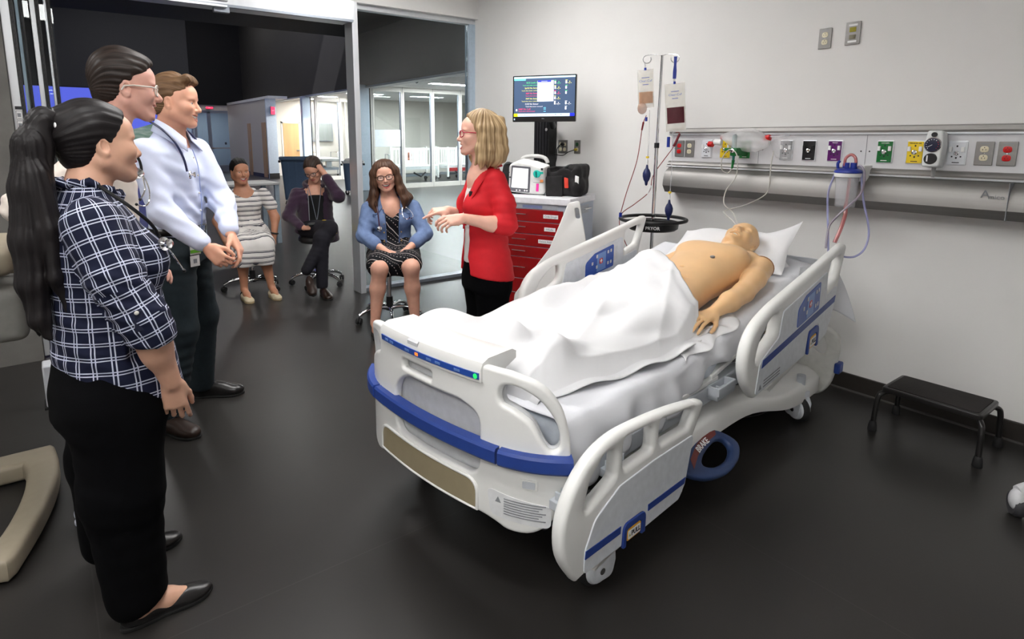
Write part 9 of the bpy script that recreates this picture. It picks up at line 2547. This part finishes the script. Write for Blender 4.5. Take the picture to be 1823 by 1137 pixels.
hl = hair_mat('hair_chestnut', (0.030, 0.014, 0.009), (0.125, 0.062, 0.036), 0.8)
S = Sdf(); hair_cap(S, H, 0.013, 0.014, (0.082, 0.070), 0.45, ear=False, back=-0.12)
S.frame(H.R, H.o)
for y in (1, -1):
 for q in range(6):
  x0 = 0.040 - 0.026 * q
  e_ = 0.02 * q
  S.chain([(x0, y * 0.045, 0.092), (x0 - 0.004, y * 0.086, 0.035), (x0 - 0.006, y * 0.094, -0.04), (x0 - 0.004, y * 0.108, -0.12), (x0 + 0.01, y * (0.122 + e_ * 0.4), -0.20), (x0 + 0.02, y * (0.112 + e_ * 0.4), -0.265 + 0.012 * (q % 3))], [0.018, 0.018, 0.019, 0.022, 0.020, 0.008], 0.036)
for q in range(5):
 y = -0.07 + 0.035 * q
 S.chain([(-0.09, y, 0.04), (-0.105, y, -0.06), (-0.110, y * 1.2, -0.17), (-0.10, y * 1.3, -0.26)], [0.03, 0.034, 0.030, 0.012], 0.018)
S.ell((0.105, 0, -0.015), (0.055, 0.064, 0.095), 0.012, None, 's'); S.frame(np.eye(3), (0, 0, 0))
v, f = S.mesh(0.0055, warp=azi_warp(H, 0.0022, 26), smooth=1); HO = P.kid('hair', (v, f), hl, auto=0); hair_uv(HO, v, f, H, False)
glasses(P, H, mat('frame_tortoise', (0.015, 0.011, 0.010), 0.25), 0.025, 0.018, 0.0026)
steth('stethoscope', 'plum stethoscope round the neck of the woman in denim', [D_(0.145, -0.105, 0.815), D_(0.140, -0.108, 0.87), D_(0.118, -0.112, 0.935), D_(0.05, -0.118, 1.01), D_(-0.06, -0.085, 1.075), D_(-0.10, 0, 1.085), D_(-0.06, 0.085, 1.075), D_(0.05, 0.112, 1.02), D_(0.110, 0.095, 0.965)], G['steth_plum'], (D_(0.150, -0.105, 0.795), tuple(TR[:, 0])),
      [[D_(0.110, 0.095, 0.965), D_(0.130, 0.080, 0.93), D_(0.148, 0.085, 0.885), D_(0.150, 0.110, 0.862), D_(0.150, 0.135, 0.872)], [D_(0.110, 0.095, 0.965), D_(0.130, 0.120, 0.95), D_(0.142, 0.150, 0.92), D_(0.145, 0.165, 0.885), D_(0.150, 0.150, 0.868)]], TO + vec((0, 0, 1.0)))
# ============================================================ BEHIND THE GLASS: BINS, TABLE, CRIBS, PICTURES
def bin_(label, loc, rz, w_, d_, h_, z0, bag_):
 t = thing('waste_bin', label, 'bin', loc, rz)
 def ring(sx, sy, z, r=0.06): return [(x, y, z) for x, y in fillet([(-sx, -sy), (sx, -sy), (sx, sy), (-sx, sy)], r, 4)]
 R1 = ring(w_ * 0.40, d_ * 0.40, z0); R2 = ring(w_ / 2, d_ / 2, h_); n = len(R1)
 obj('body', (R1 + R2, [(i, (i + 1) % n, n + (i + 1) % n, n + i) for i in range(n)] + [tuple(range(n))[::-1]]), G['grey_bin'], t, auto=50)
 R3 = ring(w_ / 2 + 0.03, d_ / 2 + 0.03, h_); R4 = ring(w_ / 2 + 0.03, d_ / 2 + 0.03, h_ - 0.06); R5 = ring(w_ / 2 - 0.01, d_ / 2 - 0.01, h_)
 obj('rim', (R4 + R3 + R5, [(i, (i + 1) % n, n + (i + 1) % n, n + i) for i in range(n)] + [(n + i, n + (i + 1) % n, 2 * n + (i + 1) % n, 2 * n + i) for i in range(n)]), G['label_grey'] if bag_ else G['grey_bin'], t, auto=50)
 for s in (-1, 0, 1):
  MB().box((s * w_ * 0.25, -d_ * 0.455, z0 + (h_ - z0) * 0.5), (0.03, 0.03, (h_ - z0) * 0.75), M=Matrix.Rotation(R_(6 * d_ / 0.5), 3, 'X')).build('rib', G['grey_bin'], t, smooth=False)
 for sx in (-1, 1):
  MB().box((sx * (w_ / 2 + 0.03), 0, h_ - 0.10), (0.05, 0.14, 0.05)).build('handle', G['black_plastic'], t, smooth=False)
  for sy in (-1, 1):
   MB().lathe([(0.01, -0.015), (0.05, -0.016), (0.055, 0), (0.05, 0.016), (0.01, 0.015)], (sx * w_ * 0.32, sy * d_ * 0.32, 0.055), 14, Matrix.Rotation(R_(90), 3, 'X')).build('caster', G['rubber'], t)
   MB().b2((sx * w_ * 0.32 - 0.02, sy * d_ * 0.32 - 0.03, 0.06), (sx * w_ * 0.32 + 0.02, sy * d_ * 0.32 + 0.03, z0 + 0.01)).build('caster_fork', G['chrome'], t, smooth=False)
 if bag_:
  S = Sdf(); S.ell((0, 0, h_), (w_ * 0.42, d_ * 0.42, 0.09), 0.02)
  v, f = S.mesh(0.02, warp=lambda Q: 0.012 * vnoise(Q, 22, 1.0)); obj('liner', (v, f), G['label_white'], t, auto=0)
 return t
bin_('large grey wheeled bin standing in front of the wooden lab door', (4.62, 13.3, 0), R_(-20), 0.62, 0.55, 1.08, 0.14, False)
bin_('blue-grey bin with a white liner on chrome casters by the glass', (6.72, 14.9, 0), R_(-22), 0.52, 0.50, 0.90, 0.12, True)
tb = thing('work_table', 'white table behind the woman in the striped dress', 'table', (2.25, 8.9, 0), R_(0))
MB().b2((-0.60, -0.35, 0.84), (0.48, 0.35, 0.87)).build('tabletop', mat('table_white', (0.70, 0.70, 0.70), 0.4), tb, smooth=False, bevel=0.004)
for sx in (-0.56, 0.44):
 for sy in (-0.31, 0.31):
  MB().b2((sx - 0.03, sy - 0.03, 0.0), (sx + 0.03, sy + 0.03, 0.84)).build('leg', G['alu_blue'], tb, smooth=False)
bg_ = tag(obj('folded_cloth', (lambda S_: S_.mesh(0.012, warp=lambda Q: 0.008 * vnoise(Q, 30, 1.0)))(Sdf().box((1.84, 8.72, 0.905), (0.14, 0.12, 0.035), 0.025, 0.01)), G['linen'], None, auto=0), 'crumpled white cloth lying on the white table', 'cloth')
def crib(label, loc, rz, w_, d_):
 t = thing('crib', label, 'crib', loc, rz)
 cm = mat('crib_white', (0.80, 0.79, 0.75), 0.4)
 for sy in (-1, 1):
  y = sy * d_ / 2
  MB().b2((-w_ / 2, y - 0.02, 1.08), (w_ / 2, y + 0.02, 1.14)).build('top_rail', cm, t, smooth=False)
  MB().b2((-w_ / 2, y - 0.02, 0.52), (w_ / 2, y + 0.02, 0.57)).build('bottom_rail', cm, t, smooth=False)
  n = 11 if sy < 0 else 11
  for k in range(n):
   x = -w_ / 2 + w_ * (k + 0.5) / n
   MB().b2((x - 0.022, y - 0.012, 0.55), (x + 0.022, y + 0.012, 1.10)).build('slat', cm, t, smooth=False)
 for sx in (-1, 1):
  for sy in (-1, 1):
   MB().b2((sx * w_ / 2 - 0.03, sy * d_ / 2 - 0.03, 0.10), (sx * w_ / 2 + 0.03, sy * d_ / 2 + 0.03, 1.18)).build('post', cm, t, smooth=False)
   MB().lathe([(0.01, -0.02), (0.06, -0.02), (0.065, 0), (0.06, 0.02), (0.01, 0.02)], (sx * (w_ / 2 - 0.08), sy * (d_ / 2 - 0.08), 0.065), 14, Matrix.Rotation(R_(90), 3, 'X')).build('caster', G['rubber'], t)
 MB().b2((-w_ / 2, -d_ / 2, 0.40), (w_ / 2, d_ / 2, 0.50)).build('mattress_base', mat('crib_base', (0.55, 0.56, 0.56), 0.5), t, smooth=False)
 MB().b2((-w_ / 2 + 0.1, -d_ / 2 + 0.1, 0.16), (w_ / 2 - 0.1, d_ / 2 - 0.1, 0.24)).build('undercarriage', G['alu_dark'], t, smooth=False)
 MB().tube([(-w_ * 0.2, -d_ / 2 - 0.05, 0.30), (0.0, -d_ / 2 - 0.05, 0.16), (w_ * 0.12, -d_ / 2 - 0.05, 0.30)], 0.03, 8).build('pedal', G['black_plastic'], t)
 return t
crib('white slatted hospital crib seen through the glazed lab front', (10.75, 18.6, 0), R_(0), 1.45, 0.8)
crib('second white slatted crib with a red base behind the lab glass', (12.45, 18.7, 0), R_(0), 0.95, 0.8)
MB().b2((-0.42, -0.43, 0.30), (0.42, -0.38, 0.42)).build('red_panel', G['drawer_red'], bpy.data.objects['crib.001'], smooth=False)
for (x, y, lab_) in ((10.55, 18.62, 'baby doll propped up in the nearer slatted crib'),):
 t = thing('baby_doll', lab_, 'doll', (x, y, 0.50))
 S = Sdf(); S.ell((0, 0, 0.16), (0.10, 0.08, 0.16), 0.03); S.ell((0, 0, 0.40), (0.085, 0.085, 0.10), 0.03)
 v, f = S.mesh(0.015); obj('body', (v, f), mat('doll_skin', srgb(150, 90, 70), 0.5), t, auto=0)
 S = Sdf(); S.ell((0, 0, 0.12), (0.13, 0.10, 0.14), 0.03); v, f = S.mesh(0.015); obj('blanket', (v, f), G['label_white'], t, auto=0)
def lab_cart(label, loc):
 t = thing('lab_cart', label, 'cart', loc)
 MB().b2((-0.30, -0.25, 0.14), (0.30, 0.25, 0.92)).build('body', G['cart_grey'], t, smooth=False, bevel=0.01)
 MB().b2((-0.32, -0.27, 0.92), (0.32, 0.27, 0.97)).build('top', mat('table_white', (0.7, 0.7, 0.7)), t, smooth=False)
 for k in range(3): MB().b2((-0.26, -0.262, 0.20 + k * 0.24), (0.26, -0.25, 0.40 + k * 0.24)).build('drawer', G['label_white'], t, smooth=False)
 for sx in (-1, 1):
  for sy in (-1, 1): MB().lathe([(0.01, -0.02), (0.06, -0.02), (0.065, 0), (0.06, 0.02), (0.01, 0.02)], (sx * 0.24, sy * 0.19, 0.065), 14, Matrix.Rotation(R_(90), 3, 'X')).build('caster', G['rubber'], t)
lab_cart('white supply cart beside the cribs in the glazed lab', (13.5, 18.2, 0))
def bedlike(label, loc, rz):
 t = thing('stretcher', label, 'stretcher', loc, rz)
 MB().b2((-0.95, -0.38, 0.62), (0.95, 0.38, 0.74)).build('pad', mat('pad_grey', (0.52, 0.52, 0.50), 0.6), t, bevel=0.03)
 MB().b2((-0.9, -0.3, 0.30), (0.9, 0.3, 0.40)).build('frame', G['alu_dark'], t, smooth=False)
 for sx in (-0.6, 0.6): MB().b2((sx - 0.08, -0.1, 0.38), (sx + 0.08, 0.1, 0.64)).build('column', G['alu'], t, smooth=False)
 for sx in (-1, 1):
  for sy in (-1, 1):
   MB().lathe([(0.01, -0.02), (0.07, -0.02), (0.075, 0), (0.07, 0.02), (0.01, 0.02)], (sx * 0.75, sy * 0.3, 0.075), 14, Matrix.Rotation(R_(90), 3, 'X')).build('caster', G['rubber'], t)
   MB().cyl((sx * 0.75, sy * 0.3, 0.075), (sx * 0.75, sy * 0.3, 0.31), 0.02, n=8).build('caster_stem', G['alu'], t)
  MB().tube([(-0.6, sx * 0.40, 0.70), (-0.55, sx * 0.40, 0.95), (0.35, sx * 0.40, 0.95), (0.40, sx * 0.40, 0.70)], 0.015, 8).build('side_rail', G['chrome'], t)
bedlike('grey padded stretcher behind the frosted glass band', (9.05, 18.3, 0), R_(70))
bedlike('grey padded stretcher in the far lab beyond the bins', (8.9, 22.4, 0), R_(85))
pb_ = thing('wall_screen', 'dark wide window blind on the far lab wall', 'screen', (8.95, 23.93, 1.72))
MB().box((0.55, 0, 0), (0.9, 0.03, 0.75)).build('frame', G['alu_dark'], pb_, smooth=False); MB().box((0.55, -0.02, 0), (0.84, 0.02, 0.68)).build('panel', mat('blind_grey', (0.22, 0.23, 0.22), 0.6, var=0.2, scale=40, stretch=(1, 1, 0.02)), pb_, smooth=False)
pc_ = thing('wall_picture', 'tall dark picture on the white wall of the far lab', 'picture', (10.45, 22.16, 1.6))
MB().box((-0.02, 0.0, 0.0), (0.24, 0.03, 1.0)).build('panel', mat('picture_dark', (0.05, 0.03, 0.03), 0.4), pc_, smooth=False); MB().box((-0.02, -0.018, -0.12), (0.24, 0.01, 0.02)).build('divider', G['cream_wall'], pc_, smooth=False)
po = thing('wall_poster', 'small pink and blue poster beside the tall dark picture', 'poster', (10.85, 22.16, 1.38))
MB().box((-0.02, 0, 0), (0.22, 0.02, 0.42)).build('sheet', mat('poster_blue', srgb(150, 185, 225), 0.5), po, smooth=False)
for k, cc in enumerate(((220, 80, 160), (90, 120, 200), (230, 130, 180))): MB().box((-0.02, -0.012, 0.12 - 0.12 * k), (0.14, 0.006, 0.07)).build('print_block', mat('poster_%d' % k, srgb(*cc), 0.5), po, smooth=False)
for k, (x, y) in enumerate(((8.2, 14.0), (8.7, 17.0))):
 t = thing('ceiling_camera', ['small dark dome camera under the lab ceiling in front of the glass', 'small dark dome camera under the lab ceiling behind the glass'][k], 'camera', (x, y, 3.0))
 MB().lathe([(0.07, 0.0), (0.07, -0.03), (0.05, -0.035)], (0, 0, 0), 16).build('mount', G['white_paint'], t); MB().ell((0, 0, -0.05), (0.045, 0.045, 0.045)).build('dome', G['black_gloss'], t)
